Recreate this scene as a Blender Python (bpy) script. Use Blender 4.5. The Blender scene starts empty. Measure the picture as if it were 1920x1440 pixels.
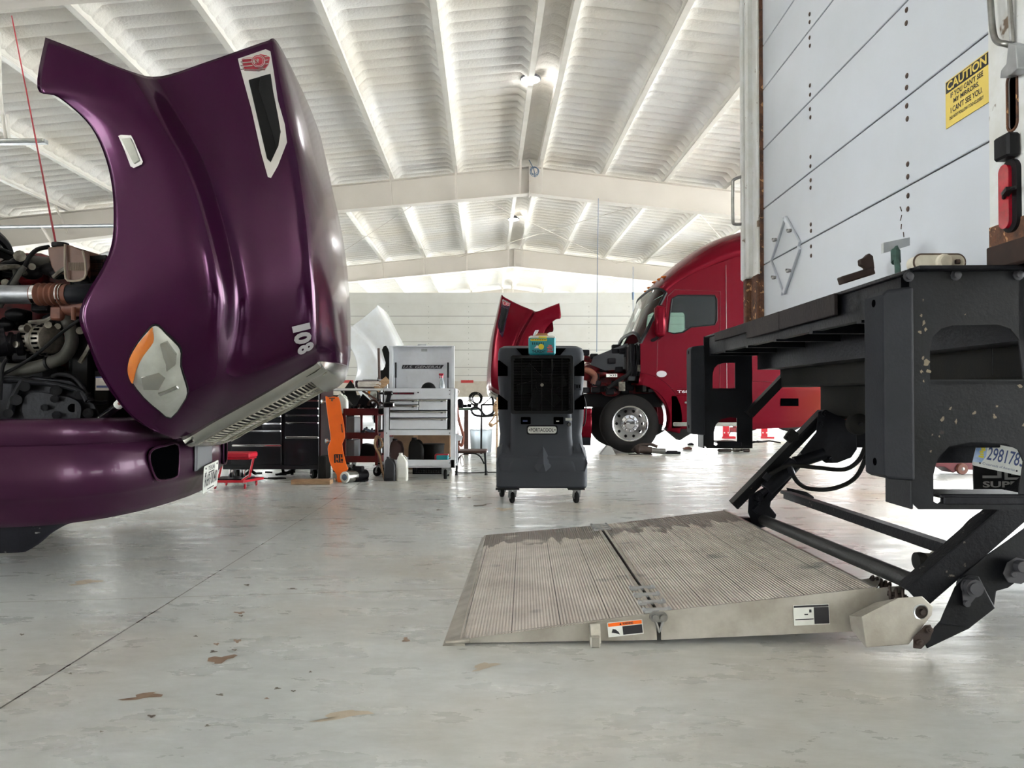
import bpy, bmesh, math, random
from math import pi, sin, cos, atan, radians as R
from mathutils import Vector as V, Matrix as Mx, geometry
random.seed(7)
SC=bpy.context.scene; COL=SC.collection
F=1420.0; TH=atan(37/F); H=.84
def ray(px,py):
    u=(px-960)/F; v=(720-py)/F
    return V((u, cos(TH)-v*sin(TH), sin(TH)+v*cos(TH)))
def P(px,py,d):
    r=ray(px,py); return V((r.x*d/r.y, d, H+r.z*d/r.y))
def G(px,py,z=0):
    r=ray(px,py); t=(z-H)/r.z; return V((r.x*t,r.y*t,z))
def hx(s):
    s=s.lstrip('#'); c=[int(s[i:i+2],16)/255 for i in (0,2,4)]
    return tuple((x/12.92 if x<=.04045 else ((x+.055)/1.055)**2.4) for x in c)+(1,)
# ---------------------------------------------------------------- materials
MT={}
def mat(n,col,rough=.5,metal=0,col2=None,ns=6,lo=.35,hi=.65,bump=0,bs=30,coat=0,spots=None,ss=8,st=.62,emit=0,trans=0,rv=0,stretch=(1,1,1),spec=.5,bd=.01):
    m=bpy.data.materials.new(n); m.use_nodes=True; N=m.node_tree.nodes; L=m.node_tree.links
    b=N['Principled BSDF']; b.inputs['Roughness'].default_value=rough; b.inputs['Metallic'].default_value=metal
    b.inputs['Specular IOR Level'].default_value=spec
    c=hx(col); b.inputs['Base Color'].default_value=c
    if coat: b.inputs['Coat Weight'].default_value=coat; b.inputs['Coat Roughness'].default_value=.04
    if trans: b.inputs['Transmission Weight'].default_value=trans
    if emit: b.inputs['Emission Color'].default_value=c; b.inputs['Emission Strength'].default_value=emit
    if col2 or bump or spots or rv:
        tc=N.new('ShaderNodeTexCoord'); mp=N.new('ShaderNodeMapping'); mp.inputs['Scale'].default_value=stretch
        L.new(tc.outputs['Object'],mp.inputs['Vector'])
        def noise(sc,det=5):
            t=N.new('ShaderNodeTexNoise'); t.inputs['Scale'].default_value=sc; t.inputs['Detail'].default_value=det
            t.inputs['Roughness'].default_value=.6; L.new(mp.outputs[0],t.inputs['Vector']); return t
        src=None
        if col2:
            t=noise(ns); r=N.new('ShaderNodeValToRGB'); r.color_ramp.elements[0].position=lo; r.color_ramp.elements[1].position=hi
            r.color_ramp.elements[0].color=c; r.color_ramp.elements[1].color=hx(col2)
            L.new(t.outputs['Fac'],r.inputs[0]); src=r.outputs[0]
        if spots:
            t=noise(ss,3); r=N.new('ShaderNodeValToRGB'); r.color_ramp.elements[0].position=st; r.color_ramp.elements[1].position=st+.04
            L.new(t.outputs['Fac'],r.inputs[0]); mxn=N.new('ShaderNodeMixRGB'); L.new(r.outputs[0],mxn.inputs[0])
            if src: L.new(src,mxn.inputs[1])
            else: mxn.inputs[1].default_value=c
            mxn.inputs[2].default_value=hx(spots); src=mxn.outputs[0]
        if src: L.new(src,b.inputs['Base Color'])
        if rv:
            t=noise(ns*1.7); mr=N.new('ShaderNodeMapRange'); mr.inputs['To Min'].default_value=max(.02,rough-rv); mr.inputs['To Max'].default_value=rough+rv
            L.new(t.outputs['Fac'],mr.inputs[0]); L.new(mr.outputs[0],b.inputs['Roughness'])
        if bump:
            t=noise(bs,6); bp=N.new('ShaderNodeBump'); bp.inputs['Strength'].default_value=bump; bp.inputs['Distance'].default_value=bd
            L.new(t.outputs['Fac'],bp.inputs['Height']); L.new(bp.outputs[0],b.inputs['Normal'])
    MT[n]=m; return m
mat('purple','#380d30',.17,.5,coat=.12,spec=.2)
mat('purple_low','#37182f',.3,.35,col2='#3c1d34',ns=4,coat=.1,spec=.15,rv=.06,spots='#7a6474',ss=38,st=.76)
mat('red','#640719',.25,.45,coat=.06,spec=.12)
mat('red_dark','#5e0814',.35,.2,col2='#3a060e',ns=5,coat=.3)
mat('white_paint','#e4e8ec',.25,0,col2='#dcdfdf',ns=4,coat=.6)
mat('chrome','#cfcfd2',.08,1)
mat('chrome_dull','#b3b2ac',.25,1,col2='#a8a7a0',ns=5)
mat('grille','#c4c1b4',.4,.7,col2='#8c897c',ns=14)
mat('mesh_black','#060607',.6,0,col2='#030304',ns=30,bump=.3,bs=300,spec=.22)
mat('black','#0d0d0f',.5,0,col2='#131316',ns=9,bump=.1,bs=60,spec=.22)
mat('black_gloss','#08080b',.2,0,coat=.5)
mat('black_iron','#090a0e',.42,.3,col2='#16171d',ns=10,bump=.25,bs=50,spec=.22)
mat('rubber','#101010',.75,0,col2='#171612',ns=12,bump=.15,bs=80,spec=.22)
mat('tire','#101010',.8,0,col2='#181513',ns=9,spec=.22)
mat('airdam','#121218',.7,0,col2='#17171e',ns=9,spots='#8b8a86',ss=14,st=.66,bump=.2,bs=30,spec=.22)
mat('engine_red','#8a0e18',.4,.1,col2='#3a080e',ns=9,bump=.2,bs=20)
mat('engine_dark','#121016',.55,.2,col2='#09080c',ns=9,bump=.3,bs=30,spec=.22)
mat('cast_alu','#8f8a80',.45,.7,col2='#4b463f',ns=14,bump=.2,bs=50)
mat('pipe_alu','#a8a9ad',.38,.85,col2='#8b8d91',ns=7,rv=.1)
mat('boot','#7b4a38',.6,0,col2='#5b3428',ns=10)
mat('reservoir','#6a4838',.4,0,col2='#57382c',ns=5,bump=.1,bs=30)
mat('res_rib','#97897a',.5)
mat('hose_grey','#4c4b46',.65,0,col2='#3e3d38',ns=12)
mat('hose_navy','#191c24',.5,0,col2='#14161c',ns=8,spec=.22)
mat('steel','#9a9a98',.35,1,col2='#7f7c78',ns=12)
mat('bolt','#3c3c40',.5,.4)
mat('maroon','#2c060a',.6,spec=.2)
mat('lens_clear','#b9bab2',.12,.25,col2='#9c9d97',ns=6,coat=1,lo=.3,hi=.7)
mat('lens_grey','#8b8c87',.2,.3,coat=1)
mat('amber','#c8701c',.25,0,col2='#b8601a',ns=9,coat=1)
mat('silver_num','#b9b7ba',.35,.3)
mat('badge_red','#a01830',.25,.3,coat=1)
mat('plate_white','#dfe0da',.4,0,col2='#cfd0ca',ns=12)
mat('ink','#1d1c22',.5)
mat('ink_blue','#3a4a78',.5)
mat('van_white','#bfc4cd',.38,0,col2='#b6babf',ns=1.6,lo=.3,hi=.8,spots='#a8a79e',ss=5,st=.72,coat=.15)
mat('post_white','#cfd0cf',.5,0,col2='#c2c1bb',ns=8,spots='#6d5a48',ss=11,st=.66,bump=.15,bs=60)
mat('rust','#6b452f',.8,0,col2='#3d2a22',ns=22,bump=.5,bs=60,spots='#b98c62',ss=26,st=.6)
mat('seam','#4a4038',.8,0,col2='#2b2622',ns=9)
mat('rust_bit','#5a4336',.8,0,col2='#3b2e28',ns=30)
mat('stain_tan','#5d5444',.6,0,col2='#7a6e58',ns=10)
mat('step_black','#07080b',.42,.1,col2='#13151a',ns=6,spots='#3a342e',ss=9,st=.76,bump=.12,bs=70,rv=.1,spec=.22)
mat('bumper_rubber','#191b20',.62,0,col2='#202227',ns=7,bump=.12,bs=90,spec=.22)
mat('deck_edge','#2a2322',.65,.2,col2='#1a171a',ns=9,bump=.3,bs=60,spec=.22)
mat('deck_brown','#38261f',.7,.2,col2='#261a16',ns=12)
mat('alu','#b5b1a8',.42,.5,col2='#9a948a',ns=7,rv=.12,bump=.08,bs=90)
mat('alu_bright','#bdb9b0',.36,.8,col2='#9d978d',ns=12)
mat('grime_steel','#1b1c20',.5,.4,col2='#121215',ns=11,spots='#6c675e',ss=22,st=.68,bump=.3,bs=60,spec=.22)
mat('tube_grey','#303130',.55,.3,col2='#262625',ns=10,bump=.2,bs=60)
mat('grease','#3f3029',.6,.3,col2='#2b221d',ns=18)
mat('lamp_red','#b3122a',.15,0,col2='#8b0c20',ns=30,coat=1)
mat('lamp_back','#cfc9ba',.4,0,col2='#b3ab99',ns=14)
mat('sign_yellow','#dcc35f',.5,0,col2='#d2b858',ns=6)
mat('green_old','#3d5a52',.7,.1,col2='#294038',ns=22)
mat('cooler','#43464c',.6,0,col2='#45484e',ns=5,bump=.1,bs=120,spec=.22)
mat('cooler_dust','#5c5a55',.7,0,col2='#474a50',ns=6)
mat('dark_hole','#030304',.9,spec=0)  # near-black whose colour stands in for the shade inside openings
mat('cardboard','#7d6248',.8,col2='#6a5440',ns=7)
mat('teal','#1b97a0',.5,0,col2='#1c8b96',ns=10)
mat('yellow','#e0d030',.5)
mat('cart_white','#dcdfe4',.3,0,col2='#d2d4d8',ns=6,coat=.3)
mat('cart_red','#6a0a10',.4,0,col2='#5a080e',ns=7,coat=.3)
mat('stool_red','#c01228',.3,0,coat=.5)
mat('stool_seat','#c81e34',.45,0,col2='#b81a2e',ns=9)
mat('orange','#f26a10',.45,0,col2='#e86410',ns=6)
mat('chest','#08090d',.35,0,col2='#0e1017',ns=5,coat=.3,rv=.12,spec=.22)
mat('wood','#b49370',.7,0,col2='#8c6e50',ns=9,stretch=(1,8,8))
mat('wood_dark','#4b3226',.6,0,col2='#35201a',ns=9,stretch=(1,6,6))
mat('wood_red','#8a4a33',.55,0,col2='#6b3424',ns=9)
mat('jug_white','#e6e6e0',.4,0,col2='#d6d5ca',ns=8)
mat('jug_black','#26272b',.5)
mat('paper','#e4ddd6',.8,0,col2='#c9bfb6',ns=14)
mat('leather','#3c2420',.6)
mat('glass_dark','#30403e',.04,0,trans=.0,coat=1,spec=.8)
mat('clear_plastic','#cfd6da',.15,0,trans=.6)
mat('galv','#b9bcbe',.4,.8,col2='#a5a8aa',ns=12)
mat('frame_white','#c8c1b8',.55,0,col2='#c4bdb3',ns=1.5)
mat('purlin_white','#d2cec6',.5,0,col2='#cac5bc',ns=4)
mat('wall','#d8d6d0',.7,0,col2='#cdcac2',ns=1.2)
mat('trailer','#bdbdb8',.45,0,col2='#b4b3ac',ns=1.2)
mat('trailer_rail','#b3aca0',.55,.2,col2='#a39a8c',ns=4)
mat('groove','#8f8f8a',.7)
mat('marker_red','#a02a2a',.4)
mat('asphalt','#a8a8a4',.8,0,col2='#989890',ns=.8)
mat('red_cord','#c23040',.5)
mat('blue_cord','#5a6d84',.5)
mat('lightlens','#ffffff',.3,emit=9)
mat('green_top','#4c5c50',.6)
mat('skin_tan','#b08050',.6)
mat('grey_plastic','#6c6e72',.5)
mat('blue_wash','#7d9fd0',.5,col2='#c4d3e6',ns=14)
mat('rubber_grey','#8a8a88',.7)
def foam():
    m=bpy.data.materials.new('foam'); m.use_nodes=True; N=m.node_tree.nodes; L=m.node_tree.links; b=N['Principled BSDF']
    b.inputs['Roughness'].default_value=.9
    tc=N.new('ShaderNodeTexCoord')
    t=N.new('ShaderNodeTexNoise'); t.inputs['Scale'].default_value=.55; t.inputs['Detail'].default_value=4; L.new(tc.outputs['Object'],t.inputs['Vector'])
    r=N.new('ShaderNodeValToRGB'); r.color_ramp.elements[0].position=.3; r.color_ramp.elements[0].color=hx('#d3ccc0'); r.color_ramp.elements[1].position=.6; r.color_ramp.elements[1].color=hx('#d8d5d1')
    L.new(t.outputs['Fac'],r.inputs[0]); L.new(r.outputs[0],b.inputs['Base Color'])
    t2=N.new('ShaderNodeTexNoise'); t2.inputs['Scale'].default_value=26; t2.inputs['Detail'].default_value=5; L.new(tc.outputs['Object'],t2.inputs['Vector'])
    bp=N.new('ShaderNodeBump'); bp.inputs['Strength'].default_value=.55; bp.inputs['Distance'].default_value=.02; L.new(t2.outputs['Fac'],bp.inputs['Height']); L.new(bp.outputs[0],b.inputs['Normal'])
    MT['foam']=m
foam()
def floor_mat():
    m=bpy.data.materials.new('concrete'); m.use_nodes=True; N=m.node_tree.nodes; L=m.node_tree.links; b=N['Principled BSDF']
    tc=N.new('ShaderNodeTexCoord')
    def mapn(sc,rot=0):
        mp=N.new('ShaderNodeMapping'); mp.inputs['Scale'].default_value=sc; mp.inputs['Rotation'].default_value=(0,0,rot); L.new(tc.outputs['Object'],mp.inputs['Vector']); return mp.outputs[0]
    def noise(vec,sc,det=6,ro=.6):
        t=N.new('ShaderNodeTexNoise'); t.inputs['Scale'].default_value=sc; t.inputs['Detail'].default_value=det; t.inputs['Roughness'].default_value=ro; L.new(vec,t.inputs['Vector']); return t.outputs['Fac']
    def ramp(f,stops):
        r=N.new('ShaderNodeValToRGB'); e=r.color_ramp.elements
        e[0].position=stops[0][0]; e[0].color=hx(stops[0][1]); e[1].position=stops[-1][0]; e[1].color=hx(stops[-1][1])
        for p,c in stops[1:-1]: q=e.new(p); q.color=hx(c)
        L.new(f,r.inputs[0]); return r.outputs[0]
    def mix(a,b_,f,bt='MIX'):
        x=N.new('ShaderNodeMixRGB'); x.blend_type=bt
        for s,i in ((f,0),(a,1),(b_,2)):
            if isinstance(s,(int,float)): x.inputs[i].default_value=s
            elif isinstance(s,str): x.inputs[i].default_value=hx(s)
            else: L.new(s,x.inputs[i])
        return x.outputs[0]
    v0=mapn((1,1,1)); v1=mapn((1,2.2,1),.5)
    base=ramp(noise(v1,.8),[(.3,'#bcbfbd'),(.5,'#c5c8c6'),(.68,'#cfd2d1')])
    tan=ramp(noise(v0,.45,5,.55),[(.46,'#000000'),(.66,'#ffffff')])
    base=mix(base,'#b9b1a2',tan)
    fine=ramp(noise(v1,9,8,.7),[(.35,'#efefed'),(.65,'#ffffff')])
    base=mix(base,fine,1.0,'MULTIPLY')
    sp=ramp(noise(mapn((1,1,1),.7),5.5,2,.5),[(.70,'#000000'),(.95,'#ffffff')])
    sp2=ramp(noise(mapn((1,1,1),.2),23,2,.5),[(.74,'#000000'),(.90,'#ffffff')])
    # control joints
    def joint(vec,axis,off,period):
        s=N.new('ShaderNodeSeparateXYZ'); L.new(vec,s.inputs[0])
        a=N.new('ShaderNodeMath'); a.operation='SUBTRACT'; L.new(s.outputs[axis],a.inputs[0]); a.inputs[1].default_value=off-period/2
        w=N.new('ShaderNodeMath'); w.operation='WRAP'; L.new(a.outputs[0],w.inputs[0]); w.inputs[1].default_value=period; w.inputs[2].default_value=0
        d=N.new('ShaderNodeMath'); d.operation='SUBTRACT'; L.new(w.outputs[0],d.inputs[0]); d.inputs[1].default_value=period/2
        ab=N.new('ShaderNodeMath'); ab.operation='ABSOLUTE'; L.new(d.outputs[0],ab.inputs[0])
        l=N.new('ShaderNodeMath'); l.operation='LESS_THAN'; L.new(ab.outputs[0],l.inputs[0]); l.inputs[1].default_value=.0035
        return l.outputs[0]
    base=mix(base,'#4c4840',joint(mapn((1,1,1),0),0,-1.34,4.8))
    base=mix(base,'#7c776c',joint(mapn((1,1,1),R(-5)),1,3.466,4.9))
    L.new(base,b.inputs['Base Color'])
    rr=N.new('ShaderNodeMapRange'); L.new(noise(v1,2.6,6,.65),rr.inputs[0]); rr.inputs['From Min'].default_value=.3; rr.inputs['From Max'].default_value=.7; rr.inputs['To Min'].default_value=.2; rr.inputs['To Max'].default_value=.42
    L.new(rr.outputs[0],b.inputs['Roughness']); b.inputs['Specular IOR Level'].default_value=.5
    bp=N.new('ShaderNodeBump'); bp.inputs['Strength'].default_value=.25; bp.inputs['Distance'].default_value=.015; L.new(noise(mapn((.45,1.6,1),.1),6,5,.55),bp.inputs['Height']); L.new(bp.outputs[0],b.inputs['Normal'])
    MT['concrete']=m
floor_mat()
def platform_mat():
    m=bpy.data.materials.new('platform'); m.use_nodes=True; N=m.node_tree.nodes; L=m.node_tree.links; b=N['Principled BSDF']
    tc=N.new('ShaderNodeTexCoord')
    s=N.new('ShaderNodeSeparateXYZ'); L.new(tc.outputs['Object'],s.inputs[0])
    t=N.new('ShaderNodeTexNoise'); t.inputs['Scale'].default_value=5; t.inputs['Detail'].default_value=6; L.new(tc.outputs['Object'],t.inputs['Vector'])
    r=N.new('ShaderNodeValToRGB'); e=r.color_ramp.elements; e[0].position=.3; e[0].color=hx('#b8aea3'); e[1].position=.62; e[1].color=hx('#d2c9be')
    L.new(t.outputs['Fac'],r.inputs[0])
    # wet stains near far end, real liquid marks with fingers along the grooves
    mp=N.new('ShaderNodeMapping'); mp.inputs['Scale'].default_value=(9,1.3,1); L.new(tc.outputs['Object'],mp.inputs['Vector'])
    t2=N.new('ShaderNodeTexNoise'); t2.inputs['Scale'].default_value=1.6; t2.inputs['Detail'].default_value=4; L.new(mp.outputs[0],t2.inputs['Vector'])
    a=N.new('ShaderNodeMath'); a.operation='MULTIPLY_ADD'; L.new(t2.outputs['Fac'],a.inputs[0]); a.inputs[1].default_value=.9; L.new(s.outputs[1],a.inputs[2])
    g=N.new('ShaderNodeMapRange'); L.new(a.outputs[0],g.inputs[0]); g.inputs['From Min'].default_value=1.27; g.inputs['From Max'].default_value=1.31
    g2=N.new('ShaderNodeMapRange'); L.new(a.outputs[0],g2.inputs[0]); g2.inputs['From Min'].default_value=3; g2.inputs['From Max'].default_value=2.9
    gm=N.new('ShaderNodeMath'); gm.operation='MULTIPLY'; L.new(g.outputs[0],gm.inputs[0]); L.new(g2.outputs[0],gm.inputs[1])
    tp=N.new('ShaderNodeTexNoise'); tp.inputs['Scale'].default_value=2.4; tp.inputs['Detail'].default_value=3; L.new(tc.outputs['Object'],tp.inputs['Vector'])
    mr=N.new('ShaderNodeMapRange'); L.new(tp.outputs['Fac'],mr.inputs[0]); mr.inputs['From Min'].default_value=.40; mr.inputs['From Max'].default_value=.46
    gm2=N.new('ShaderNodeMath'); gm2.operation='MULTIPLY'; L.new(gm.outputs[0],gm2.inputs[0]); L.new(mr.outputs[0],gm2.inputs[1])
    mx=N.new('ShaderNodeMixRGB'); L.new(gm2.outputs[0],mx.inputs[0]); L.new(r.outputs[0],mx.inputs[1]); mx.inputs[2].default_value=hx('#756b61')
    # scuffs
    t3=N.new('ShaderNodeTexNoise'); t3.inputs['Scale'].default_value=4.2; t3.inputs['Detail'].default_value=2; L.new(tc.outputs['Object'],t3.inputs['Vector'])
    r3=N.new('ShaderNodeMapRange'); L.new(t3.outputs['Fac'],r3.inputs[0]); r3.inputs['From Min'].default_value=.66; r3.inputs['From Max'].default_value=.76; r3.inputs['To Max'].default_value=.8
    mx2=N.new('ShaderNodeMixRGB'); L.new(r3.outputs[0],mx2.inputs[0]); L.new(mx.outputs[0],mx2.inputs[1]); mx2.inputs[2].default_value=hx('#6b6a66')
    fr=N.new('ShaderNodeMath'); fr.operation='WRAP'; L.new(s.outputs[0],fr.inputs[0]); fr.inputs[1].default_value=.172; fr.inputs[2].default_value=0
    fl=N.new('ShaderNodeMath'); fl.operation='LESS_THAN'; L.new(fr.outputs[0],fl.inputs[0]); fl.inputs[1].default_value=.003
    mx3=N.new('ShaderNodeMixRGB'); L.new(fl.outputs[0],mx3.inputs[0]); L.new(mx2.outputs[0],mx3.inputs[1]); mx3.inputs[2].default_value=hx('#5c564d')
    L.new(mx3.outputs[0],b.inputs['Base Color']); b.inputs['Roughness'].default_value=.5; b.inputs['Metallic'].default_value=.12
    w=N.new('ShaderNodeMath'); w.operation='MULTIPLY'; L.new(s.outputs[0],w.inputs[0]); w.inputs[1].default_value=2*pi/.0115
    sn=N.new('ShaderNodeMath'); sn.operation='SINE'; L.new(w.outputs[0],sn.inputs[0])
    bp=N.new('ShaderNodeBump'); bp.inputs['Strength'].default_value=1; bp.inputs['Distance'].default_value=.0022; L.new(sn.outputs[0],bp.inputs['Height']); L.new(bp.outputs[0],b.inputs['Normal'])
    MT['platform']=m
platform_mat()
def glass_mat():
    m=bpy.data.materials.new('glass'); m.use_nodes=True; N=m.node_tree.nodes; L=m.node_tree.links
    for n in list(N): 
        if n.type!='OUTPUT_MATERIAL': N.remove(n)
    tr=N.new('ShaderNodeBsdfTransparent'); tr.inputs[0].default_value=hx('#d6e2de'); gl=N.new('ShaderNodeBsdfGlossy'); gl.inputs['Roughness'].default_value=.02
    fr=N.new('ShaderNodeFresnel'); fr.inputs[0].default_value=1.5; mx=N.new('ShaderNodeMixShader'); L.new(fr.outputs[0],mx.inputs[0]); L.new(tr.outputs[0],mx.inputs[1]); L.new(gl.outputs[0],mx.inputs[2])
    L.new(mx.outputs[0],N['Material Output'].inputs[0]); MT['glass']=m
glass_mat()
def red_fade():
    # red cab paint with its airbrushed orange lower graphic
    m=bpy.data.materials.new('red_graphic'); m.use_nodes=True; N=m.node_tree.nodes; L=m.node_tree.links; b=N['Principled BSDF']
    tc=N.new('ShaderNodeTexCoord'); s=N.new('ShaderNodeSeparateXYZ'); L.new(tc.outputs['Object'],s.inputs[0])
    a=N.new('ShaderNodeMapRange'); L.new(s.outputs[0],a.inputs[0]); a.inputs['From Min'].default_value=-4.1; a.inputs['From Max'].default_value=-4.8
    c=N.new('ShaderNodeMapRange'); L.new(s.outputs[2],c.inputs[0]); c.inputs['From Min'].default_value=1.42; c.inputs['From Max'].default_value=1.2
    t=N.new('ShaderNodeTexNoise'); t.inputs['Scale'].default_value=1.3; L.new(tc.outputs['Object'],t.inputs['Vector'])
    q=N.new('ShaderNodeMath'); q.operation='MULTIPLY'; L.new(a.outputs[0],q.inputs[0]); L.new(c.outputs[0],q.inputs[1])
    q2=N.new('ShaderNodeMath'); q2.operation='MULTIPLY'; L.new(q.outputs[0],q2.inputs[0]); L.new(t.outputs['Fac'],q2.inputs[1])
    mx=N.new('ShaderNodeMixRGB'); L.new(q2.outputs[0],mx.inputs[0]); mx.inputs[1].default_value=hx('#640719'); mx.inputs[2].default_value=hx('#6a2a08')
    L.new(mx.outputs[0],b.inputs['Base Color']); b.inputs['Roughness'].default_value=.25; b.inputs['Metallic'].default_value=.4; b.inputs['Specular IOR Level'].default_value=.15; b.inputs['Coat Weight'].default_value=.1; b.inputs['Coat Roughness'].default_value=.04
    MT['red_graphic']=m
red_fade()
# ---------------------------------------------------------------- mesh builder
def basis(z,up=V((0,0,1))):
    z=z.normalized()
    if abs(z.dot(up))>.99: up=V((0,1,0))
    x=up.cross(z).normalized(); y=z.cross(x); return x,y,z
class B:
    def __init__(s,M=None): s.v=[]; s.f=[]; s.m=[]; s.M=M; s.mi=0
    def add(s,vs,fs):
        o=len(s.v)
        for p in vs: s.v.append(s.M@V(p) if s.M else V(p))
        for f in fs: s.f.append([o+i for i in f]); s.m.append(s.mi)
        return s
    def box(s,x0,x1,y0,y1,z0,z1,b=0):
        if b:
            b=min(b,abs(x1-x0)*.49,abs(y1-y0)*.49,abs(z1-z0)*.49); vs=[]; 
            X=((x0,x0+b),(x1,x1-b)); Y=((y0,y0+b),(y1,y1-b)); Z=((z0,z0+b),(z1,z1-b)); idx={}
            for i in (0,1):
                for j in (0,1):
                    for k in (0,1):
                        idx[i,j,k,0]=len(vs); vs.append((X[i][0],Y[j][1],Z[k][1]))
                        idx[i,j,k,1]=len(vs); vs.append((X[i][1],Y[j][0],Z[k][1]))
                        idx[i,j,k,2]=len(vs); vs.append((X[i][1],Y[j][1],Z[k][0]))
            g=lambda i,j,k,a: idx[i,j,k,a]; fs=[]
            for i in (0,1): fs.append([g(i,0,0,0),g(i,1,0,0),g(i,1,1,0),g(i,0,1,0)][::(1 if i else -1)])
            for j in (0,1): fs.append([g(0,j,0,1),g(1,j,0,1),g(1,j,1,1),g(0,j,1,1)][::(-1 if j else 1)])
            for k in (0,1): fs.append([g(0,0,k,2),g(1,0,k,2),g(1,1,k,2),g(0,1,k,2)][::(1 if k else -1)])
            for i in (0,1):
                for j in (0,1): fs.append([g(i,j,0,0),g(i,j,1,0),g(i,j,1,1),g(i,j,0,1)])
                for k in (0,1): fs.append([g(i,0,k,0),g(i,1,k,0),g(i,1,k,2),g(i,0,k,2)])
            for j in (0,1):
                for k in (0,1): fs.append([g(0,j,k,1),g(1,j,k,1),g(1,j,k,2),g(0,j,k,2)])
            for i in (0,1):
                for j in (0,1):
                    for k in (0,1): fs.append([g(i,j,k,0),g(i,j,k,1),g(i,j,k,2)])
            return s.add(vs,fs)
        return s.add([(x,y,z) for x in (x0,x1) for y in (y0,y1) for z in (z0,z1)],[(0,1,3,2),(4,6,7,5),(0,4,5,1),(2,3,7,6),(0,2,6,4),(1,5,7,3)])
    def beam(s,p,q,w,h,up=V((0,0,1))):
        p=V(p);q=V(q); x,y,z=basis(q-p,V(up)); vs=[]
        for c in (p,q):
            for a,b in ((-1,-1),(1,-1),(1,1),(-1,1)): vs.append(c+x*(a*w/2)+y*(b*h/2))
        return s.add(vs,[(3,2,1,0),(4,5,6,7),(0,1,5,4),(1,2,6,5),(2,3,7,6),(3,0,4,7)])
    def cyl(s,p,q,r,r2=None,n=20,cap=True):
        p=V(p);q=V(q); r2=r if r2 is None else r2; x,y,z=basis(q-p); vs=[]
        for c,rr in ((p,r),(q,r2)):
            for i in range(n): a=2*pi*i/n; vs.append(c+x*(rr*cos(a))+y*(rr*sin(a)))
        fs=[(i,(i+1)%n,n+(i+1)%n,n+i) for i in range(n)]
        if cap: fs+= [list(range(n))[::-1],list(range(n,2*n))]
        return s.add(vs,fs)
    def tube(s,pts,r,n=10,smooth=4,cap=True):
        pts=[V(p) for p in pts]
        if smooth and len(pts)>2: pts=cr(pts,smooth)
        vs=[];fs=[];up=None;m=len(pts)
        rr=r if callable(r) else (lambda t:r)
        x=None
        for i,p in enumerate(pts):
            t=(pts[min(i+1,m-1)]-pts[max(i-1,0)])
            if t.length<1e-9: t=V((0,0,1))
            t.normalize()
            if x is None: x,y,_=basis(t)
            else:
                x=(x-t*x.dot(t))
                if x.length<1e-6: x,y,_=basis(t)
                x.normalize(); y=t.cross(x)
            for k in range(n): a=2*pi*k/n; vs.append(p+(x*cos(a)+y*sin(a))*rr(i/(m-1)))
        for i in range(m-1):
            for k in range(n): fs.append((i*n+k,i*n+(k+1)%n,(i+1)*n+(k+1)%n,(i+1)*n+k))
        if cap: fs+=[list(range(n))[::-1],list(range((m-1)*n,m*n))]
        return s.add(vs,fs)
    def lathe(s,o,ax,prof,n=28,close=False):
        o=V(o); x,y,z=basis(V(ax)); vs=[];fs=[]; m=len(prof)
        for r,h in prof:
            for i in range(n): a=2*pi*i/n; vs.append(o+z*h+(x*cos(a)+y*sin(a))*max(r,1e-4))
        for j in range(m-1+(1 if close else 0)):
            j2=(j+1)%m
            for i in range(n): fs.append((j*n+i,j*n+(i+1)%n,j2*n+(i+1)%n,j2*n+i))
        if not close: fs+=[list(range(n))[::-1],list(range((m-1)*n,m*n))]
        return s.add(vs,fs)
    def ring(s,o,ax,R_,r,n=28,k=10,a0=0,a1=2*pi):
        o=V(o); x,y,z=basis(V(ax)); full=abs(a1-a0-2*pi)<1e-6
        pts=[o+(x*cos(a0+(a1-a0)*i/n)+y*sin(a0+(a1-a0)*i/n))*R_ for i in range(n+1)]
        return s.tube(pts,r,k,0,cap=not full)
    def prism(s,outer,holes,f,t0,t1):
        """flat plate: outer/holes 2D lists, f(u,v,t)->point"""
        loops=[outer]+list(holes); flat=[p for l in loops for p in l]; n=len(flat)
        tris=geometry.tessellate_polygon([[V((a,b,0)) for a,b in l] for l in loops])
        vs=[f(a,b,t0) for a,b in flat]+[f(a,b,t1) for a,b in flat]; fs=[]
        for t in tris: fs.append(tuple(t)); fs.append(tuple(n+i for i in reversed(t)))
        o=0
        for l in loops:
            m=len(l)
            for i in range(m): fs.append((o+i,o+(i+1)%m,n+o+(i+1)%m,n+o+i))
            o+=m
        return s.add(vs,fs)
    def grid(s,rows,wrap=False):
        m=len(rows);n=len(rows[0]); vs=[p for r in rows for p in r]; fs=[]
        for i in range(m-1):
            for j in range(n if wrap else n-1): fs.append((i*n+j,i*n+(j+1)%n,(i+1)*n+(j+1)%n,(i+1)*n+j))
        return s.add(vs,fs)
    def loft(s,rings,cap=True):
        n=len(rings[0]); s.grid(rings,True); o=len(s.v)-n*len(rings)
        if cap:
            s.f.append([o+i for i in range(n)][::-1]); s.m.append(s.mi); s.f.append([o+n*(len(rings)-1)+i for i in range(n)]); s.m.append(s.mi)
        return s
    def ball(s,c,r,sx=1,sy=1,sz=1,n=14,m=8):
        c=V(c); rows=[]
        for j in range(m+1):
            b=-pi/2+pi*j/m; rows.append([c+V((r*sx*cos(b)*cos(2*pi*i/n),r*sy*cos(b)*sin(2*pi*i/n),r*sz*sin(b))) for i in range(n)])
        return s.grid(rows,True)
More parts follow.
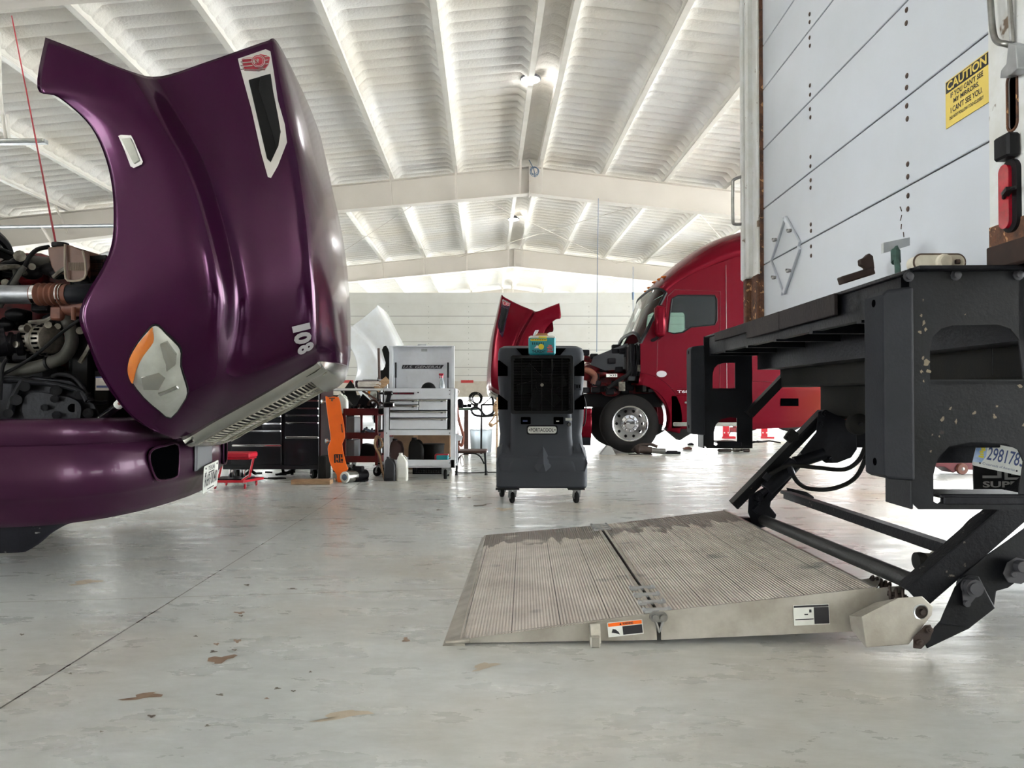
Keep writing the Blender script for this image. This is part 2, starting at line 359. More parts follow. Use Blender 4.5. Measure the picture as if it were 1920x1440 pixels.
def cr(pts,k):
    out=[];n=len(pts)
    for i in range(n-1):
        p0=pts[max(i-1,0)];p1=pts[i];p2=pts[i+1];p3=pts[min(i+2,n-1)]
        for j in range(k):
            t=j/k; out.append(.5*((2*p1)+(p2-p0)*t+(2*p0-5*p1+4*p2-p3)*t*t+(3*p1-p0-3*p2+p3)*t**3))
    out.append(pts[-1]); return out
def rr2(w,h,r,n=5,cx=0,cy=0):
    out=[]
    for qx,qy,a in ((1,1,0),(-1,1,90),(-1,-1,180),(1,-1,270)):
        for i in range(n+1):
            t=R(a+90*i/n); out.append((cx+qx*(w/2-r)+r*cos(t),cy+qy*(h/2-r)+r*sin(t)))
    return out
MW={}
def tag(o,label=None,cat=None,group=None,kind=None):
    if label:o['label']=label
    if cat:o['category']=cat
    if group:o['group']=group
    if kind:o['kind']=kind
    return o
def root(name,loc,rz=0,label=None,cat=None,group=None,kind=None,rx=0):
    o=bpy.data.objects.new(name,None); COL.objects.link(o); o.empty_display_size=.1
    o.location=V(loc); o.rotation_euler=(rx,0,rz); MW[o.name]=Mx.Translation(V(loc))@Mx.Rotation(rz,4,'Z')@Mx.Rotation(rx,4,'X')
    return tag(o,label,cat,group,kind)
def obj(name,b,ms,par=None,smooth=False,local=False,bev=0,solid=0,label=None,cat=None,group=None,kind=None,seg=2,off=-1):
    """link a builder as ONE mesh; vertices in world coords unless local"""
    me=bpy.data.meshes.new(name); vs=b.v; inv=None
    M=MW[par.name] if par else Mx()
    if not local and par: inv=M.inverted(); vs=[inv@p for p in vs]
    org=V((0,0,0))
    if not par:
        lo=V((min(p.x for p in vs),min(p.y for p in vs),min(p.z for p in vs))); hi=V((max(p.x for p in vs),max(p.y for p in vs),max(p.z for p in vs)))
        if not kind=='structure': org=V(((lo.x+hi.x)/2,(lo.y+hi.y)/2,lo.z))
    me.from_pydata([p-org for p in vs],[],b.f)
    if isinstance(ms,str): ms=[ms]
    for m in ms: me.materials.append(MT[m])
    for p,i in zip(me.polygons,b.m): p.material_index=min(i,len(ms)-1)
    bm=bmesh.new(); bm.from_mesh(me); bmesh.ops.remove_doubles(bm,verts=bm.verts,dist=1e-6); bmesh.ops.recalc_face_normals(bm,faces=bm.faces)
    bm.to_mesh(me); bm.free()
    if smooth:
        me.polygons.foreach_set('use_smooth',[True]*len(me.polygons)); me.update()
        if smooth is not True or True: 
            try: me.set_sharp_from_angle(angle=R(38 if smooth is True else smooth))
            except Exception: pass
    o=bpy.data.objects.new(name,me); COL.objects.link(o); o.location=org; o.parent=par; MW[o.name]=M@Mx.Translation(org)
    if solid: md=o.modifiers.new('thickness','SOLIDIFY'); md.thickness=solid; md.offset=off
    if bev: md=o.modifiers.new('bevel','BEVEL'); md.width=bev; md.segments=seg; md.limit_method='ANGLE'; md.angle_limit=R(40); md.harden_normals=False
    return tag(o,label,cat,group,kind)
def children(o): return [c for c in bpy.data.objects if c.parent==o]
def copy_tree(o,par=None):
    c=o.copy(); COL.objects.link(c); c.parent=par
    if par is None: MW[c.name]=MW[o.name]
    for ch in children(o): copy_tree(ch,c)
    return c
def place(o,loc,rz=0,label=None):
    o.location=loc; o.rotation_euler=(0,0,rz); MW[o.name]=Mx.Translation(V(loc))@Mx.Rotation(rz,4,'Z')
    if label:o['label']=label
    return o
def text_b(s,M,w=None,h=.1,bold=0,ext=.001,align='LEFT',b=None,shear=0,sx=1):
    """text outlines turned into mesh, fitted to width w / cap height h, put through matrix M (x right, y up, z out)"""
    cu=bpy.data.curves.new('t','FONT'); cu.body=s; cu.size=1; cu.offset=bold; cu.resolution_u=3; cu.shear=shear; cu.extrude=.0
    to=bpy.data.objects.new('t',cu); me=bpy.data.meshes.new_from_object(to); bpy.data.objects.remove(to)
    xs=[v.co.x for v in me.vertices]; ys=[v.co.y for v in me.vertices]
    if not xs: return b or B()
    x0,x1,y0,y1=min(xs),max(xs),min(ys),max(ys); k=h/(y1-y0); kx=(w/(x1-x0)) if w else k*sx
    b=b or B(); W_=(x1-x0)*kx
    ox={'LEFT':0,'CENTER':-W_/2,'RIGHT':-W_}[align]
    b.add([M@V(((v.co.x-x0)*kx+ox,(v.co.y-y0)*k,ext)) for v in me.vertices],[list(p.vertices) for p in me.polygons])
    bpy.data.meshes.remove(me); bpy.data.curves.remove(cu); return b
def frm(o,x,y):
    """matrix from origin, x axis, y axis (z = x cross y)"""
    x=V(x).normalized(); y=V(y); y=(y-x*y.dot(x)).normalized(); z=x.cross(y)
    return Mx(((x.x,y.x,z.x,o[0]),(x.y,y.y,z.y,o[1]),(x.z,y.z,z.z,o[2]),(0,0,0,1)))

KEEP=('lettering','print','word','text','trim','slat','louver','lattice','pile','rivets','rib','groove','seam','chipped','paper','tear','mesh','number','band','mark','seal','louvers','noodle','badge','reflector','tools','tray','header','screw_','washer_','gap','box_clip','drawer_label','label_header','engine_pipe_','wire','flavour','stencil','surround','chassis','crossmember','holder')
def split_parts():
    for o in list(bpy.data.objects):
        if o.type!='MESH' or o.parent is None or o.get('kind'): continue
        nm=o.name.split('.')[0]
        if any(k in nm for k in KEEP): continue
        me=o.data
        if me.users>1 or len(me.polygons)>4000: continue
        n=len(me.vertices); par=list(range(n))
        def fd(i):
            while par[i]!=i: par[i]=par[par[i]]; i=par[i]
            return i
        for e in me.edges:
            x,y=fd(e.vertices[0]),fd(e.vertices[1])
            if x!=y: par[x]=y
        comps={}
        for i in range(n): comps.setdefault(fd(i),[]).append(i)
        if len(comps)<2: continue
        L_=list(comps.values()); bb=[]
        for c in L_:
            P_=[me.vertices[i].co for i in c]; bb.append([min(p[k] for p in P_)-.002 for k in range(3)]+[max(p[k] for p in P_)+.002 for k in range(3)])
        m=len(L_); g=list(range(m))
        def f2(i):
            while g[i]!=i: g[i]=g[g[i]]; i=g[i]
            return i
        for i in range(m):
            for j in range(i+1,m):
                if all(bb[i][k]<=bb[j][k+3] and bb[j][k]<=bb[i][k+3] for k in range(3)):
                    x,y=f2(i),f2(j)
                    if x!=y: g[x]=y
        gs={}
        for i in range(m): gs.setdefault(f2(i),[]).extend(L_[i])
        if len(gs)<2 or len(gs)>60: continue
        groups=sorted(gs.values(),key=len,reverse=True); kids=children(o)
        for q,vs in enumerate(groups):
            S=set(vs); bm=bmesh.new(); bm.from_mesh(me); bm.verts.ensure_lookup_table()
            bmesh.ops.delete(bm,geom=[v for v in bm.verts if v.index not in S],context='VERTS')
            m2=bpy.data.meshes.new(me.name); bm.to_mesh(m2); bm.free()
            for mt in me.materials: m2.materials.append(mt)
            if q==0: first=m2
            else: c=o.copy(); c.data=m2; COL.objects.link(c)
        o.data=first
# ================================================================ SETTING
BT=R(1.94); XR=.975; SL=.11; YB0,YB1=-10.0,44.0; HW=15.0
def bobj(*a,**k):
    o=obj(*a,**k)
    if not o.parent: o.rotation_euler=(0,0,BT); MW[o.name]=Mx.Rotation(BT,4,'Z')
    return o
BM=Mx.Rotation(BT,4,'Z')
b=B(); b.box(-HW+XR-1,HW+XR+1,YB0-1,YB1+1,-.12,0); bobj('floor',b,'concrete',kind='structure')
b=B(); b.box(-90,90,-60,120,-.3,-.125); bobj('floor_outside',b,'asphalt',kind='structure')
# foam ceiling
PX=[.24+1.43*k for k in range(11)]
def foam_z(dx,frac):
    a=abs(dx); z=6.47-SL*a
    if a<.24: 
        t=1-a/.24; return z+.0-.10*(1-t)**2-.012*frac
    k=(a-.24)/1.43; f=(k-math.floor(k))*1.43; d=min(f,1.43-f)
    s=max(0,1-d/.2); z-=.15*s*s*(3-2*s)
    return z-.052*frac*min(1,d/.2+.35)
cols=[0,.12,.235]
for k in range(10):
    x0=.24+1.43*k
    cols+=[x0+q for q in (.04,.1,.17,.26,.5,.93,1.17,1.26,1.33,1.39)]
cols.append(PX[-1])
xs=[-c for c in cols[::-1]]+cols[1:]
rows=[]; y=YB0
rnd=random.Random(3)
while y<YB1:
    for fr,frac in ((0,0),(.05,.45),(.18,.85),(.42,1),(.7,.8),(.9,.35),(.97,.05)):
        rows.append([V((XR+x, y+.305*fr, foam_z(x,frac)+rnd.uniform(-.002,.002))) for x in xs])
    y+=.305
b=B(); b.grid(rows)
ceil=bobj('ceiling',b,'foam',smooth=50,kind='structure')
b=B(); 
for sg in (-1,1):
    b.add([(XR,YB0,6.6),(XR,YB1,6.6),(XR+sg*(HW+.3),YB1,6.6-SL*(HW+.3)),(XR+sg*(HW+.3),YB0,6.6-SL*(HW+.3))],[(0,1,2,3)])
bobj('roof_sheet',b,'trailer',par=ceil,local=True,solid=.03)
for k,px_ in enumerate(PX):
    for sg in (-1,1):
        x=XR+sg*px_; z=6.235-SL*px_; b=B()
        b.box(x-.045,x+.045,YB0,YB1,z-.004,z+.004); b.box(x-.045-.002,x-.041,YB0,YB1,z,z+.22)
        b.box(x-.047,x-.043,YB0,YB1,z-.004,z+.022); b.box(x+.043,x+.047,YB0,YB1,z-.004,z+.022)
        b.box(x-.04,x+.04,YB0,YB1,z+.03,z+.2)
        bobj('purlin',b,'purlin_white',par=ceil,local=True)
FR=[-1.2,7.95,17.1,26.25,35.4]
for iy,fy in enumerate(FR):
    b=B()
    for sg in (-1,1):
        def zb(a): return 5.60-SL*.9*a if a<6 else 5.60-SL*.9*6-(a-6)*.13
        A=[0,6,13.9]
        top=[(a,6.215-SL*a) for a in A]; bot=[(a,zb(a)) for a in A]
        poly=top+bot[::-1]
        b.prism(poly,[],lambda u,v,t: V((XR+sg*u,fy+t,v)),-.006,.006)
        for prof in (top,bot):
            for (a0,z0),(a1,z1) in zip(prof,prof[1:]):
                b.add([(XR+sg*a0,fy-.12,z0),(XR+sg*a1,fy-.12,z1),(XR+sg*a1,fy+.12,z1),(XR+sg*a0,fy+.12,z0),(XR+sg*a0,fy-.12,z0+.014),(XR+sg*a1,fy-.12,z1+.014),(XR+sg*a1,fy+.12,z1+.014),(XR+sg*a0,fy+.12,z0+.014)],[(0,1,2,3),(7,6,5,4),(0,4,5,1),(3,2,6,7),(0,3,7,4),(1,5,6,2)])
        b.box(XR+sg*13.6-.006,XR+sg*13.6+.006,fy-.12,fy+.12,zb(13.6),4.8)
    b.box(XR-.012,XR+.012,fy-.13,fy+.13,5.57,6.22)
    for zz in (5.68,5.9,6.1):
        for s2 in (-.06,.06): b.cyl((XR-.03,fy+s2,zz),(XR+.03,fy+s2,zz),.015,n=6)
    fo=bobj('rafter',b,'frame_white',par=ceil,local=True)
    b=B()
    for sg in (-1,1):
        X=XR+sg*14.2; b.box(X-.28,X-.26,fy-.13,fy+.13,0,4.7); b.box(X+.26,X+.28,fy-.13,fy+.13,0,4.7); b.box(X-.26,X+.26,fy-.006,fy+.006,0,4.7)
    bobj('column',b,'frame_white',kind='structure')
    for k in (0,1,2,3,5,7):
        for sg in (-1,1):
            if sg==1 and k in(1,2,3,5): continue
            for s2 in (-1,1):
                x=XR+sg*PX[k]; zt=6.24-SL*PX[k]; zbm=5.62-SL*.9*PX[k]
                b=B(); b.beam((x,fy+s2*.1,zbm),(x,fy+s2*.62,zt),.045,.006,(1,0,0)); b.beam((x+.02,fy+s2*.1,zbm),(x+.02,fy+s2*.62,zt),.006,.035,(1,0,0))
                bobj('fly_brace',b,'frame_white',par=fo,local=True)
# rod bracing under the roof
for y0,y1 in ((17.3,26.1),):
    for (xa,xb) in ((-6,-.9),(-.9,-6),(-.9,4.5),(4.5,-.9),(4.5,9.5),(9.5,4.5)):
        za=6.12-SL*abs(xa-XR); zb_=6.12-SL*abs(xb-XR); b=B(); b.tube([(xa,y0,za),(xb,y1,zb_)],.0075,6,0)
        bobj('brace_rod',b,'trailer_rail',par=ceil,local=True)
# walls with open overhead-door bays
def wall(name,a0,a1,hfun,holes,f):
    outer=[(a0,0)]+[(a0,hfun(a0))]+([(XR,hfun(XR))] if a0<XR<a1 and hfun(XR)>hfun(a0)+.5 else [])+[(a1,hfun(a1)),(a1,0)]
    b=B(); b.prism(outer,[[(x0,z0),(x1,z0),(x1,z1),(x0,z1)] for x0,x1,z0,z1 in holes],f,0,.18); return bobj(name,b,'wall',kind='structure')
XL,XRt=XR-HW,XR+HW
wall('wall_left',YB0,YB1,lambda a:4.85,[(q,q+5.0,.02,4.0) for q in (-8,0.9,18.8,36)],lambda u,v,t:V((XL-t,u,v)))
wall('wall_right',YB0,YB1,lambda a:4.85,[(q,q+8.4,.02,4.6) for q in (-9.4,-.6,8.4,17.5,26.6,35.3)],lambda u,v,t:V((XRt+t,u,v)))
gz=lambda a:6.5-SL*abs(a-XR)
wall('wall_back',XL,XRt,gz,[(q,q+6.6,.02,4.6) for q in (-13.4,-6.2,1.4,8.6)],lambda u,v,t:V((u,YB1+t,v)))
wall('wall_front',XL,XRt,gz,[],lambda u,v,t:V((u,YB0-t,v)))
# high bay lights on the ridge
lt=None
for i,(px_,py_,d_,lab) in enumerate(((995,150,12.7,'nearest round white high bay light under the ridge, switched on'),(963,412,22.3,'second round high bay light along the ridge, beyond the first roof beam'),(947,517,33,'farthest small round high bay light above the trailer'))):
    p=P(px_,py_,d_)
    if lt is None:
        lt=root('ceiling_light',p,0,lab,'light','high bay lights under the ridge')
        b=B(); b.lathe((0,0,0),(0,0,1),[(.165,0),(.175,.01),(.175,.035),(.12,.06),(.11,.1),(.05,.12)],32); obj('housing',b,'grey_plastic',lt,smooth=True,local=True)
        b=B(); b.lathe((0,0,0),(0,0,1),[(.001,-.008),(.1,-.007),(.155,0),(.16,.004)],32); obj('lens',b,'lightlens',lt,smooth=True,local=True)
        b=B(); b.ring((0,0,.15),(0,1,0),.03,.006); b.tube([(0,0,.17),(0,0,.45)],.004,6,0); obj('hook',b,'galv',lt,local=True); o=lt
    else: o=copy_tree(lt)
    place(o,p,0,lab)
    ld=bpy.data.lights.new('high_bay_lamp','POINT'); ld.energy=4; ld.shadow_soft_size=.15; lo=bpy.data.objects.new('high_bay_lamp',ld); COL.objects.link(lo); lo.location=(0,0,-.06); lo.parent=o
# cords and pipes hung from the roof
b=B(); b.tube([P(22,30,7.85),P(60,225,6.2),P(105,458,4.55)],.006,6,0); obj('air_hose',b,'red_cord',label='thin red hose hanging from the upper left roof beam to the purple truck engine',cat='hose')
b=B(); b.tube([P(1122,372,17),P(1120,500,17),P(1119,660,17)],.008,6,6); obj('cord',b,'blue_cord',label='long thin pale cord hanging from the middle roof beam right of the ridge',cat='cord',group='cords hanging from the roof')
b=B(); b.tube([P(1187,500,20),P(1187,600,20)],.008,6,0); b.cyl(P(1187,548,20),P(1187,562,20),.035,.025,8); obj('cord',b,'blue_cord',label='shorter cord with a dark plug hanging just left of the red truck roof',cat='cord',group='cords hanging from the roof')
b=B()
for q in range(4): b.ring(P(1003,321,16.7)+V((rnd.uniform(-.02,.02),-.01*q,rnd.uniform(-.02,.02))),(.2*q-.3,1,.1),.10-.008*q,.007,24,5)
b.tube([P(1003,332,16.7),P(1001,318,16.75),P(992,300,16.8)],.01,6,4); obj('cable_coil',b,'blue_cord',smooth=True,label='coiled blue cable hung at the peak of the middle roof beam',cat='cable')
rt=root('strip_light',P(20,268,8.5),0,'white strip light fixture hung on thin rods at far upper left','light')
b=B(); b.beam(P(-140,269,8.5),P(87,266,8.5),.07,.045); obj('housing',b,'galv',rt)
b=B(); b.cyl(P(-140,264,8.42),P(80,262,8.42),.018); obj('tube',b,'lens_clear',rt)
b=B()
for q in ((10,262,2,178),(18,262,14,215),(4,215,12,262)): b.tube([P(q[0],q[1],8.5),P(q[2],q[3],8.5)],.016,6,0)
b.tube([P(2,178,8.5),P(0,60,8.5)],.012,6,0); obj('hanger',b,'purlin_white',rt)
rt=root('trim_1',P(100,425,11),0,'galvanised pipe running level under the roof, behind the purple hood','pipe',kind='structure')  # conduit pipe without hangers, kept with the building structure
b=B(); b.cyl(P(-60,427,11),P(360,421,11),.03,n=12); obj('pipe',b,'galv',rt,smooth=True)
b=B(); b.tube([P(78,425,11),P(99,458,11)],.022,8,0); obj('support',b,'frame_white',rt)
# trailer parked across the back
TY=23.0
t=root('semi_trailer',P(900,760,TY).xy.to_3d(),BT*.4,'long white van trailer parked across the far end of the workshop','trailer')
x0,x1=-6.6,9.6; zt=P(0,549,TY).z; zb_=P(0,716,TY).z; zl=P(0,744,TY).z
b=B(); b.box(x0,x1,TY,TY+2.6,zb_,zt-.02,.02); obj('body',b,'trailer',t)
b=B(); b.box(x0-.02,x1+.02,TY-.03,TY+.05,zt-.32,zt); obj('top_rail',b,'trailer',t)
b=B(); b.box(x0-.02,x1+.02,TY-.03,TY+2.63,zl,zb_+.02); obj('bottom_rail',b,'trailer_rail',t)
b=B(); z=zb_+.18; 
while z<zt-.38:
    b.box(x0,x1,TY-.006,TY+.01,z,z+.02); b.box(x0,x1,TY-.006,TY+.01,z+.25,z+.27); z+=.78
obj('side_ribs',b,'groove',t)
b=B(); x=x0+.4
while x<x1:
    zz=zb_+.05
    while zz<zt-.3: b.cyl((x,TY-.012,zz),(x,TY+.01,zz),.014,n=5); zz+=.16
    x+=1.22
obj('rivets',b,'groove',t)
for x in (-5.2,-1.55,2.1,5.75): b=B(); b.box(x,x+.38,TY-.036,TY-.03,zb_-.03,zb_+.05); obj('marker_tape',b,'marker_red',t)
for x in (-2.7,): 
    b=B(); b.box(x-.07,x+.07,TY+.3,TY+.45,.05,zl); b.box(x-.2,x+.2,TY+.2,TY+.55,0,.06); obj('landing_leg',b,'black',t)
def wheel_parts(b,b2,c,ax,r=.5,w=.28):
    """tyre into b, rim into b2; c = outer-face centre, ax = outward axis"""
    s=r/.5
    b.lathe(c,ax,[(.285*s,-.02),(.30*s,.0),(.36*s,.012),(.45*s,.004),(.49*s,-.02),(.5*s,-.05),(.5*s,-w+.05),(.49*s,-w+.02),(.43*s,-w),(.30*s,-w),(.285*s,-w+.03)],48,True)
    b.lathe(c,ax,[(.24*s,-.09),(.24*s,-w)],24)
    x,y,z=basis(V(ax)); c=V(c)
    # rim disc with ten round hand holes
    def f(u,v,t): return c+x*u+y*v+z*t
    outer=[(.285*s*cos(2*pi*i/40),.285*s*sin(2*pi*i/40)) for i in range(40)]
    holes=[[(.222*s*cos(2*pi*k/10)+.026*s*cos(2*pi*i/10),.222*s*sin(2*pi*k/10)+.026*s*sin(2*pi*i/10)) for i in range(10)] for k in range(10)]
    b2.prism(outer,holes,f,-.055,-.045)
    b2.lathe(c,ax,[(.30*s,-.0),(.305*s,.006),(.30*s,.008),(.285*s,.0),(.28*s,-.06),(.285*s,-.06)],40,True)
    b2.lathe(c,ax,[(.15*s,-.05),(.145*s,-.02),(.10*s,-.012),(.095*s,.03),(.08*s,.045),(.02*s,.05),(.0,.05)],32)
    for k in range(10):
        a=2*pi*(k+.5)/10; q=c+x*(.125*s*cos(a))+y*(.125*s*sin(a)); b2.lathe(q,ax,[(.019,-.03),(.018,.015),(.012,.03),(0,.034)],10)
for x in (7.2,8.45):
    b=B();b2=B(); wheel_parts(b,b2,(x,TY+.02,.5),(0,-1,0)); tw=obj('wheel',b,'tire',t,smooth=True); obj('rim',b2,'chrome_dull',tw,smooth=True)
# world, camera
w=bpy.data.worlds.new('World'); SC.world=w; w.use_nodes=True; N=w.node_tree.nodes; L=w.node_tree.links
bg=N['Background']; tc=N.new('ShaderNodeTexCoord'); sp=N.new('ShaderNodeSeparateXYZ'); L.new(tc.outputs['Generated'],sp.inputs[0])
r=N.new('ShaderNodeValToRGB'); r.color_ramp.elements[0].position=.0; r.color_ramp.elements[0].color=hx('#f4f6f4'); r.color_ramp.elements[1].position=.7; r.color_ramp.elements[1].color=hx('#cfdcee')
L.new(sp.outputs[2],r.inputs[0]); L.new(r.outputs[0],bg.inputs[0]); bg.inputs[1].default_value=2.6
sl=bpy.data.lights.new('sun','SUN'); sl.energy=12; sl.angle=.01; so=bpy.data.objects.new('sun',sl); COL.objects.link(so); so.rotation_euler=(R(14),R(10),0)
cd=bpy.data.cameras.new('camera'); cam=bpy.data.objects.new('camera',cd); COL.objects.link(cam); cam.location=(0,0,H); cam.rotation_euler=(pi/2+TH,0,0)
cd.sensor_width=36; cd.lens=36*F/1920; cd.clip_start=.05; cd.clip_end=300; SC.camera=cam
SC.view_settings.view_transform='Standard'; SC.view_settings.look='None'; SC.view_settings.gamma=1; SC.view_settings.use_curve_mapping=False
SC.view_settings.exposure=3.2

# oil and rust marks on the slab
fl=bpy.data.objects['floor']; fi=Mx.Rotation(-BT,4,'Z'); rs=random.Random(11)
mat('stain_brown','#7a6250',.6,col2='#937c68',ns=30); mat('stain_dark','#4f463c',.6,col2='#6a5f52',ns=40); mat('stain_light','#b3a48e',.5,col2='#bfb3a0',ns=12)
for px_,py_,w_,h_,m_ in ((415,1236,52,12,'stain_brown'),(268,1306,66,10,'stain_brown'),(284,1343,15,5,'stain_dark'),(449,1149,20,4,'stain_brown'),(400,1222,12,4,'stain_dark'),(445,1202,14,6,'stain_brown'),(406,1208,10,4,'stain_brown'),(413,1303,13,4,'stain_dark'),(389,1361,9,4,'stain_dark'),(190,1372,7,3,'stain_dark'),(160,1092,52,8,'stain_light'),(463,1097,10,3,'stain_dark'),(761,1200,12,9,'stain_brown'),(548,1104,16,3,'stain_dark'),(367,1193,7,3,'stain_dark'),(452,1155,8,3,'stain_dark'),(440,1219,9,3,'stain_dark'),(520,1291,11,4,'stain_dark'),(500,1310,8,3,'stain_brown'),(550,1296,9,3,'stain_dark'),(582,1260,5,3,'stain_dark'),(908,1250,44,12,'stain_light'),(640,1342,90,14,'stain_light'),(41,1190,8,3,'stain_dark'),(132,1263,6,3,'stain_dark'),(905,947,34,3,'stain_dark'),(862,933,10,2,'stain_dark'),(880,933,6,2,'stain_dark'),(945,955,30,5,'stain_light'),(823,956,12,2,'stain_dark')):
    c_=G(px_,py_); n_=16; ph=rs.uniform(0,6); sl_=rs.uniform(-.25,-.1) if w_>30 else 0; pts=[]
    for i in range(n_):
        t=2*pi*i/n_; r_=1+.35*sin(3*t+ph)+.2*sin(5*t+2*ph); q=G(px_+w_/2*cos(t)*r_,py_+h_/2*sin(t)*r_+sl_*w_/2*cos(t)); pts.append(fi@V((q.x,q.y,.0008)))
    bb=B(); bb.add([fi@V((c_.x,c_.y,.0008))]+pts,[(0,i+1,(i+1)%n_+1) for i in range(n_)]); bobj('stain',bb,m_,par=fl,local=True)
# ================================================================ HIGHWAY TRACTORS (truck frame: x forward, y left, z up, origin at bumper centre on the floor)
PR_LOC=V((-1.92,4.69,0)); PR_RZ=R(6)
TM=Mx.Translation(PR_LOC)@Mx.Rotation(PR_RZ,4,'Z'); TMi=TM.inverted()
def L3(px,py,w):
    """truck-frame point seen at pixel with lateral offset w"""
    o=TMi@V((0,0,H)); d=(TMi.to_3x3()@ray(px,py)); t=(w-o.y)/d.y; return o+d*t
HOOD=[ # A edge .. H corner end per row: (px,py,w)
 [(85,70,-1.16),(150,95,-1.18),(240,132,-1.15),(300,143,-1.04),(390,115,-.99),(470,87,-.95),(500,77,-.92),(517,75,-.86)],
 [(70,165,-1.17),(150,158,-1.20),(262,178,-1.17),(330,198,-1.05),(405,182,-.98),(485,165,-.94),(515,158,-.91),(535,155,-.84)],
 [(110,183,-1.17),(188,203,-1.20),(292,225,-1.18),(357,248,-1.05),(427,243,-.97),(502,234,-.92),(531,229,-.89),(551,227,-.81)],
 [(170,238,-1.17),(238,255,-1.205),(327,283,-1.185),(388,308,-1.04),(452,308,-.95),(522,303,-.90),(549,299,-.865),(567,297,-.79)],
 [(203,315,-1.17),(266,325,-1.205),(353,347,-1.185),(410,372,-1.03),(472,373,-.935),(537,369,-.88),(562,365,-.845),(579,363,-.765)],
 [(213,400,-1.17),(281,405,-1.20),(373,418,-1.18),(427,437,-1.015),(486,438,-.915),(547,434,-.86),(572,431,-.82),(588,429,-.74)],
 [(203,478,-1.16),(280,480,-1.19),(388,490,-1.165),(441,503,-.995),(497,501,-.895),(555,497,-.835),(580,492,-.795),(594,490,-.71)],
 [(150,580,-1.14),(256,565,-1.17),(392,560,-1.13),(449,566,-.97),(503,562,-.87),(561,555,-.805),(586,549,-.76),(598,547,-.68)],
 [(165,645,-1.11),(262,642,-1.13),(388,634,-1.07),(447,628,-.93),(506,620,-.83),(565,610,-.765),(589,603,-.72),(600,601,-.64)],
 [(195,715,-1.05),(282,712,-1.05),(384,700,-.98),(440,690,-.87),(506,676,-.78),(566,656,-.715),(590,645,-.67),(601,643,-.60)],
 [(245,780,-.96),(306,765,-.93),(386,746,-.84),(436,731,-.76),(501,706,-.69),(562,677,-.64),(588,664,-.60),(601,660,-.55)],
 [(290,808,-.85),(322,822,-.71),(343,826,-.56),(405,790,-.545),(488,744,-.535),(560,702,-.525),(588,686,-.52),(600,678,-.51)],
]
hr=[[L3(p[0],p[1],p[2]+((.035 if j==3 else (-.015 if j==2 else 0))*(1 if i<9 else .3))) for j,p in enumerate(row)] for i,row in enumerate(HOOD)]
K=5
rails=[cr([r[j] for r in hr],K) for j in range(8)]
nrow=len(rails[0]); cols=[]
for i in range(nrow):
    base=[rails[j][i] for j in range(8)]; t=i/(nrow-1)
    Hh=base[-1]; cz=.03+.03*t; cx=.045+.05*t
    I1=V((Hh.x+cx*.55,Hh.y*.72,Hh.z-cz*.45*(1-t))); I2=V((Hh.x+cx*.85,Hh.y*.42,Hh.z-cz*.8*(1-t))); J=V((Hh.x+cx,0,Hh.z-cz*(1-t)))
    half=cr(base+[I1,I2,J],5)
    full=half+[V((p.x,-p.y,p.z)) for p in half[-2::-1]]
    cols.append(full)
hood_b=B(); hood_b.grid(cols)
from mathutils.bvhtree import BVHTree
_nc=len(cols[0]); _bv=BVHTree.FromPolygons([p for r in cols for p in r],[(i*_nc+k,i*_nc+k+1,(i+1)*_nc+k+1,(i+1)*_nc+k) for i in range(len(cols)-1) for k in range(_nc//2)])
def hpn(u,v):
    """hood surface point and outward normal under pixel (u,v)"""
    o=TMi@V((0,0,H)); d=(TMi.to_3x3()@ray(u,v)).normalized(); h=_bv.ray_cast(o,d)
    if h[0] is None:
        best=min((p for r in cols for p in r[:_nc//2]),key=lambda p:((p-o).normalized()-d).length); return best.copy(),-d
    n=h[1]
    if n.dot(d)>0: n=-n
    return h[0],n
def hp(u,v): return hpn(u,v)[0]
def hpatch(poly,lift=.006,fine=True):
    pts=[hp(*q) for q in poly]; return pts
def patch_b(b,poly,lift,th=.006,centre=None,dome=0,rings=7):
    """domed plate conforming to the hood, lifted along its normal"""
    c=centre or (sum(p[0] for p in poly)/len(poly),sum(p[1] for p in poly)/len(poly))
    nav=V((0,0,0))
    for q in poly: nav+=hpn(*q)[1]
    nav.normalize()
    rows=[[hp(*q)-nav*.01 for q in poly]]
    for k in range(rings,0,-1):
        f=k/rings; rows.append([hp(c[0]+(q[0]-c[0])*f,c[1]+(q[1]-c[1])*f)+nav*(lift+dome*(1-f*f)) for q in poly])
    b.grid([r+[r[0]] for r in rows]); n=len(poly); o=len(b.v)-(n+1); b.f.append([o+i for i in range(n)]); b.m.append(b.mi)
def pfan(b,poly,lift,dx=0,th=.012):
    nav=V((0,0,0))
    for q in poly: nav+=hpn(*q)[1]
    nav.normalize()
    pts=[hp(*q)+nav*lift for q in poly]; n=len(pts); bk=[p-nav*th for p in pts]
    c_=sum(pts,V((0,0,0)))/n
    b.add(pts+bk,[list(range(n))]+[(i,(i+1)%n,n+(i+1)%n,n+i) for i in range(n)])
def smooth_poly(pts,k=4):
    q=[V((p[0],p[1],0)) for p in pts]; n=len(q); out=[]
    for i in range(n):
        p0,p1,p2,p3=q[i-1],q[i],q[(i+1)%n],q[(i+2)%n]
        for j in range(k):
            t=j/k; r=.5*((2*p1)+(p2-p0)*t+(2*p0-5*p1+4*p2-p3)*t*t+(3*p1-p0-3*p2+p3)*t**3); out.append((r.x,r.y))
    return out
def mirror(b):
    m=B(); m.v=[V((p.x,-p.y,p.z)) for p in b.v]; m.f=[f[::-1] for f in b.f]; m.m=list(b.m); return m
def bumper_curve(n=6):
    half=[V((0,0,0)),V((-.012,.3,0)),V((-.05,.62,0)),V((-.14,.92,0)),V((-.30,1.12,0)),V((-.50,1.20,0)),V((-.72,1.22,0)),V((-.92,1.225,0))]
    h=cr(half,n); return [V((p.x,-p.y,0)) for p in h[::-1]]+h[1:]
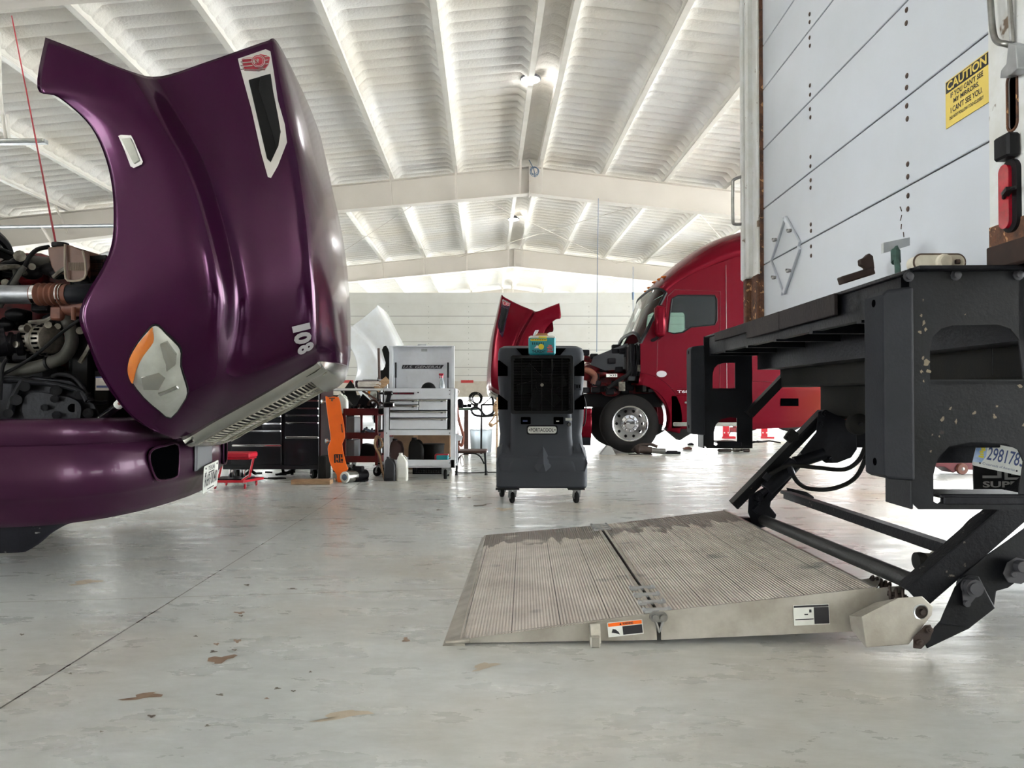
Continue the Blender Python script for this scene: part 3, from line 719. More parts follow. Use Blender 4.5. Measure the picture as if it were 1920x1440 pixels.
def sweep(b,curve,prof,closed=False):
    rows=[]
    n=len(curve)
    for i,p in enumerate(curve):
        t=(curve[min(i+1,n-1)]-curve[max(i-1,0)]).normalized(); nrm=V((t.y,-t.x,0))   # outward
        rows.append([p+nrm*o+V((0,0,z)) for o,z in prof])
    b.grid(rows); return b
def box_at(b,o,x0,x1,y0,y1,z0,z1,bev=.004):
    b.box(o[0]+x0,o[0]+x1,o[1]+y0,o[1]+y1,o[2]+z0,o[2]+z1,bev)
CAB_C=[(-1.70,2.10),(-2.02,2.86),(-2.14,2.99),(-2.5,3.33),(-3.1,3.73),(-3.83,3.95),(-4.6,4.02),(-5.4,4.0),(-5.53,3.86)]
CAB_S=[(-1.76,1.87),(-2.20,2.73),(-2.36,2.88),(-2.8,3.12),(-3.4,3.34),(-4.0,3.46),(-4.7,3.52),(-5.4,3.52),(-5.53,3.5)]
CW=1.17
def make_tractor(name,label,cat,body,low,near,full=True,graphic=None,plate=True):
    """near = -1 when right side faces the viewer, +1 left side"""
    rt=root(name,(0,0,0),0,label,cat)
    hd=obj('hood',hood_b_copy(),body,rt,smooth=True,local=True,solid=.012)
    o=lambda n,b,m,par=hd,**k: obj(n,b,m,par,local=True,smooth=True,**k)
    for sgn in (1,-1):
        fx=(lambda b:b) if sgn==1 else mirror
        b=B(); pfan(b,VENT_OUT,.012); vt=o('side_vent',fx(b),'chrome')
        b=B(); pfan(b,VENT_IN,.017); o_=obj('vent_mesh',fx(b),'mesh_black',hd,local=True)
        b=B(); pfan(b,VENT_SLAT,.021); obj('vent_slat',fx(b),'black',hd,local=True)
        b=B(); pfan(b,BADGE_WING,.0225); bd=obj('badge',fx(b),'badge_red',hd,local=True)
        b=B(); pfan(b,BADGE_DISC,.026); obj('badge_disc',fx(b),'badge_red',hd,local=True) if 0 else None
        c=hp(487,120)+V((0,-.026,0)); b=B(); b.lathe(c,(0,-1,0),[(.034,-.01),(.034,.006),(.030,.009)],24); obj('badge_disc',fx(b),'badge_red',hd,local=True)
        b=B(); b.ring(c+V((0,-.008,0)),(0,1,0),.031,.0022,24,6); b.ring(c+V((0,-.008,0)),(0,1,0),.024,.0016,24,6)
        for k in range(3):
            y_=114+k*7; p0=hp(455,y_+2)+V((0,-.029,0)); p1=hp(476,y_)+V((0,-.029,0)); b.beam(p0,p1,.004,.0035,(0,1,0)); p0=hp(498,y_-3)+V((0,-.027,0)); p1=hp(505,y_-4)+V((0,-.027,0)); b.beam(p0,p1,.004,.0035,(0,1,0))
        # raised initials inside the disc
        u=(hp(495,118)-hp(479,122)).normalized(); v=V((0,0,1)); M=frm(c+V((0,-.0095,0))-u*.019-v*.011,u,v)
        text_b('KW',M,.038,.021,.02,.0005,b=b); obj('badge_trim',fx(b),'chrome',hd,local=True)
        b=B(); pfan(b,MARK_OUT,.010); obj('marker_light',fx(b),'chrome',hd,local=True)
        b=B(); pfan(b,MARK_IN,.017,0,.008); obj('marker_lens',fx(b),'lens_clear',hd,local=True)
        b=B(); patch_b(b,HL_OUT,.006,dome=.01); obj('headlight_seal',fx(b),'black',hd,local=True,smooth=True)
        b=B(); patch_b(b,HL_IN,.012,dome=.035); hl=obj('headlight',fx(b),'lens_clear',hd,local=True,smooth=True)
        b=B(); patch_b(b,HL_AMB,.030,dome=.006); obj('turn_signal',fx(b),'amber',hd,local=True,smooth=True)
        b=B(); patch_b(b,HL_R1,.044,dome=.004,rings=2); patch_b(b,HL_R2,.047,dome=.004,rings=2); patch_b(b,HL_R3,.049,dome=.002,rings=2); obj('reflector',fx(b),'chrome_dull',hd,local=True,smooth=True)
        b=B(); b.beam(hp(208,-0+640)+V((0,-.045,0)),hp(208,641)+V((0,-.045,0)),.002,.002) if 0 else None
    # grille between the two lower hood edges
    edge=[r for r in cols[-1][:len(cols[-1])//2+1]]
    Hn=8; n0=2*5; e=cols[-1][n0:7*5+1]          # C..H along the near edge
    nrm=V((e[-1].x-e[0].x,0,e[-1].z-e[0].z)).normalized(); out=V((nrm.z,0,-nrm.x))  # forward/down
    def gp(i,s,lift):  # s -1..1 across
        p=e[i]; w=abs(p.y); t=i/(len(e)-1)
        return V((p.x,s*w,p.z))+out*(lift+(.035+.055*t)*(1-s*s))
    b=B()
    for sgn in (-1,1):
        prof=[(1.0,0),(.99,.02),(.95,.036),(.86,.038),(.82,.032),(.81,.0)]
        b.grid([[gp(i,sgn*s,l) for s,l in prof] for i in range(len(e))])
    m_=len(e)-1
    b.grid([[gp(m_,s/10,l)+nrm*k for s in range(-10,11)] for k,l in ((.0,-.01),(.0,.03),(-.05,.04),(-.11,.036),(-.115,.01))])
    b.grid([[gp(0,s/10,l)+nrm*k for s in range(-10,11)] for k,l in ((0,-.01),(.0,.03),(.04,.035),(.05,.01))])
    w_e=abs(e[-1].y); last=cols[-1][35:len(cols[-1])-35]
    b.grid([[p.copy() for p in last],[p.lerp(gp(m_,max(-1,min(1,p.y/w_e)),.02),.55)+out*.012 for p in last],[gp(m_,max(-1,min(1,p.y/w_e)),.03) for p in last],[gp(m_,max(-1,min(1,p.y/w_e)),.035)-nrm*.1 for p in last]])
    gt=obj('grille_surround',b,'chrome_dull',hd,local=True,smooth=True)
    b=B(); b.grid([[gp(i,s/6*.83,-.006) for s in range(-6,7)] for i in range(len(e))]); obj('grille_backing',b,'mesh_black',hd,local=True)
    b=B(); NS=46
    for k in range(1,NS):
        fi=k/NS*(len(e)-1)*.97; i=int(fi); fr=fi-i
        q=[gp(i,s/10*.82,.02).lerp(gp(min(i+1,len(e)-1),s/10*.82,.02),fr) for s in range(-10,11)]
        b.tube(q,.0052,5,0)
    for s in (-.8,-.4,0,.4,.8): b.tube([gp(i,s,.03) for i in range(1,len(e)-1)],.006,5,0)
    obj('grille_slats',b,'grille',hd,local=True,smooth=True)
    for p,l in ((343,826),(388,822)): pass
    # bumper
    cv=bumper_curve(); prof=[(-.16,.765),(-.05,.77),(-.012,.755),(0,.735),(.0,.655),(-.012,.645),(-.006,.632),(.018,.60),(.028,.50),(.02,.415),(.0,.395),(-.02,.37),(-.055,.305),(-.08,.268),(-.14,.26)]
    b=B(); sweep(b,cv,prof); bp=obj('bumper',b,low,rt,smooth=55,local=True,solid=.012)
    b=B(); prof2=[(-.13,.30),(-.14,.24),(-.17,.16),(-.20,.13),(-.26,.13)]; 
    for seg in ([p for p in cv if p.y<-.97],[p for p in cv if p.y>.97]):
        n_=len(seg); rows=[]
        for i,p in enumerate(seg):
            t=(seg[min(i+1,n_-1)]-seg[max(i-1,0)]).normalized(); nr=V((t.y,-t.x,0)); fr=abs(p.y)>1.2; k=1 if p.x<-.5 else max(.25,min(1,(-p.x-.12)/.35))
            rows.append([p+nr*o+V((0,0,.29+(z-.29)*k)) for o,z in prof2])
        b.grid(rows)
    obj('air_dam',b,'airdam',rt,smooth=True,local=True,solid=.01)
    for s in (-1,1):
        def at(y,z,ext=.0):
            # point on bumper face at lateral y
            best=min(cv,key=lambda p:abs(p.y-y)+(0 if p.x>-.6 else 9)); i=cv.index(best); j=i+1 if (cv[i+1].y-best.y)*(y-best.y)>0 else i-1
            q=cv[j]; f=(y-best.y)/(q.y-best.y) if abs(q.y-best.y)>1e-6 else 0; p=best.lerp(q,f); return V((p.x+.024+ext,y,z))
        poly=smooth_poly([(.46,.61),(.60,.615),(.72,.60),(.745,.55),(.70,.46),(.64,.43),(.49,.43),(.455,.47)],3)
        b=B(); pts=[at(s*u,v,.012) for u,v in poly]; n=len(pts); b.add(pts+[p+V((-.08,0,0)) for p in pts],[list(range(n))]+[(i,(i+1)%n,n+(i+1)%n,n+i) for i in range(n)]); obj('tow_opening',b,'dark_hole',bp,local=True)  # black plate proud of the bumper, its colour painting the hole's shade
        b=B(); b.tube(pts+[pts[0]],.007,6,0); obj('opening_rim',b,low,bp,local=True,smooth=True)
    b=B(); b.box(.02,.034,-.22,.10,.44,.70,.006); b.box(.026,.04,-.21,.09,.45,.60,.003); obj('centre_panel',b,'grey_plastic' if low!='red' else 'red_dark',bp,local=True)
    if plate:
        M=frm(V((.055,-.155,.30)),V((0,1,.06)),V((.06,-.0,1))); W_,H_=.305,.165
        b=B(M); b.prism(rr2(W_,H_,.012,4,W_/2,H_/2),[],lambda u,v,t:V((u,v,t)),-.002,.001); pl=obj('license_plate',b,'plate_white',bp,local=True,label='white Texas licence plate hanging under the bumper centre')
        b=text_b('TEXAS',M@Mx.Translation((.085,.128,0)),.14,.026,.02,.002); text_b('R6R·0040',M@Mx.Translation((.022,.035,0)),.26,.075,.015,.002,b=b); b.M=None
        b2=B(M); b2.cyl((.035,.148,0),(.035,.148,.004),.006,n=8); b2.cyl((.27,.148,0),(.27,.148,.004),.006,n=8); b2.box(.10,.21,.112,.118,.001,.0025); b2.box(.09,.22,.012,.018,.001,.0025)
        # star
        st=[( .04+.016*(1 if i%2==0 else .4)*sin(pi*i/5), .115+.016*(1 if i%2==0 else .4)*cos(pi*i/5)) for i in range(10)]
        b2.prism(st,[],lambda u,v,t:V((u,v,t)),.001,.0025)
        for v_,f_,m_ in ((b2.v,b2.f,b2.m),): 
            o0=len(b.v); b.v+=v_; b.f+=[[o0+i for i in f] for f in f_]; b.m+=m_
        obj('plate_lettering',b,'ink',bp,local=True)
    # frame rails, steering axle wheels
    b=B()
    for s in (-1,1): b.box(-8.3 if full else -3.2,-.35,s*.43-.04,s*.43+.04,.78,1.02)
    for x in (-.45,-2.3): b.box(x-.05,x+.05,-.43,.43,.8,.98)
    b.box(-1.66,-1.52,-.85,.85,.40,.54); obj('frame_rail',b,'black',rt,local=True)
    for s in (-1,1):
        b=B();b2=B(); wheel_parts(b,b2,(-1.59,s*1.09,.5),(0,s,0),.5); wh=obj('wheel',b,'tire',rt,local=True,smooth=True); obj('rim',b2,'chrome',wh,local=True,smooth=True)
        if full:
            for x in (-6.75,-8.05):
                b=B();b2=B(); wheel_parts(b,b2,(x,s*1.09,.5),(0,s,0),.5,.55); wh=obj('wheel',b,'tire',rt,local=True,smooth=True); obj('rim',b2,'chrome',wh,local=True,smooth=True)
    # cab shell
    g=graphic or body; zb=1.02
    win=smooth_poly([(-2.30,2.62),(-2.26,2.35),(-2.23,2.06),(-2.33,2.03),(-2.48,2.05),(-2.62,2.14),(-3.02,2.18),(-3.06,2.25),(-3.06,2.62),(-3.02,2.68),(-2.40,2.68)],1)
    for s in (-1,1):
        outer=[(-1.76,zb+.3)]+CAB_S+[(-5.53,.98),(-2.45,.98),(-2.25,.72),(-2.02,1.02),(-1.9,1.15)]
        b=B(); b.prism(outer,[win],lambda u,v,t:V((u,s*(CW-t),v)),0,.03); sp_=obj('cab_side',b,g,rt,local=True)
        b=B(); b.prism([(x,z) for x,z in win],[],lambda u,v,t:V((u,s*(CW-.012-t),v)),0,.004); obj('side_window',b,'glass',sp_,local=True)
        b=B(); wl=[V((x,s*(CW+.004),z)) for x,z in win]; b.tube(wl+[wl[0]],.012,6,0); obj('window_seal',b,'black',sp_,local=True,smooth=True)
        b=B(); dl=[V((x,s*(CW+.001),z)) for x,z in [(-2.22,2.66),(-2.16,2.0),(-2.05,1.9),(-2.03,1.1),(-3.1,1.1),(-3.12,2.75),(-2.35,2.78)]]; b.tube(dl+[dl[0]],.006,5,0)
        if s==near or 1:
            dl=[V((x,s*(CW+.001),z)) for x,z in smooth_poly([(-4.62,1.95),(-4.62,1.30),(-4.55,1.22),(-3.6,1.22),(-3.5,1.3),(-3.5,1.9),(-3.6,1.98),(-4.55,1.98)],2)]; b.tube(dl+[dl[0]],.006,5,0)
        b.tube([V((-3.22,s*(CW+.001),z)) for z in (1.05,3.2)],.006,5,0); b.tube([V((-4.78,s*(CW+.001),z)) for z in (1.05,3.3)],.006,5,0)
        obj('panel_seams',b,'red_dark' if g!='purple' else 'black',sp_,local=True)
        b=B(); b.box(-3.02,-2.74,s*(CW+.012)-.012,s*(CW+.012)+.014,1.475,1.515,.008); obj('door_handle',b,'chrome',sp_,local=True)
        b=B(); b.box(-4.50,-4.42,s*(CW+.001)-.006,s*(CW+.001)+.006,1.52,1.72,.004); obj('latch_recess',b,'dark_hole',sp_,local=True)
        b=B(); b.box(-4.485,-4.44,s*(CW+.012)-.01,s*(CW+.012)+.012,1.59,1.70,.006); obj('latch',b,'chrome',sp_,local=True)
        b=B(); b.prism([( -2.115+.058*cos(2*pi*i/24)*1.5, 1.345+.042*sin(2*pi*i/24)*1.3) for i in range(24)],[],lambda u,v,t:V((u,s*(CW+t),v)),0,.006); obj('round_decal',b,'silver_num',sp_,local=True)
        # mirror
        b=B(); b.box(-2.17,-1.97,s*1.30-.09,s*1.30+.09,1.96,2.50,.05); mr=obj('mirror',b,body,rt,local=True,smooth=True,bev=.02)
        b=B(); b.tube([V((-2.05,s*1.28,1.98)),V((-2.0,s*1.2,1.93)),V((-1.9,s*1.1,1.9))],.03,8,3); b.tube([V((-2.05,s*1.28,2.1)),V((-2.1,s*1.15,2.05))],.02,8,0); obj('mirror_arm',b,'black',mr,local=True)
        # side skirt fairing + fender behind steer wheel
        sk=[(-3.35,1.12),(-6.35,1.13),(-6.42,1.0),(-6.1,.62),(-5.6,.5),(-3.5,.40),(-3.42,.5)]
        b=B(); b.prism(sk,[],lambda u,v,t:V((u,s*(CW+.03-t-.10*max(0,(.8-v))),v)),0,.05); k_=obj('side_fairing',b,g,rt,local=True)
        b=B(); b.beam(V((-4.8,s*(CW+.02),1.15)),V((-6.3,s*(CW+.02),1.145)),.06,.03); obj('fairing_top_trim',b,'chrome_dull',k_,local=True)
        b=B(); b.box(-4.42,-4.12,s*(CW+.036)-.006,s*(CW+.036)+.004,.80,.93,.02); obj('fairing_intake',b,'dark_hole',k_,local=True)
        b=B(); rows=[]
        for i in range(13):
            a=R(-12+ i*7.5); ro=.66+.05*sin(pi*i/12)
            c=V((-1.55-ro*cos(a)*.98,0,.52+ro*sin(a)))
            c2=V((-1.55-(ro+.20)*cos(a)-.02,0,.52+(ro+.20)*sin(a)))
            rows.append([V((c.x,s*.80,c.z)),V((c.x,s*1.13,c.z)),V((c.x-.03,s*1.19,c.z+.0)),V((c2.x,s*1.19,c2.z)),V((c2.x-.04,s*1.12,c2.z+.02))])
        b.grid(rows); fn=obj('rear_fender',b,body,rt,local=True,smooth=True,solid=.012)
        b=B(); b.box(-2.72,-2.25,s*1.19-.16,s*1.19,.40,1.0,.03); obj('step_box',b,body,rt,local=True)
        b=B(); b.prism([(-2.18,.42),(-2.5,.44),(-2.62,.34),(-2.42,.22)],[],lambda u,v,t:V((u,s*(1.17-t),v)),0,.3); obj('splash_flap',b,'rubber',rt,local=True)
        b=B(); b.box(-3.4,-2.3,s*1.21-.16,s*1.21,.46,.53,.01); b.box(-3.3,-2.5,s*1.2-.14,s*1.2,.84,.88,.008); obj('cab_step',b,'chrome_dull',rt,local=True)
        b=B(); b.box(-5.66,-5.5,s*(CW-.01)-.03,s*(CW-.01),1.15,3.5,.01); obj('cab_extender',b,'rubber',rt,local=True)
    # roof skin (rows from centre to side)
    def roofrow(k0,k1,skip=False):
        rows=[]
        for s in (1,-1): pass
        N_=14
        for k in range(k0,k1+1):
            c=CAB_C[k]; sd=CAB_S[k]; row=[]
            for j in range(-N_,N_+1):
                a=abs(j)/N_*pi/2; e_=2/3.2; yy=math.copysign(CW*(sin(a)**e_),j) if j else 0; f=1-cos(a)**e_ if abs(j)<N_ else 1
                row.append(V((c[0]+(sd[0]-c[0])*f,yy,c[1]+(sd[1]-c[1])*f)))
            rows.append(row)
        rr=[]; 
        tr=[cr([rows[i][j] for i in range(len(rows))],3) if len(rows)>2 else [rows[0][j],rows[1][j]] for j in range(len(rows[0]))]
        return [[tr[j][i] for j in range(len(tr))] for i in range(len(tr[0]))]
    b=B(); b.grid(roofrow(1,8)); rf=obj('roof',b,body,rt,local=True,smooth=True,solid=.02)
    b=B(); b.grid(roofrow(0,1)); ws=obj('windshield',b,'glass',rt,local=True,smooth=True)
    ed=roofrow(0,1); b=B(); b.tube(ed[0],.03,6,0); b.tube(ed[1],.022,6,0); b.tube([ed[0][0],ed[1][0]],.03,6,0); b.tube([ed[0][-1],ed[1][-1]],.03,6,0); obj('windshield_seal',b,'black',ws,local=True,smooth=True)
    b=B()
    for y in (-.5,0,.5,.85,-.85): b.ball((-2.25+ -.0*abs(y),y,3.09-.05*abs(y)),.05,1.6,1,.5)
    obj('roof_marker_light',b,'amber',rf,local=True,smooth=True)
    b=B(); b.box(-5.56,-5.50,-CW,CW,1.0,3.75); b.box(-1.86,-1.80,-CW+.03,CW-.03,1.05,1.86); obj('cab_bulkhead',b,'rubber',rt,local=True)
    b=B(); b.box(-5.5,-1.9,-CW+.04,CW-.04,1.04,1.09); obj('cab_floor',b,'black',rt,local=True)
    b=B(); b.box(-2.3,-1.85,-1.05,1.05,1.7,1.98,.06); db=obj('dashboard',b,'grey_plastic',rt,local=True)
    for s in (-1,1):
        b=B(); b.box(-3.25,-2.8,s*.6-.26,s*.6+.26,1.35,1.55,.06); b.box(-3.4,-3.22,s*.6-.25,s*.6+.25,1.5,2.25,.06); obj('seat',b,'grey_plastic',rt,local=True)
    b=B(); b.ring((-2.52,.6,1.98),(.75,0,.65),.23,.016,28,8); b.cyl((-2.52,.6,1.98),(-2.3,.6,1.8),.03); b.beam((-2.52,.38,1.98),(-2.52,.82,1.98),.03,.02); obj('steering_wheel',b,'black',rt,local=True,smooth=True)
    # cowl box behind the engine bay, exhaust/air boxes
    b=B(); b.box(-1.80,-1.55,-.95,.95,1.2,1.86,.04); b.prism([(-1.6,1.9),(-1.0,1.66),(-.95,1.52),(-1.2,1.42),(-1.65,1.45)],[],lambda u,v,t:V((u,.55*near-near*t,v)),-.25,.5); obj('cowl_box',b,'black_gloss',rt,local=True)
    return rt,hd
VENT_OUT=smooth_poly([(445,112),(497,94),(506,98),(512,135),(520,190),(533,235),(537,268),(520,312),(507,335),(501,333),(489,290),(470,205),(448,125)],1)
VENT_IN=smooth_poly([(466,152),(505,141),(511,175),(519,215),(525,250),(521,275),(507,305),(500,298),(484,230)],1)
VENT_SLAT=[(484,170),(487,146),(506,141),(511,175),(519,215),(525,250),(517,280),(508,245)]
BADGE_WING=smooth_poly([(453,113),(470,111),(487,105),(499,107),(505,111),(503,123),(497,131),(480,133),(458,133),(455,128)],1)
BADGE_DISC=[(487+13*cos(2*pi*i/20),120+13*sin(2*pi*i/20)) for i in range(20)]
MARK_OUT=smooth_poly([(224,256),(229,254),(248,255),(253,264),(270,304),(268,309),(253,316),(247,313),(236,283)],1)
MARK_IN=smooth_poly([(231,262),(247,260),(253,272),(264,302),(254,308),(242,285)],1)
HL_OUT=smooth_poly([(276,618),(286,608),(298,609),(312,622),(336,645),(342,660),(341,685),(350,715),(354,735),(345,755),(321,785),(300,772),(268,745),(244,712),(239,690),(243,667),(258,640)],2)
HL_IN=smooth_poly([(278,620),(287,611),(297,611),(311,625),(333,647),(339,661),(338,685),(347,715),(351,735),(343,753),(321,781),(301,769),(271,743),(247,711),(242,690),(246,668),(260,641)],2)
HL_AMB=smooth_poly([(279,622),(287,612),(289,618),(292,632),(288,645),(275,662),(262,683),(255,705),(252,716),(246,705),(243,690),(247,668),(261,643)],2)
HL_R1=[(303,640),(315,636),(333,660),(331,678),(315,690)]
HL_R2=[(268,700),(300,690),(312,700),(300,722),(272,722)]
HL_R3=[(296,728),(330,715),(334,718),(300,732)]
def hood_b_copy():
    n=B(); n.v=[p.copy() for p in hood_b.v]; n.f=[list(f) for f in hood_b.f]; n.m=list(hood_b.m); return n
pt,phood=make_tractor('semi_truck','purple highway truck with its hood tipped forward, number 108 on it','truck','purple','purple_low',-1)
place(pt,PR_LOC,PR_RZ)
for o in list(bpy.data.objects):
    q=o; 
    while q.parent: q=q.parent
    if q==pt and o!=pt: MW[o.name]=TM
# fleet number on the near hood side, reading downwards
b=B()
for ch,(x,y),wd_ in (('1',(546,612),.034),('0',(548,627),.062),('8',(555,651),.062)):
    pt_,nn=hpn(x,y); a=TM@(pt_+nn*.013); dn=(TM@hp(x+4,y+20)-TM@hp(x,y)); rt_=(TM@hp(x+34,y-8)-TM@hp(x,y))
    M=frm(a,dn,rt_); text_b(ch,M,wd_,.098,.05,.0,b=b)
obj('fleet_number',b,'silver_num',phood,label='silver number 108 reading downwards')
# purple truck's bay
D=4.35
pe=lambda n,b,m,par=pt,**k: obj(n,b,m,par,smooth=True,**k)
b=B(); b.box(-3.9,-2.55,4.25,5.05,.75,1.5,.05); b.box(-3.7,-2.7,4.35,4.95,1.5,1.72,.05)
for q in range(9):
    x=-3.8+.15*q; b.cyl((x,4.22,1.02+.05*(q%3)),(x,4.3,1.02+.05*(q%3)),.05,n=10)
b.box(-3.6,-2.9,4.16,4.3,1.18,1.3,.02); b.box(-3.5,-2.75,4.2,4.3,.9,.98,.02)
eng=pe('engine',b,'engine_red',bev=.006)
def ep(n,b,m,**k): return obj(n,b,m,eng,smooth=True,**k)
b=B()
for q in range(14):
    x=rnd.uniform(0,150); y=rnd.uniform(575,700); p=P(x,y,4.12+rnd.uniform(0,.1)); b.box(p.x-.05,p.x+.05,p.y-.03,p.y+.05,p.z-.03,p.z+.04,.01)
for (x,y) in ((20,500),(60,512),(95,505),(110,512),(30,590),(100,600),(120,610),(25,640),(8,610)): b.ball(P(x,y,4.1),.045,1.4,.8,.8,10,6)
ep('engine_bracket',b,'engine_dark',bev=.004)
b=B()
for (x,y,r_) in ((10,530,.02),(37,480,.03),(108,612,.016),(150,620,.02),(60,500,.018),(165,605,.014)): b.cyl(P(x,y,4.0),P(x,y,4.2),r_,n=12)
for pts in (((0,503),(35,500),(48,515)),((55,605),(90,600),(120,575)),((170,600),(172,640),(150,680)),((140,500),(120,505),(100,520))): b.tube([P(x,y,4.02) for x,y in pts],.013,8,4)
ep('engine_pipe',b,'cast_alu')
# charge pipe
b=B(); b.cyl(P(-60,552,3.98),P(72,552,3.98),.05,n=24); pipe=ep('charge_pipe',b,'pipe_alu')
def bellow(x0,x1,n,r0,r1):
    pr=[];k=n*6
    for i in range(k+1):
        t=i/k; pr.append((r0+(r1-r0)*(.5-.5*cos(2*pi*n*t)),t))
    return pr
pa,pb=P(62,552,3.98),P(130,552,3.98); Lg=(pb-pa).length
b=B(); b.lathe(pa,pb-pa,[(.05,0),(.052,.01*1),(.052,.10*Lg)]+[(r_,Lg*(.1+t*.78)) for r_,t in bellow(0,1,5,.050,.061)]+[(.055,.9*Lg),(.055,Lg),(.05,Lg)],28); ep('rubber_boot',b,'boot')
b=B()
for x in (69,116): b.lathe(P(x-4,552,3.98),pb-pa,[(.052,0),(.0565,.001),(.0565,.022),(.052,.023)],28)
ep('hose_clamp',b,'chrome')
b=B(); b.tube([P(128,552,3.98),P(160,551,4.0),P(215,545,4.15)],.052,20,4); ep('charge_hose',b,'hose_navy')
b=B(); b.tube([P(20,520,4.2),P(24,503,4.2),P(45,492,4.2),P(70,494,4.2),P(110,498,4.2)],.042,16,5); ep('elbow_hose',b,'hose_navy')
b=B(); b.cyl(P(62,494,4.15),P(100,497,4.15),.04,n=18); b.lathe(P(58,494,4.15),V((1,0,0)),[(.045,0),(.047,.003),(.047,.02),(.045,.023)],20); ep('intake_pipe',b,'hose_grey')
b=B(); b.tube([P(10,545,4.0),P(35,510,4.0),P(48,497,4.0),P(55,482,4.02),P(70,468,4.05),P(92,463,4.1)],.012,10,5); ep('overflow_hose',b,'black')
b=B(); b.tube([P(0,575,4.02),P(35,515,3.99),P(47,500,3.99)],.0135,10,4); b.tube([P(-20,502,4.05),P(12,500,4.05),P(28,506,4.05),P(30,535,4.05)],.014,10,4); ep('coolant_line',b,'hose_grey')
# coolant tank
b=B()
def pp(poly,d0,d1): 
    f=lambda u,v,t:P(u,v,t); b.prism(poly,[],f,d0,d1)
pp([(90,464),(122,461),(122,515),(104,513),(97,500),(92,482)],4.02,4.25); pp([(122,458),(133,460),(168,475),(170,500),(160,523),(128,527),(124,520)],4.0,4.25); pp([(130,460),(197,480),(190,515),(168,523)],4.1,4.3)
tank=ep('coolant_tank',b,'reservoir',bev=.012)
b=B(); b.tube([P(122,458,3.99),P(122,505,3.985),P(127,526,3.985),P(158,522,3.985),P(160,495,3.985),P(155,470,3.99)],.006,8,3)
for q in range(14): x=129+q*2.1; b.tube([P(x,492,3.992),P(x+.4,507,3.992)],.0016,5,0)
ep('tank_rib',b,'res_rib')
b=B(); b.cyl(P(113,463,4.12),P(113,456,4.12),.042,n=18); b.beam(P(98,459,4.12),P(128,459,4.12),.02,.016); ep('tank_cap',b,'black')
b=B(); b.box(*[*sorted((P(170,0,4.08).x,P(200,0,4.08).x)),4.1,4.3,P(0,530,4.1).z,P(0,484,4.1).z],.01); b.beam(P(168,484,4.06),P(200,482,4.06),.02,.02); ep('side_box',b,'black')
b=B(); b.cyl(P(125,575,4.05),P(170,577,4.02),.05,n=18); b.cyl(P(138,576,3.97),P(138,600,3.97),.012,n=8); b.box(P(112,0,4.05).x,P(135,0,4.05).x,4.0,4.1,P(0,602,4.05).z,P(0,575,4.05).z,.01); ep('fan_boot',b,'boot')
# alternator
c=P(80,637,4.0); ax=V((.93,-.36,0)).normalized(); L0=.0
b=B(); b.lathe(c-ax*.07,ax,[(.03,-.02),(.055,-.005),(.078,.01),(.082,.03),(.08,.055),(.084,.06),(.084,.075),(.08,.08),(.082,.11),(.074,.135),(.05,.145),(.0,.146)],36)
for a_ in (-.9,.9,2.6): 
    x_,y_,z_=basis(ax); q=c-ax*.02+(x_*cos(a_)+y_*sin(a_))*.1; b.cyl(q-ax*.02,q+ax*.02,.02,n=12); b.beam(c-ax*.02+(x_*cos(a_)+y_*sin(a_))*.06,q,.03,.03)
for p_ in ((52,612),(90,609)): b.cyl(P(p_[0],p_[1],3.93),P(p_[0],p_[1],4.02),.018,n=14)
b.beam(P(52,612,3.98),P(70,622,3.98),.03,.02); b.beam(P(90,609,3.98),P(88,622,3.98),.03,.02)
alt=ep('alternator',b,'cast_alu')
b=B(); x_,y_,z_=basis(ax)
for off in (-.045,.04):
    for k in range(20):
        a_=2*pi*k/20; q=c+ax*off+(x_*cos(a_)+y_*sin(a_))*.0815; b.beam(q-ax*.017,q+ax*.017,.011,.006,(x_*cos(a_)+y_*sin(a_)))
ep('alternator_slot',b,'dark_hole')
b=B(); b.lathe(P(34,645,3.98),V((-.9,-.43,0)),[(.02,-.05),(.06,-.03),(.062,0),(.05,.005),(.05,.02),(.062,.025),(.062,.04),(.02,.045)],28); b.cyl(P(12,640,3.95),P(-30,645,3.9),.075,n=24); ep('pulley',b,'engine_dark')
b=B(); b.lathe(P(33,646,3.93),V((-.3,-.95,0)),[(.008,0),(.018,0),(.018,.012),(.008,.012)],16); ep('pulley_nut',b,'cast_alu')
b=B(); b.tube([P(125,596,4.06),P(132,620,4.04),P(134,645,4.0),P(120,668,3.98),P(95,680,3.96),P(60,690,3.95),P(25,693,3.95),P(-20,688,3.95)],.033,16,5); ep('radiator_hose',b,'hose_grey')
b=B(); b.lathe(P(90,681,3.955),V((1,.0,.25)),[(.034,-.008),(.036,-.006),(.036,.006),(.034,.008)],18); ep('hose_band',b,'black')
b=B(); b.tube([P(152,598,3.9),P(120,620,3.9),P(80,655,3.9),P(45,680,3.9),P(0,705,3.9)],.009,8,4); b.tube([P(0,750,3.88),P(3,700,3.88),P(8,680,3.88),P(15,672,3.88)],.01,8,4); ep('wire_loom',b,'black')
# fan shroud ring
b=B(); cc=P(215,660,4.75); 
b.grid([[V((-2.62+dx,4.8+r_*cos(a),1.15+r_*sin(a))) for dx,r_ in ((0,.46),(.06,.47),(.07,.43),(.16,.42),(.16,.40),(.0,.40))] for a in [2*pi*i/48 for i in range(49)]])
pe('fan_shroud',b,'chrome_dull')
b=B(); b.box(-2.44,-2.30,4.15,5.45,.72,1.62,.03); b.box(-2.46,-2.43,4.2,5.4,.75,1.6); rad=pe('radiator',b,'black')
b=B()
for k in range(7):
    a=2*pi*k/7; b.beam(V((-2.58,4.8,1.15)),V((-2.56,4.8+.37*cos(a),1.15+.37*sin(a))),.1,.02,(1,.4,0))
pe('cooling_fan',b,'black')
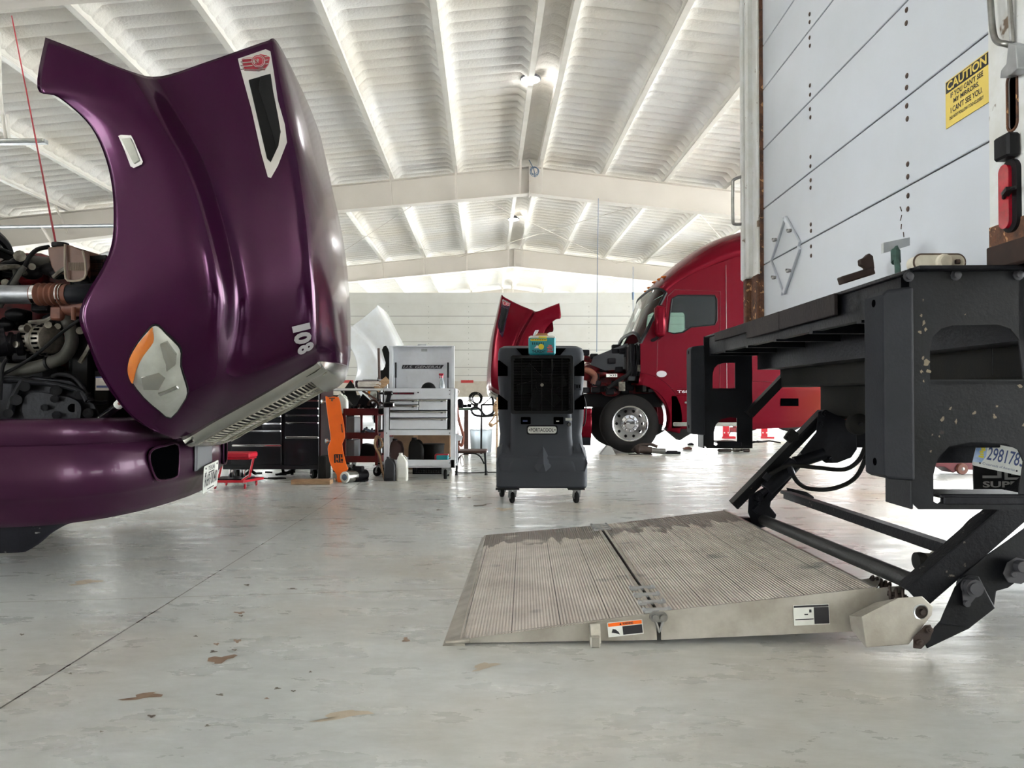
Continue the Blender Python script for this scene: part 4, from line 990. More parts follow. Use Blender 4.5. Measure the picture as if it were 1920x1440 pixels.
# steering box / frame casting
fr_poly=[(-60,715),(35,712),(60,705),(130,712),(165,735),(185,770),(192,796),(-60,800)]
b=B(); b.prism(fr_poly,[],lambda u,v,t:P(u,v,t),3.92,4.15); cast=pe('frame_casting',b,'black_iron',bev=.012)
b=B(); b.prism(smooth_poly([(45,748),(58,737),(80,736),(130,745),(150,757),(152,775),(140,788),(60,791),(42,775)],3),[],lambda u,v,t:P(u,v,t),3.89,3.93)
b.tube([P(-20,714,3.9),P(40,712,3.9),P(60,717,3.9),P(100,720,3.9),P(150,733,3.88),P(165,752,3.86)],.016,8,4); b.tube([P(46,713,3.9),P(35,730,3.9),P(25,750,3.9),P(18,775,3.9)],.02,8,4)
obj('cover_plate',b,'black_iron',cast,smooth=True,bev=.004)
b=B()
for x,y,r_ in ((102,748,.014),(83,764,.012),(105,778,.014),(46,725,.018),(105,732,.02),(149,739,.02),(30,750,.02),(15,775,.016),(165,775,.018),(60,790,.01)): b.cyl(P(x,y,3.86),P(x,y,3.92),r_,n=6); b.cyl(P(x,y,3.875),P(x,y,3.92),r_*1.4,n=14)
obj('bolt',b,'black_iron',cast,smooth=True)
b=B(); b.cyl(P(136,765,3.885),P(136,765,3.9),.022,n=20); obj('drain_hole',b,'dark_hole',cast)
b=B(); b.tube([P(98,706,3.95),P(112,702,3.95),P(135,706,3.93),P(152,722,3.9),P(163,742,3.88),P(172,752,3.88),P(185,755,3.92),P(200,754,3.95)],.011,8,4); b.tube([P(30,705,3.95),P(60,712,3.93),P(98,708,3.95)],.008,8,4)
for k in range(4): b.cyl(P(163+k*2,738+k*4,3.87),P(164+k*2,740.5+k*4,3.87),.017,n=12)
pe('brake_line',b,'black')
b=B(); b.box(P(188,0,4.0).x,P(216,0,4.0).x,3.99,4.2,P(0,790,4).z,P(0,710,4).z,.006); tb=pe('washer_box',b,'rubber')
b=B(); b.box(P(189,0,3.98).x,P(213,0,3.98).x,3.983,3.99,P(0,732,3.98).z,P(0,709,3.98).z); pe('box_label',b,'paper',tb)
b=B(); b.box(P(189,0,3.98).x,P(210,0,3.98).x,3.98,3.983,P(0,709,3.98).z,P(0,706,3.98).z); b.box(P(191,0,3.98).x,P(212,0,3.98).x,3.98,3.983,P(0,727,3.98).z,P(0,723,3.98).z); pe('label_print',b,'ink_blue',tb)
b=B(); b.cyl(P(186,788,3.8),P(229,754,3.72),.021,.019,n=16); b.cyl(P(172,797,3.82),P(186,788,3.8),.01,n=10); b.ball(P(188,783,3.78),.012); st_=pe('hood_strut',b,'black_gloss')
b=B(); b.cyl(P(221,760,3.735),P(233,749,3.71),.0225,.0225,n=16); obj('strut_tag',b,'plate_white',st_,smooth=True)
b=B(); b.cyl(P(223,757.5,3.70),P(227,754,3.695),.008,n=6); obj('tag_print',b,'boot',st_)
b=B(); b.prism([(-30,455),(60,490),(50,505),(-30,480)],[],lambda u,v,t:P(u,v,t),4.35,5.2); b.beam(P(-30,455,4.3),P(62,492,4.3),.02,.025); pe('air_cleaner',b,'black',bev=.01)
# ---------------- red truck (faces left)
rtk,rhood=make_tractor('semi_truck','red sleeper-cab highway truck with hood tipped forward and engine showing','truck','red','red',1,graphic='red_graphic',plate=False)
RL=V((.42,14.0,0)); RM=Mx.Translation(RL)@Mx.Rotation(pi,4,'Z'); place(rtk,RL,pi)
for o in bpy.data.objects:
    q=o
    while q.parent: q=q.parent
    if q==rtk and o!=rtk: MW[o.name]=RM
re=lambda n,b,m,par=rtk,**k: obj(n,b,m,par,smooth=True,**k)
b=B(); b.box(1.35,2.6,13.6,14.5,.95,1.62,.05)
for x,y in ((1112,690),(1128,700),(1150,690),(1165,705),(1100,705),(1180,715),(1125,725),(1145,735)): b.ball(P(x,y,13.4),.12,1.4,.8,.7,10,6)
b.tube([P(1095,672,13.4),P(1120,678,13.4),P(1140,690,13.4)],.06,10,4)
e2=re('engine',b,'engine_red')
b=B(); b.tube([P(1080,692,13.2),P(1103,695,13.2),P(1115,705,13.2),P(1112,720,13.2)],.055,12,4); re('charge_hose',b,'boot',e2)
b=B(); b.tube([P(1140,728,13),P(1165,710,13),P(1180,700,13),P(1184,680,13),P(1183,645,13)],.035,10,5); re('heater_hose',b,'black',e2)
b=B()
for q in range(26):
    p=P(rnd.uniform(1095,1205),rnd.uniform(650,745),13.1+rnd.uniform(0,.3)); b.box(p.x-.07,p.x+.07,p.y,p.y+.12,p.z-.05,p.z+.05,.015)
for q in range(10):
    x=rnd.uniform(1185,1204); b.tube([P(x,645,13),P(x+rnd.uniform(-5,5),675,12.95),P(x+rnd.uniform(-6,6),705,13)],.016,6,3)
re('engine_bracket',b,'engine_dark',e2)
b=B(); b.box(P(1158,0,12.9).x,P(1169,0,12.9).x,12.88,13,P(0,733,12.9).z,P(0,716,12.9).z); b.box(P(1193,0,12.9).x,P(1208,0,12.9).x,12.9,13,P(0,696,12.9).z,P(0,684,12.9).z); re('fuse_box',b,'cast_alu',e2)
M=frm(P(1137,707,12.9),(1,0,0),(0,0,1)); b=B(M); b.box(0,.185,0,.055,-.02,0); re('engine_plate',b,'plate_white',e2)
b=text_b('X15',M@Mx.Translation((.05,.012,0)),.12,.032,.03,.003); re('plate_lettering',b,'ink',e2)
b=B(); b.box(-.0,.01,0,.01,0,.01)
b=B(); M=frm(V((P(1270,737,12.78).x,12.8,P(0,737,12.8).z)),(1,0,0),(0,0,1)); text_b('T680',M,.26,.05,.02,.012,b=b); re('model_lettering',b,'silver_num')
M=frm(P(1508,686,12.8),(1,0,0),(0,0,1)); b=text_b('VIN KJ220154',M,.36,.035,.0,.012); re('vin_lettering',b,'silver_num')
b=B(); p=P(1556,686,12.8); b.box(p.x-.045,p.x+.045,12.79,12.82,p.z-.04,p.z+.05); re('warning_sticker',b,'stool_red')
# ---------------- white truck far left
wt,whood=make_tractor('semi_truck','white truck with tipped hood, half hidden behind the purple truck','truck','white_paint','white_paint',-1,plate=False)
WL=V((-2.85,16.35,0)); WM=Mx.Translation(WL)@Mx.Rotation(R(2),4,'Z'); place(wt,WL,R(2))
piv=V((-.15,0,.75)); A=R(15)   # tipped a little further open
def tilt(o,a):
    M=Mx.Translation(piv)@Mx.Rotation(a,4,'Y')@Mx.Translation(-piv); o.matrix_local=M
tilt(whood,-A)

for o in list(bpy.data.objects):
    if o.parent==whood and o.name.split('.')[0] in ('side_vent','vent_mesh','vent_slat','badge','badge_disc','badge_trim','marker_light','marker_lens'): bpy.data.objects.remove(o)
# ================================================================ BOX TRUCK WITH LIFT GATE (right)
RZ_=Mx.Rotation(R(-.97),4,'Z'); RX_=Mx.Rotation(R(.6),4,'X'); bl=RZ_@V((1.5,3.5,0))
bt=root('box_truck',bl,R(-.97),'white box truck backed in on the right, lift gate lowered to the floor','truck',rx=R(.6))
BX=Mx.Translation(bl)@RZ_@RX_@Mx.Translation((-1.5,-3.5,0)); BXi=BX.inverted()
def lray(px,py): return BXi@V((0,0,H)), BXi.to_3x3()@ray(px,py)
def LX(px,py,x): o,d=lray(px,py); return o+d*((x-o.x)/d.x)
def LY(px,py,y): o,d=lray(px,py); return o+d*((y-o.y)/d.y)
def Q(): return B(BX)
q=lambda n,b,m,par=bt,**k: obj(n,b,m,par,**k)
DX=1.475
ND=LX(1872,300,DX).y; FD=LX(1431,300,DX).y
dz=LX(1432,540,DX).z-.4
seams=[LX(1431,y,DX).z for y in (497,392,280,168,85)]; seams.append(seams[-1]+.3)
door=root('rear_door',BX@V((DX,3.6,1.27)),0); door.parent=bt; MW[door.name]=Mx.Translation(BX@V((DX,3.6,1.27))); door.matrix_parent_inverse=MW[bt.name].inverted()
zs=[1.24]+seams
b=Q()
b.box(DX+.012,DX+.05,ND-.02,FD+.02,1.24,zs[-1]); db_=obj('door_backing',b,'seam',door)
# door panels: one part each
for z0,z1 in zip(zs,zs[1:]):
    b=Q(); b.box(DX,DX+.03,ND,FD,z0+.003,z1-.003,.003); obj('door_panel',b,'van_white',door)
b0=Q(); p=None
riv=None
for pxr in (1520,1702):
    yy=LX(pxr,300,DX).y
    for z in seams[:-1]:
        for dz_ in (-.085,-.04,.035,.08):
            if riv is None:
                rb=B(); rb.lathe((0,0,0),(-1,0,0),[(.0105,-.004),(.0105,.002),(.006,.005),(0,.0055)],10)
                riv=obj('rivet',rb,'rust_bit',door,smooth=True,local=True); o=riv
            else: o=riv.copy(); COL.objects.link(o)
            w_=BX@V((DX,yy+rnd.uniform(-.003,.003),z+dz_+rnd.uniform(-.006,.006))); o.location=MW[door.name].inverted()@w_; o.parent=door
# box body shell
b=Q(); BZ=4.05
b.box(1.56,8.6,2.2,2.24,1.264,BZ); b.box(1.56,8.6,4.88,4.92,1.264,BZ); b.box(1.5,8.6,2.2,4.92,BZ-.04,BZ); b.box(8.56,8.6,2.2,4.92,1.264,BZ); b.box(1.6,8.6,2.24,4.88,1.264,1.3)
b.box(1.51,1.56,ND-.02,FD+.02,zs[-1]-.01,BZ-.02)
q('cargo_box',b,'van_white')
# far post with gutter and rust
b=Q(); b.box(1.44,1.6,FD+.012,4.93,1.62,BZ,.006); b.box(1.405,1.45,4.80,4.85,1.62,BZ,.008); b.box(1.405,1.45,4.915,4.96,1.62,BZ,.01); fp=q('door_post',b,'post_white')
b=Q(); b.box(1.435,1.6,FD+.005,4.93,1.2,1.63,.006); b.box(1.40,1.44,4.83,4.88,1.24,1.62,.006); q('post_foot',b,'rust',fp)
b=Q(); b.box(1.455,1.50,FD-.002,FD+.014,1.24,BZ); q('post_seal',b,'rust',fp)
b=Q(); b.tube([LX(x,y,1.36) if 0 else V((1.405,4.97,z)) for x,y,z in ()] or [V((1.41,4.93,2.30)),V((1.37,4.97,2.29)),V((1.365,4.98,2.25)),V((1.365,4.98,2.04)),V((1.37,4.97,2.0)),V((1.41,4.93,1.99))],.011,8,3); q('grab_handle',b,'steel',fp,smooth=True)
# near post
NP0,NP1=2.2,ND-.012
b=Q(); 
def fy(u,v,t): return V((1.44+t,u,v))
slot=[(p_[0],p_[1]) for p_ in rr2(.042,.165,.02,5,LX(1899,191,1.44).y,LX(1899,191,1.44).z)]
b.prism([(NP0-.12,1.264),(NP1,1.264),(NP1,BZ),(NP0-.12,BZ)],[slot],fy,0,.004); b.box(1.444,1.6,NP1-.004,NP1,1.264,BZ); b.box(1.444,1.6,NP0-.12,NP0-.116,1.264,BZ)
npst=q('door_post',b,'post_white')
b=Q(); b.box(1.50,1.51,NP0-.1,NP1-.01,1.25,BZ-.1); q('post_cavity',b,'dark_hole',npst)
b=Q(); c_=LX(1899,191,1.44); b.tube([V((1.438,c_.y+dx,c_.z+dy)) for dx,dy in rr2(.046,.17,.022,5)]+[V((1.438,c_.y+.023,c_.z+.063))],.004,6,0); q('slot_rim',b,'rust',npst,smooth=True)
c_=LX(1899,277,1.44); b=Q(); b.box(1.40,1.438,c_.y-.04,c_.y+.03,c_.z-.035,c_.z+.035,.006); q('latch_box',b,'black',npst)
c_=LX(1899,368,1.44); b=Q(); b.prism(rr2(.072,.215,.035,8,c_.y-.004,c_.z),[],fy,-.014,0); tl=q('tail_light',b,'black',npst,bev=.005)
b=Q(); b.prism(rr2(.048,.19,.023,8,c_.y+.006,c_.z),[],fy,-.024,-.008); q('red_lens',b,'lamp_red',tl,smooth=True,bev=.008,seg=3)
b=Q(); b.tube([V((1.41,c_.y-.06,c_.z+.01)),V((1.40,c_.y-.03,c_.z+.005)),V((1.414,c_.y+.0,c_.z-.005))],.006,6,3); b.beam((1.40,c_.y-.05,c_.z+.01),(1.405,c_.y-.02,c_.z),.02,.012); q('wire_clip',b,'black',tl,smooth=True)
zr=LX(1899,425,1.44).z; z2=LX(1899,452,1.44).z
b=Q(); b.box(1.436,1.441,NP0-.1,NP1-.001,z2,zr+.02); q('rust_patch',b,'rust',npst)
b=Q(); b.box(1.428,1.46,NP0-.12,NP1+.002,1.263,z2,.003); q('sill_plate',b,'deck_brown',npst)
# latch rod at the top right
b=Q(); b.tube([LX(1855,-60,1.40),LX(1857,0,1.40),LX(1862,60,1.40),LX(1870,78,1.405),LX(1884,82,1.41),LX(1897,86,1.43)],.009,10,4); b.tube([LX(1889,-60,1.42),LX(1893,0,1.42),LX(1898,80,1.43)],.007,8,0)
lr=q('latch_rod',b,'steel',npst,smooth=True)
b=Q(); b.prism([(LX(x,y,1.40).y,LX(x,y,1.40).z) for x,y in ((1890,80),(1904,84),(1908,128),(1895,140),(1874,147),(1876,132),(1886,120))],[],lambda u,v,t:V((1.40+t,u,v)),0,.035); q('rod_bracket',b,'galv',lr,bev=.003)
b=Q(); b.tube([LX(1872,-60,1.45),LX(1872,462,1.45)],.0022,6,0); b.cyl(LX(1872,458,1.45),LX(1872,470,1.45),.005); b.cyl(LX(1874,478,1.44)-V((.01,0,0)),LX(1874,478,1.44)+V((.02,0,0)),.012,n=12); b.beam(LX(1873,480,1.44),LX(1880,462,1.45),.012,.01); q('door_cable',b,'steel',npst,smooth=True)
# caution sign
SX=DX-.004
TL,TR,BL,BR=[LX(x,y,SX) for x,y in ((1777,152),(1858,107),(1774,242),(1857,202))]
M=frm(BX@BL,BX.to_3x3()@V((0,-1,0)),V((0,0,1))); W_=BL.y-BR.y; Hh=(TL.z-BL.z)
b=B(M); b.box(0,W_,0,Hh,-.002,.001); sg=obj('caution_sign',b,'sign_yellow',door,label='yellow and black caution sign')
b=B(M); b.box(.004,W_-.004,Hh*.735,Hh-.004,.001,.002); obj('sign_header',b,'ink',sg)
b=text_b('CAUTION',M@Mx.Translation((W_*.05,Hh*.765,0)),W_*.9,Hh*.19,.028,.003); obj('sign_word',b,'sign_yellow',sg)
b=None
for s_,u0,w_,z_,h_ in (("IF YOU CAN'T SEE",.13,.74,.58,.115),("MY MIRRORS,",.2,.58,.425,.115),("I CAN'T SEE YOU.",.13,.72,.26,.125),("DO NOT FOLLOW TOO CLOSELY",.1,.78,.13,.07)):
    b=text_b(s_,M@Mx.Translation((W_*u0,Hh*z_,0)),W_*w_,Hh*h_,.02,.002,b=b)
obj('sign_text',b,'ink',sg)
# diamond placard holder
dp=[LX(x,y,DX) for x,y in ((1474,407),(1503,460),(1471,553),(1447,490))]
b=Q()
for i in range(4):
    a,c=dp[i],dp[(i+1)%4]; b.beam(V((DX-.008,a.y,a.z)).lerp(V((DX-.008,c.y,c.z)),.04),V((DX-.008,a.y,a.z)).lerp(V((DX-.008,c.y,c.z)),.96),.03,.016,(1,0,0))
ph=obj('placard_holder',b,'van_white',door,bev=.004)
b=Q()
for i in range(4):
    a,c=dp[i],dp[(i+1)%4]; m_=(V((DX-.02,a.y,a.z))+V((DX-.02,c.y,c.z)))/2; b.box(m_.x-.012,m_.x+.006,m_.y-.018,m_.y+.018,m_.z-.008,m_.z+.008,.003); b.cyl(m_+V((-.01,.03,.01)),m_+V((.01,.03,.01)),.007,n=8)
obj('placard_clip',b,'steel',ph)
# scratch and torn paint near the second rivet column
b=Q(); c_=LX(1692,410,DX)
for k in range(5): b.beam(V((DX-.002,c_.y+rnd.uniform(-.03,.03),c_.z+.05-.035*k)),V((DX-.002,c_.y+rnd.uniform(-.03,.03),c_.z+.03-.035*k)),.003,.002,(1,0,0))
obj('paint_tear',b,'rust_bit',door)
# ---- deck
ZD=1.262
dkp=[(1.165,2.26),(1.165,4.93),(1.5,4.93),(1.62,2.26)]
b=Q(); b.box(1.165,1.475,2.26,4.93,ZD-.012,ZD,.002); dk=q('rear_deck',b,'black_iron')
b=Q(); 
b.box(1.150,1.165,2.84,3.45,ZD-.085,ZD-.004,.002); b.box(1.148,1.165,3.45,3.95,ZD-.088,ZD-.004,.002); b.box(1.15,1.165,3.95,4.62,ZD-.055,ZD-.004,.002); q('deck_lip',b,'deck_edge',dk)
b=Q()
for y in (2.7,3.15,3.6,4.05,4.5,4.85): b.box(1.18,1.9,y-.02,y+.02,ZD-.13,ZD-.013)
b.box(1.18,1.22,2.4,4.85,ZD-.12,ZD-.013); b.box(1.48,1.62,2.3,4.85,ZD-.22,ZD-.013)
q('deck_crossmember',b,'black_iron',dk)
b=Q(); b.box(1.62,1.8,2.4,4.85,.93,1.14,.01); b.box(1.9,8.3,3.0,3.12,.85,1.12); b.box(1.9,8.3,4.0,4.12,.85,1.12); b.box(1.85,2.3,2.45,4.8,.74,.98,.02)
for x in (2.6,3.4,4.2,5.0,5.8,6.6,7.4): b.box(x,x+.08,2.3,4.85,1.05,1.15)
q('chassis',b,'rubber')
for x in (3.6,4.95,8.0):
    for yy,ax in ((2.28,(0,-1,0)),(4.85,(0,1,0))):
        b=Q();b2=Q(); wheel_parts(b,b2,(x,yy,.5),ax,.5); wh=q('wheel',b,'tire',smooth=True); q('rim',b2,'chrome_dull',wh,smooth=True)
# ---- step brackets
def bracket(y,x1,near):
    def f(u,v,t): return V((u,y+t,v))
    z0,z1=(.537,ZD-.002)
    up=smooth_poly([(1.22,1.0),(1.235,1.055),(1.29,1.083),(1.42,1.086),(1.475,1.06),(1.50,1.0),(1.505,.925),(1.22,.925)],1)
    up=[(1.215,.925),(1.215,1.02),(1.225,1.055),(1.25,1.078),(1.285,1.088),(1.42,1.09),(1.455,1.078),(1.48,1.045),(1.492,.925)]
    lo=[(1.222,.560),(1.235,.553),(1.245,.560),(1.245,.578),(1.475,.578),(1.49,.68),(1.475,.715),(1.44,.733),(1.33,.738),(1.27,.725),(1.235,.69),(1.222,.64)]
    if not near: up=[(min(u,1.36) if u>1.3 else u,v) for u,v in up]; lo=[(min(u,1.37) if u>1.3 else u,v) for u,v in lo]
    xx=1.62 if near else 1.47
    b=Q(); b.prism([(1.158,z0+.02),(1.178,z0),(xx,z0),(xx,z1),(1.158,z1)],[up,lo],f,0,.006)
    b.box(1.154,1.162,y,y+.16,z0,z1-.06,.002)
    st=q('step_bracket',b,'step_black',label='near black step bracket, paint chipped' if near else 'far black step bracket')
    b=Q(); b.box(1.215,1.50 if near else 1.365,y,y+.14,.905,.925,.004); b.box(1.24,1.50 if near else 1.37,y-.004,y+.12,.570,.583,.004); b.box(1.25,1.6 if near else 1.4,y-.006,y+.004,.552,.576,.003); q('step_tread',b,'black_iron',st)
    b=Q(); x0=1.072
    prof=[(x0,.64),(x0+.01,.628),(1.164,.622),(1.164,1.205),(x0+.012,1.195),(x0,1.18)]
    b.prism(prof,[],lambda u,v,t:V((u,y-.012+t,v)),0,.13); q('rubber_bumper',b,'bumper_rubber',st,bev=.014,seg=3)
    b=Q()
    for xx_ in ((1.152,1.293,1.478) if near else (1.3,)):
        b.lathe((xx_,y,1.246-(.012 if xx_<1.2 else .008)),(0,-1,0),[(.016,0),(.016,.004),(.010,.005),(.011,.015),(.005,.017),(0,.017)],10)
    q('bolt',b,'bolt',st,smooth=True)
    for z in (1.16,.675):
        b=Q(); b.cyl((x0-.001,y+.05,z),(x0+.004,y+.05,z),.012,n=12); q('bumper_hole',b,'dark_hole',st)
    if near:
        b=Q(); k=0
        for x_,z_,s_ in ((1.196,1.165,.5),(1.19,1.118,.6),(1.197,1.095,1),(1.203,1.075,.7),(1.186,1.068,.9),(1.195,.99,.8),(1.205,.975,1.2),(1.21,.95,1),(1.19,.95,.8),(1.195,.92,.6),(1.275,.84,1),(1.25,.805,1.2),(1.29,.80,.9),(1.345,.825,.9),(1.405,.815,1),(1.412,.845,.6),(1.22,.76,.5),(1.24,.755,.4),(1.215,.71,.5),(1.49,.79,.9),(1.48,.905,1.3),(1.32,1.12,.4)):
            n_=9; e1=rnd.uniform(.4,1); an=rnd.uniform(-.8,.8); pts=[]
            for i in range(n_):
                r_=.0085*s_*rnd.uniform(.45,1.25); u_=r_*cos(2*pi*i/n_)*e1; v_=r_*sin(2*pi*i/n_); pts.append((x_+u_*cos(an)-v_*sin(an),z_+u_*sin(an)+v_*cos(an)))
            b.add([V((u,y-.0008,v)) for u,v in pts],[tuple(range(n_))])
        q('chipped_paint',b,'stain_tan',st,kind='stuff')
    return st
sb1=bracket(2.30,1.56,True)
sb2=bracket(4.93,1.45,False)
b=Q(); b.beam(LY(1404,777,4.86),LY(1520,657,4.86),.075,.05); b.box(LY(1482,0,4.8).x,LY(1545,0,4.8).x,4.75,4.9,LY(0,668,4.8).z,LY(0,640,4.8).z,.01); q('diagonal_brace',b,'black',sb2)
# stuff lying on / fixed to the deck
b=Q(); c_=LY(1762,475,2.36)
b.prism(rr2(.155,.048,.023,8,c_.x,ZD+.0265),[],lambda u,v,t:V((u,2.36+t,v)),0,.05)
ol=obj('oval_lamp',b,'lamp_back',bev=.005,smooth=True,label='loose oval lamp lying on its side on the black rear deck, back showing',cat='lamp')
b=Q(); b.lathe((c_.x+.012,2.36,ZD+.026),(0,-1,0),[(.026,0),(.024,.01),(.018,.012),(.018,.016),(0,.016)],18); obj('lamp_socket',b,'lamp_back',ol,smooth=True)
b=Q(); b.tube([V((c_.x+dx,2.362,ZD+.026+dz_)) for dx,dz_ in rr2(.157,.05,.024,8)]+[V((c_.x+.0785,2.362,ZD+.026))],.0032,6,0); b.box(c_.x+.045,c_.x+.06,2.352,2.362,ZD+.02,ZD+.034,.002); obj('lamp_gasket',b,'rust_bit',ol,smooth=True)
b=Q(); b.prism([(LY(x,y,2.75).x,LY(x,y,2.75).z) for x,y in ((1657,455),(1706,445),(1706,460),(1690,465),(1657,474))],[],lambda u,v,t:V((u,2.75+t,v)),0,.02); gb=q('latch_hook',b,'galv',dk)
b=Q(); b.tube([LY(1680,462,2.76),LY(1678,478,2.74),LY(1683,500,2.7),V((LY(1683,500,2.7).x,2.7,ZD-.01))],.010,8,3); b.cyl(LY(1679,470,2.745),LY(1680,492,2.72),.016,n=8); q('hook_bracket',b,'green_old',gb,smooth=True)
b=Q(); b.prism([(LY(x,y,3.0).x,LY(x,y,3.0).z) for x,y in ((1613,486),(1622,482),(1630,474),(1638,480),(1641,504),(1628,510),(1622,500),(1614,496))],[],lambda u,v,t:V((u,3.0+t,v)),0,.03); b.beam(LY(1575,527,3.0),LY(1635,508,3.0),.05,.03); q('ramp_latch',b,'deck_brown',dk,bev=.005)
# ---------------- lift gate (under the truck, world coordinates)
g=lambda n,b,m,par,**k: obj(n,b,m,par,**k)
NY,FY=2.67,4.74
def W3(px,py,d): return P(px,py,d)
Nh,Nr,Nhb,Nrb=P(1239,1149,NY),P(1640,1104,NY),P(1240,1200,NY),P(1600,1184,NY)
Fh,Fr=P(1126,984,FY),P(1358,957,FY)
b=B(); b.add([Nh,Nr,Fr,Fh,Nhb,Nrb,Fr-V((0,0,.14)),Fh-V((0,0,.06))],[(0,1,2,3)]); pf=g('lift_platform',b,'platform',bt)
b=B(); t_=V((0,.006,0)); e_=P(1700,1098,NY)
b.add([Nh,Nr,e_,P(1660,1181,NY),Nrb,Nhb]+[p+t_ for p in (Nh,Nr,e_,P(1660,1181,NY),Nrb,Nhb)],[(0,1,2,3,4,5),(11,10,9,8,7,6),(0,6,7,1),(1,7,8,2),(5,4,10,11)]); 
b.beam(Nh+V((0,.002,.001)),Nr+V((0,.002,.001)),.008,.008)
sw=g('side_rail',b,'alu',pf)
b=B(); f_=V((0,0,-.06)); b.add([Fh,Fr,Fr+V((0,0,-.14)),Fh+V((0,0,-.07))],[(0,1,2,3)]); b.add([Nr,Fr,Fr+V((0,0,-.13)),Nrb],[(0,1,2,3)]); b.beam(Nr,Fr,.012,.01); g('rear_rail',b,'alu_bright',pf)
# flip section
Tn,Tf=P(862,1204,NY-.02),P(909,1011,FY); Hn,Hf=P(1229,1151,NY),P(1119,985,FY)
Tn.z=.022; Tf.z=.022
b=B(); b.add([Tn,Hn,Hf,Tf],[(0,1,2,3)]); rp=g('ramp_section',b,'platform',pf)
b=B(); Hb=P(1232,1200,NY); Tb=P(876,1204,NY); Tb.z=.004; Tt=Tn.copy()
b.add([V((Tb.x,NY,.02)),Hn,Hb,V((Tb.x,NY,.004)),V((Tb.x,NY+.006,.02)),Hn+t_,Hb+t_,V((Tb.x,NY+.006,.004))],[(0,1,2,3),(7,6,5,4),(0,4,5,1),(3,2,6,7)]); b.beam(V((Tb.x,NY+.002,.021)),Hn+V((0,.002,.001)),.008,.006); g('ramp_side',b,'alu',rp)
b=B(); n0=P(830,1209,NY-.02); n0.z=.002; f0=P(903,1010,FY+.0); f0.z=.002
b.add([n0,V((Tn.x+.01,NY-.02,.024)),V((Tf.x+.006,FY,.024)),f0,V((n0.x,n0.y,0)),V((Tn.x+.02,NY-.02,.0)),V((Tf.x,FY,0)),V((f0.x,f0.y,0))],[(0,1,2,3),(0,4,5,1)]); b.cyl(V((n0.x+.01,NY-.022,.012)),V((Tn.x+.035,NY-.022,.02)),.009,n=10); g('ramp_tip',b,'alu_bright',rp)
# hinge line
b=B(); b.beam(Hn+V((-.004,0,-.004)),Hf+V((-.004,0,-.004)),.014,.02); b.beam(Nh+V((.002,0,-.004)),Fh+V((.002,0,-.004)),.014,.02); g('hinge_bar',b,'alu_bright',pf)
b=B(); b.add([Hn+V((0,0,-.012)),Nh+V((0,0,-.012)),Fh+V((0,0,-.012)),Hf+V((0,0,-.012))],[(0,1,2,3)]); g('hinge_gap',b,'dark_hole',pf)
for tt in (.012,.065,.12,.175,.90,.935,.97,.995):
    a=Hn.lerp(Hf,tt)+V((-.034,0,.004)); c=Nh.lerp(Fh,tt)+V((.034,0,.004)); b=B(); b.beam(a,c,.035,.010,(0,0,1)); b.cyl(a+V((.0,-.012,.003)),a+V((0,.012,.003)),.008,n=8); b.cyl(c+V((.0,-.012,.003)),c+V((0,.012,.003)),.008,n=8); g('hinge_link',b,'galv',pf)
b=B(); hc=(Hn+Nh)/2+V((0,-.008,-.01)); f2=lambda u,v,t:V((hc.x+u,hc.y+t,hc.z+v)); b.prism(rr2(.062,.034,.016,6),[],f2,-.006,.006); b.cyl(hc+V((-.014,-.02,0)),hc+V((-.014,0,0)),.012,n=14); b.cyl(hc+V((.014,-.02,0)),hc+V((.014,0,0)),.012,n=14); b.tube([hc+V((-.012,-.006,-.014)),hc+V((-.004,-.008,-.035)),hc+V((.0,-.008,-.05)),hc+V((.006,-.008,-.035)),hc+V((.014,-.006,-.014))],.0045,8,3); g('hinge_end',b,'steel',pf,smooth=True)
b=B(); a=P(1116,1171,NY-.012); b.beam(P(1115,1170,NY-.012),V((a.x+.0,NY-.03,.012)),.034,.02); b.box(a.x-.02,a.x+.014,NY-.045,NY,.0,.04,.004); g('stop_foot',b,'alu_bright',rp)
def decal(x0,y0,x1,y1,x2,y2,x3,y3,d):
    """TL, TR, BR, BL pixels"""
    o=P(x3,y3,d); return frm(o,P(x2,y2,d)-o,P(x0,y0,d)-o),(P(x2,y2,d)-o).length,(P(x0,y0,d)-o).length
M,w_,h_=decal(1137,1168,1204,1162,1207,1188,1141,1195,NY-.002)
b=B(M); b.box(0,w_,0,h_,0,.001); wl=g('warning_label',b,'plate_white',rp)
b=B(M); b.box(.003,w_-.003,h_*.72,h_-.002,.001,.002); g('label_header',b,'orange',wl)
b=B(M); b.box(w_*.42,w_-.003,.004,h_*.66,.001,.002); b.prism([(.34*w_,.77*h_),(.40*w_,.77*h_),(.37*w_,.94*h_)],[],lambda u,v,t:V((u,v,t)),.002,.003); b.prism(smooth_poly([(.1*w_,.3*h_),(.14*w_,.55*h_),(.22*w_,.5*h_),(.3*w_,.3*h_),(.33*w_,.12*h_),(.2*w_,.25*h_)],1),[],lambda u,v,t:V((u,v,t)),.001,.002)
o0=text_b('WARNING',M@Mx.Translation((w_*.43,h_*.77,0)),w_*.3,h_*.16,.03,.003); n_=len(b.v); b.v+=o0.v; b.f+=[[n_+i for i in f] for f in o0.f]; b.m+=o0.m; g('label_print',b,'ink',wl)
M,w_,h_=decal(1487,1135,1554,1131,1556,1170,1489,1173,NY-.002)
b=B(M); b.box(0,w_,0,h_,0,.001); wl=g('instruction_label',b,'plate_white',sw)
b=B(M); b.box(w_*.57,w_-.002,.003,h_*.86,.001,.002); b.box(.002,w_-.002,h_*.88,h_-.002,.001,.002); b.box(w_*.04,w_*.55,h_*.27,h_*.31,.001,.002); b.box(w_*.3,w_*.4,h_*.5,h_*.56,.001,.002); b.box(w_*.44,w_*.5,h_*.62,h_*.76,.001,.002); g('label_print',b,'ink',wl)
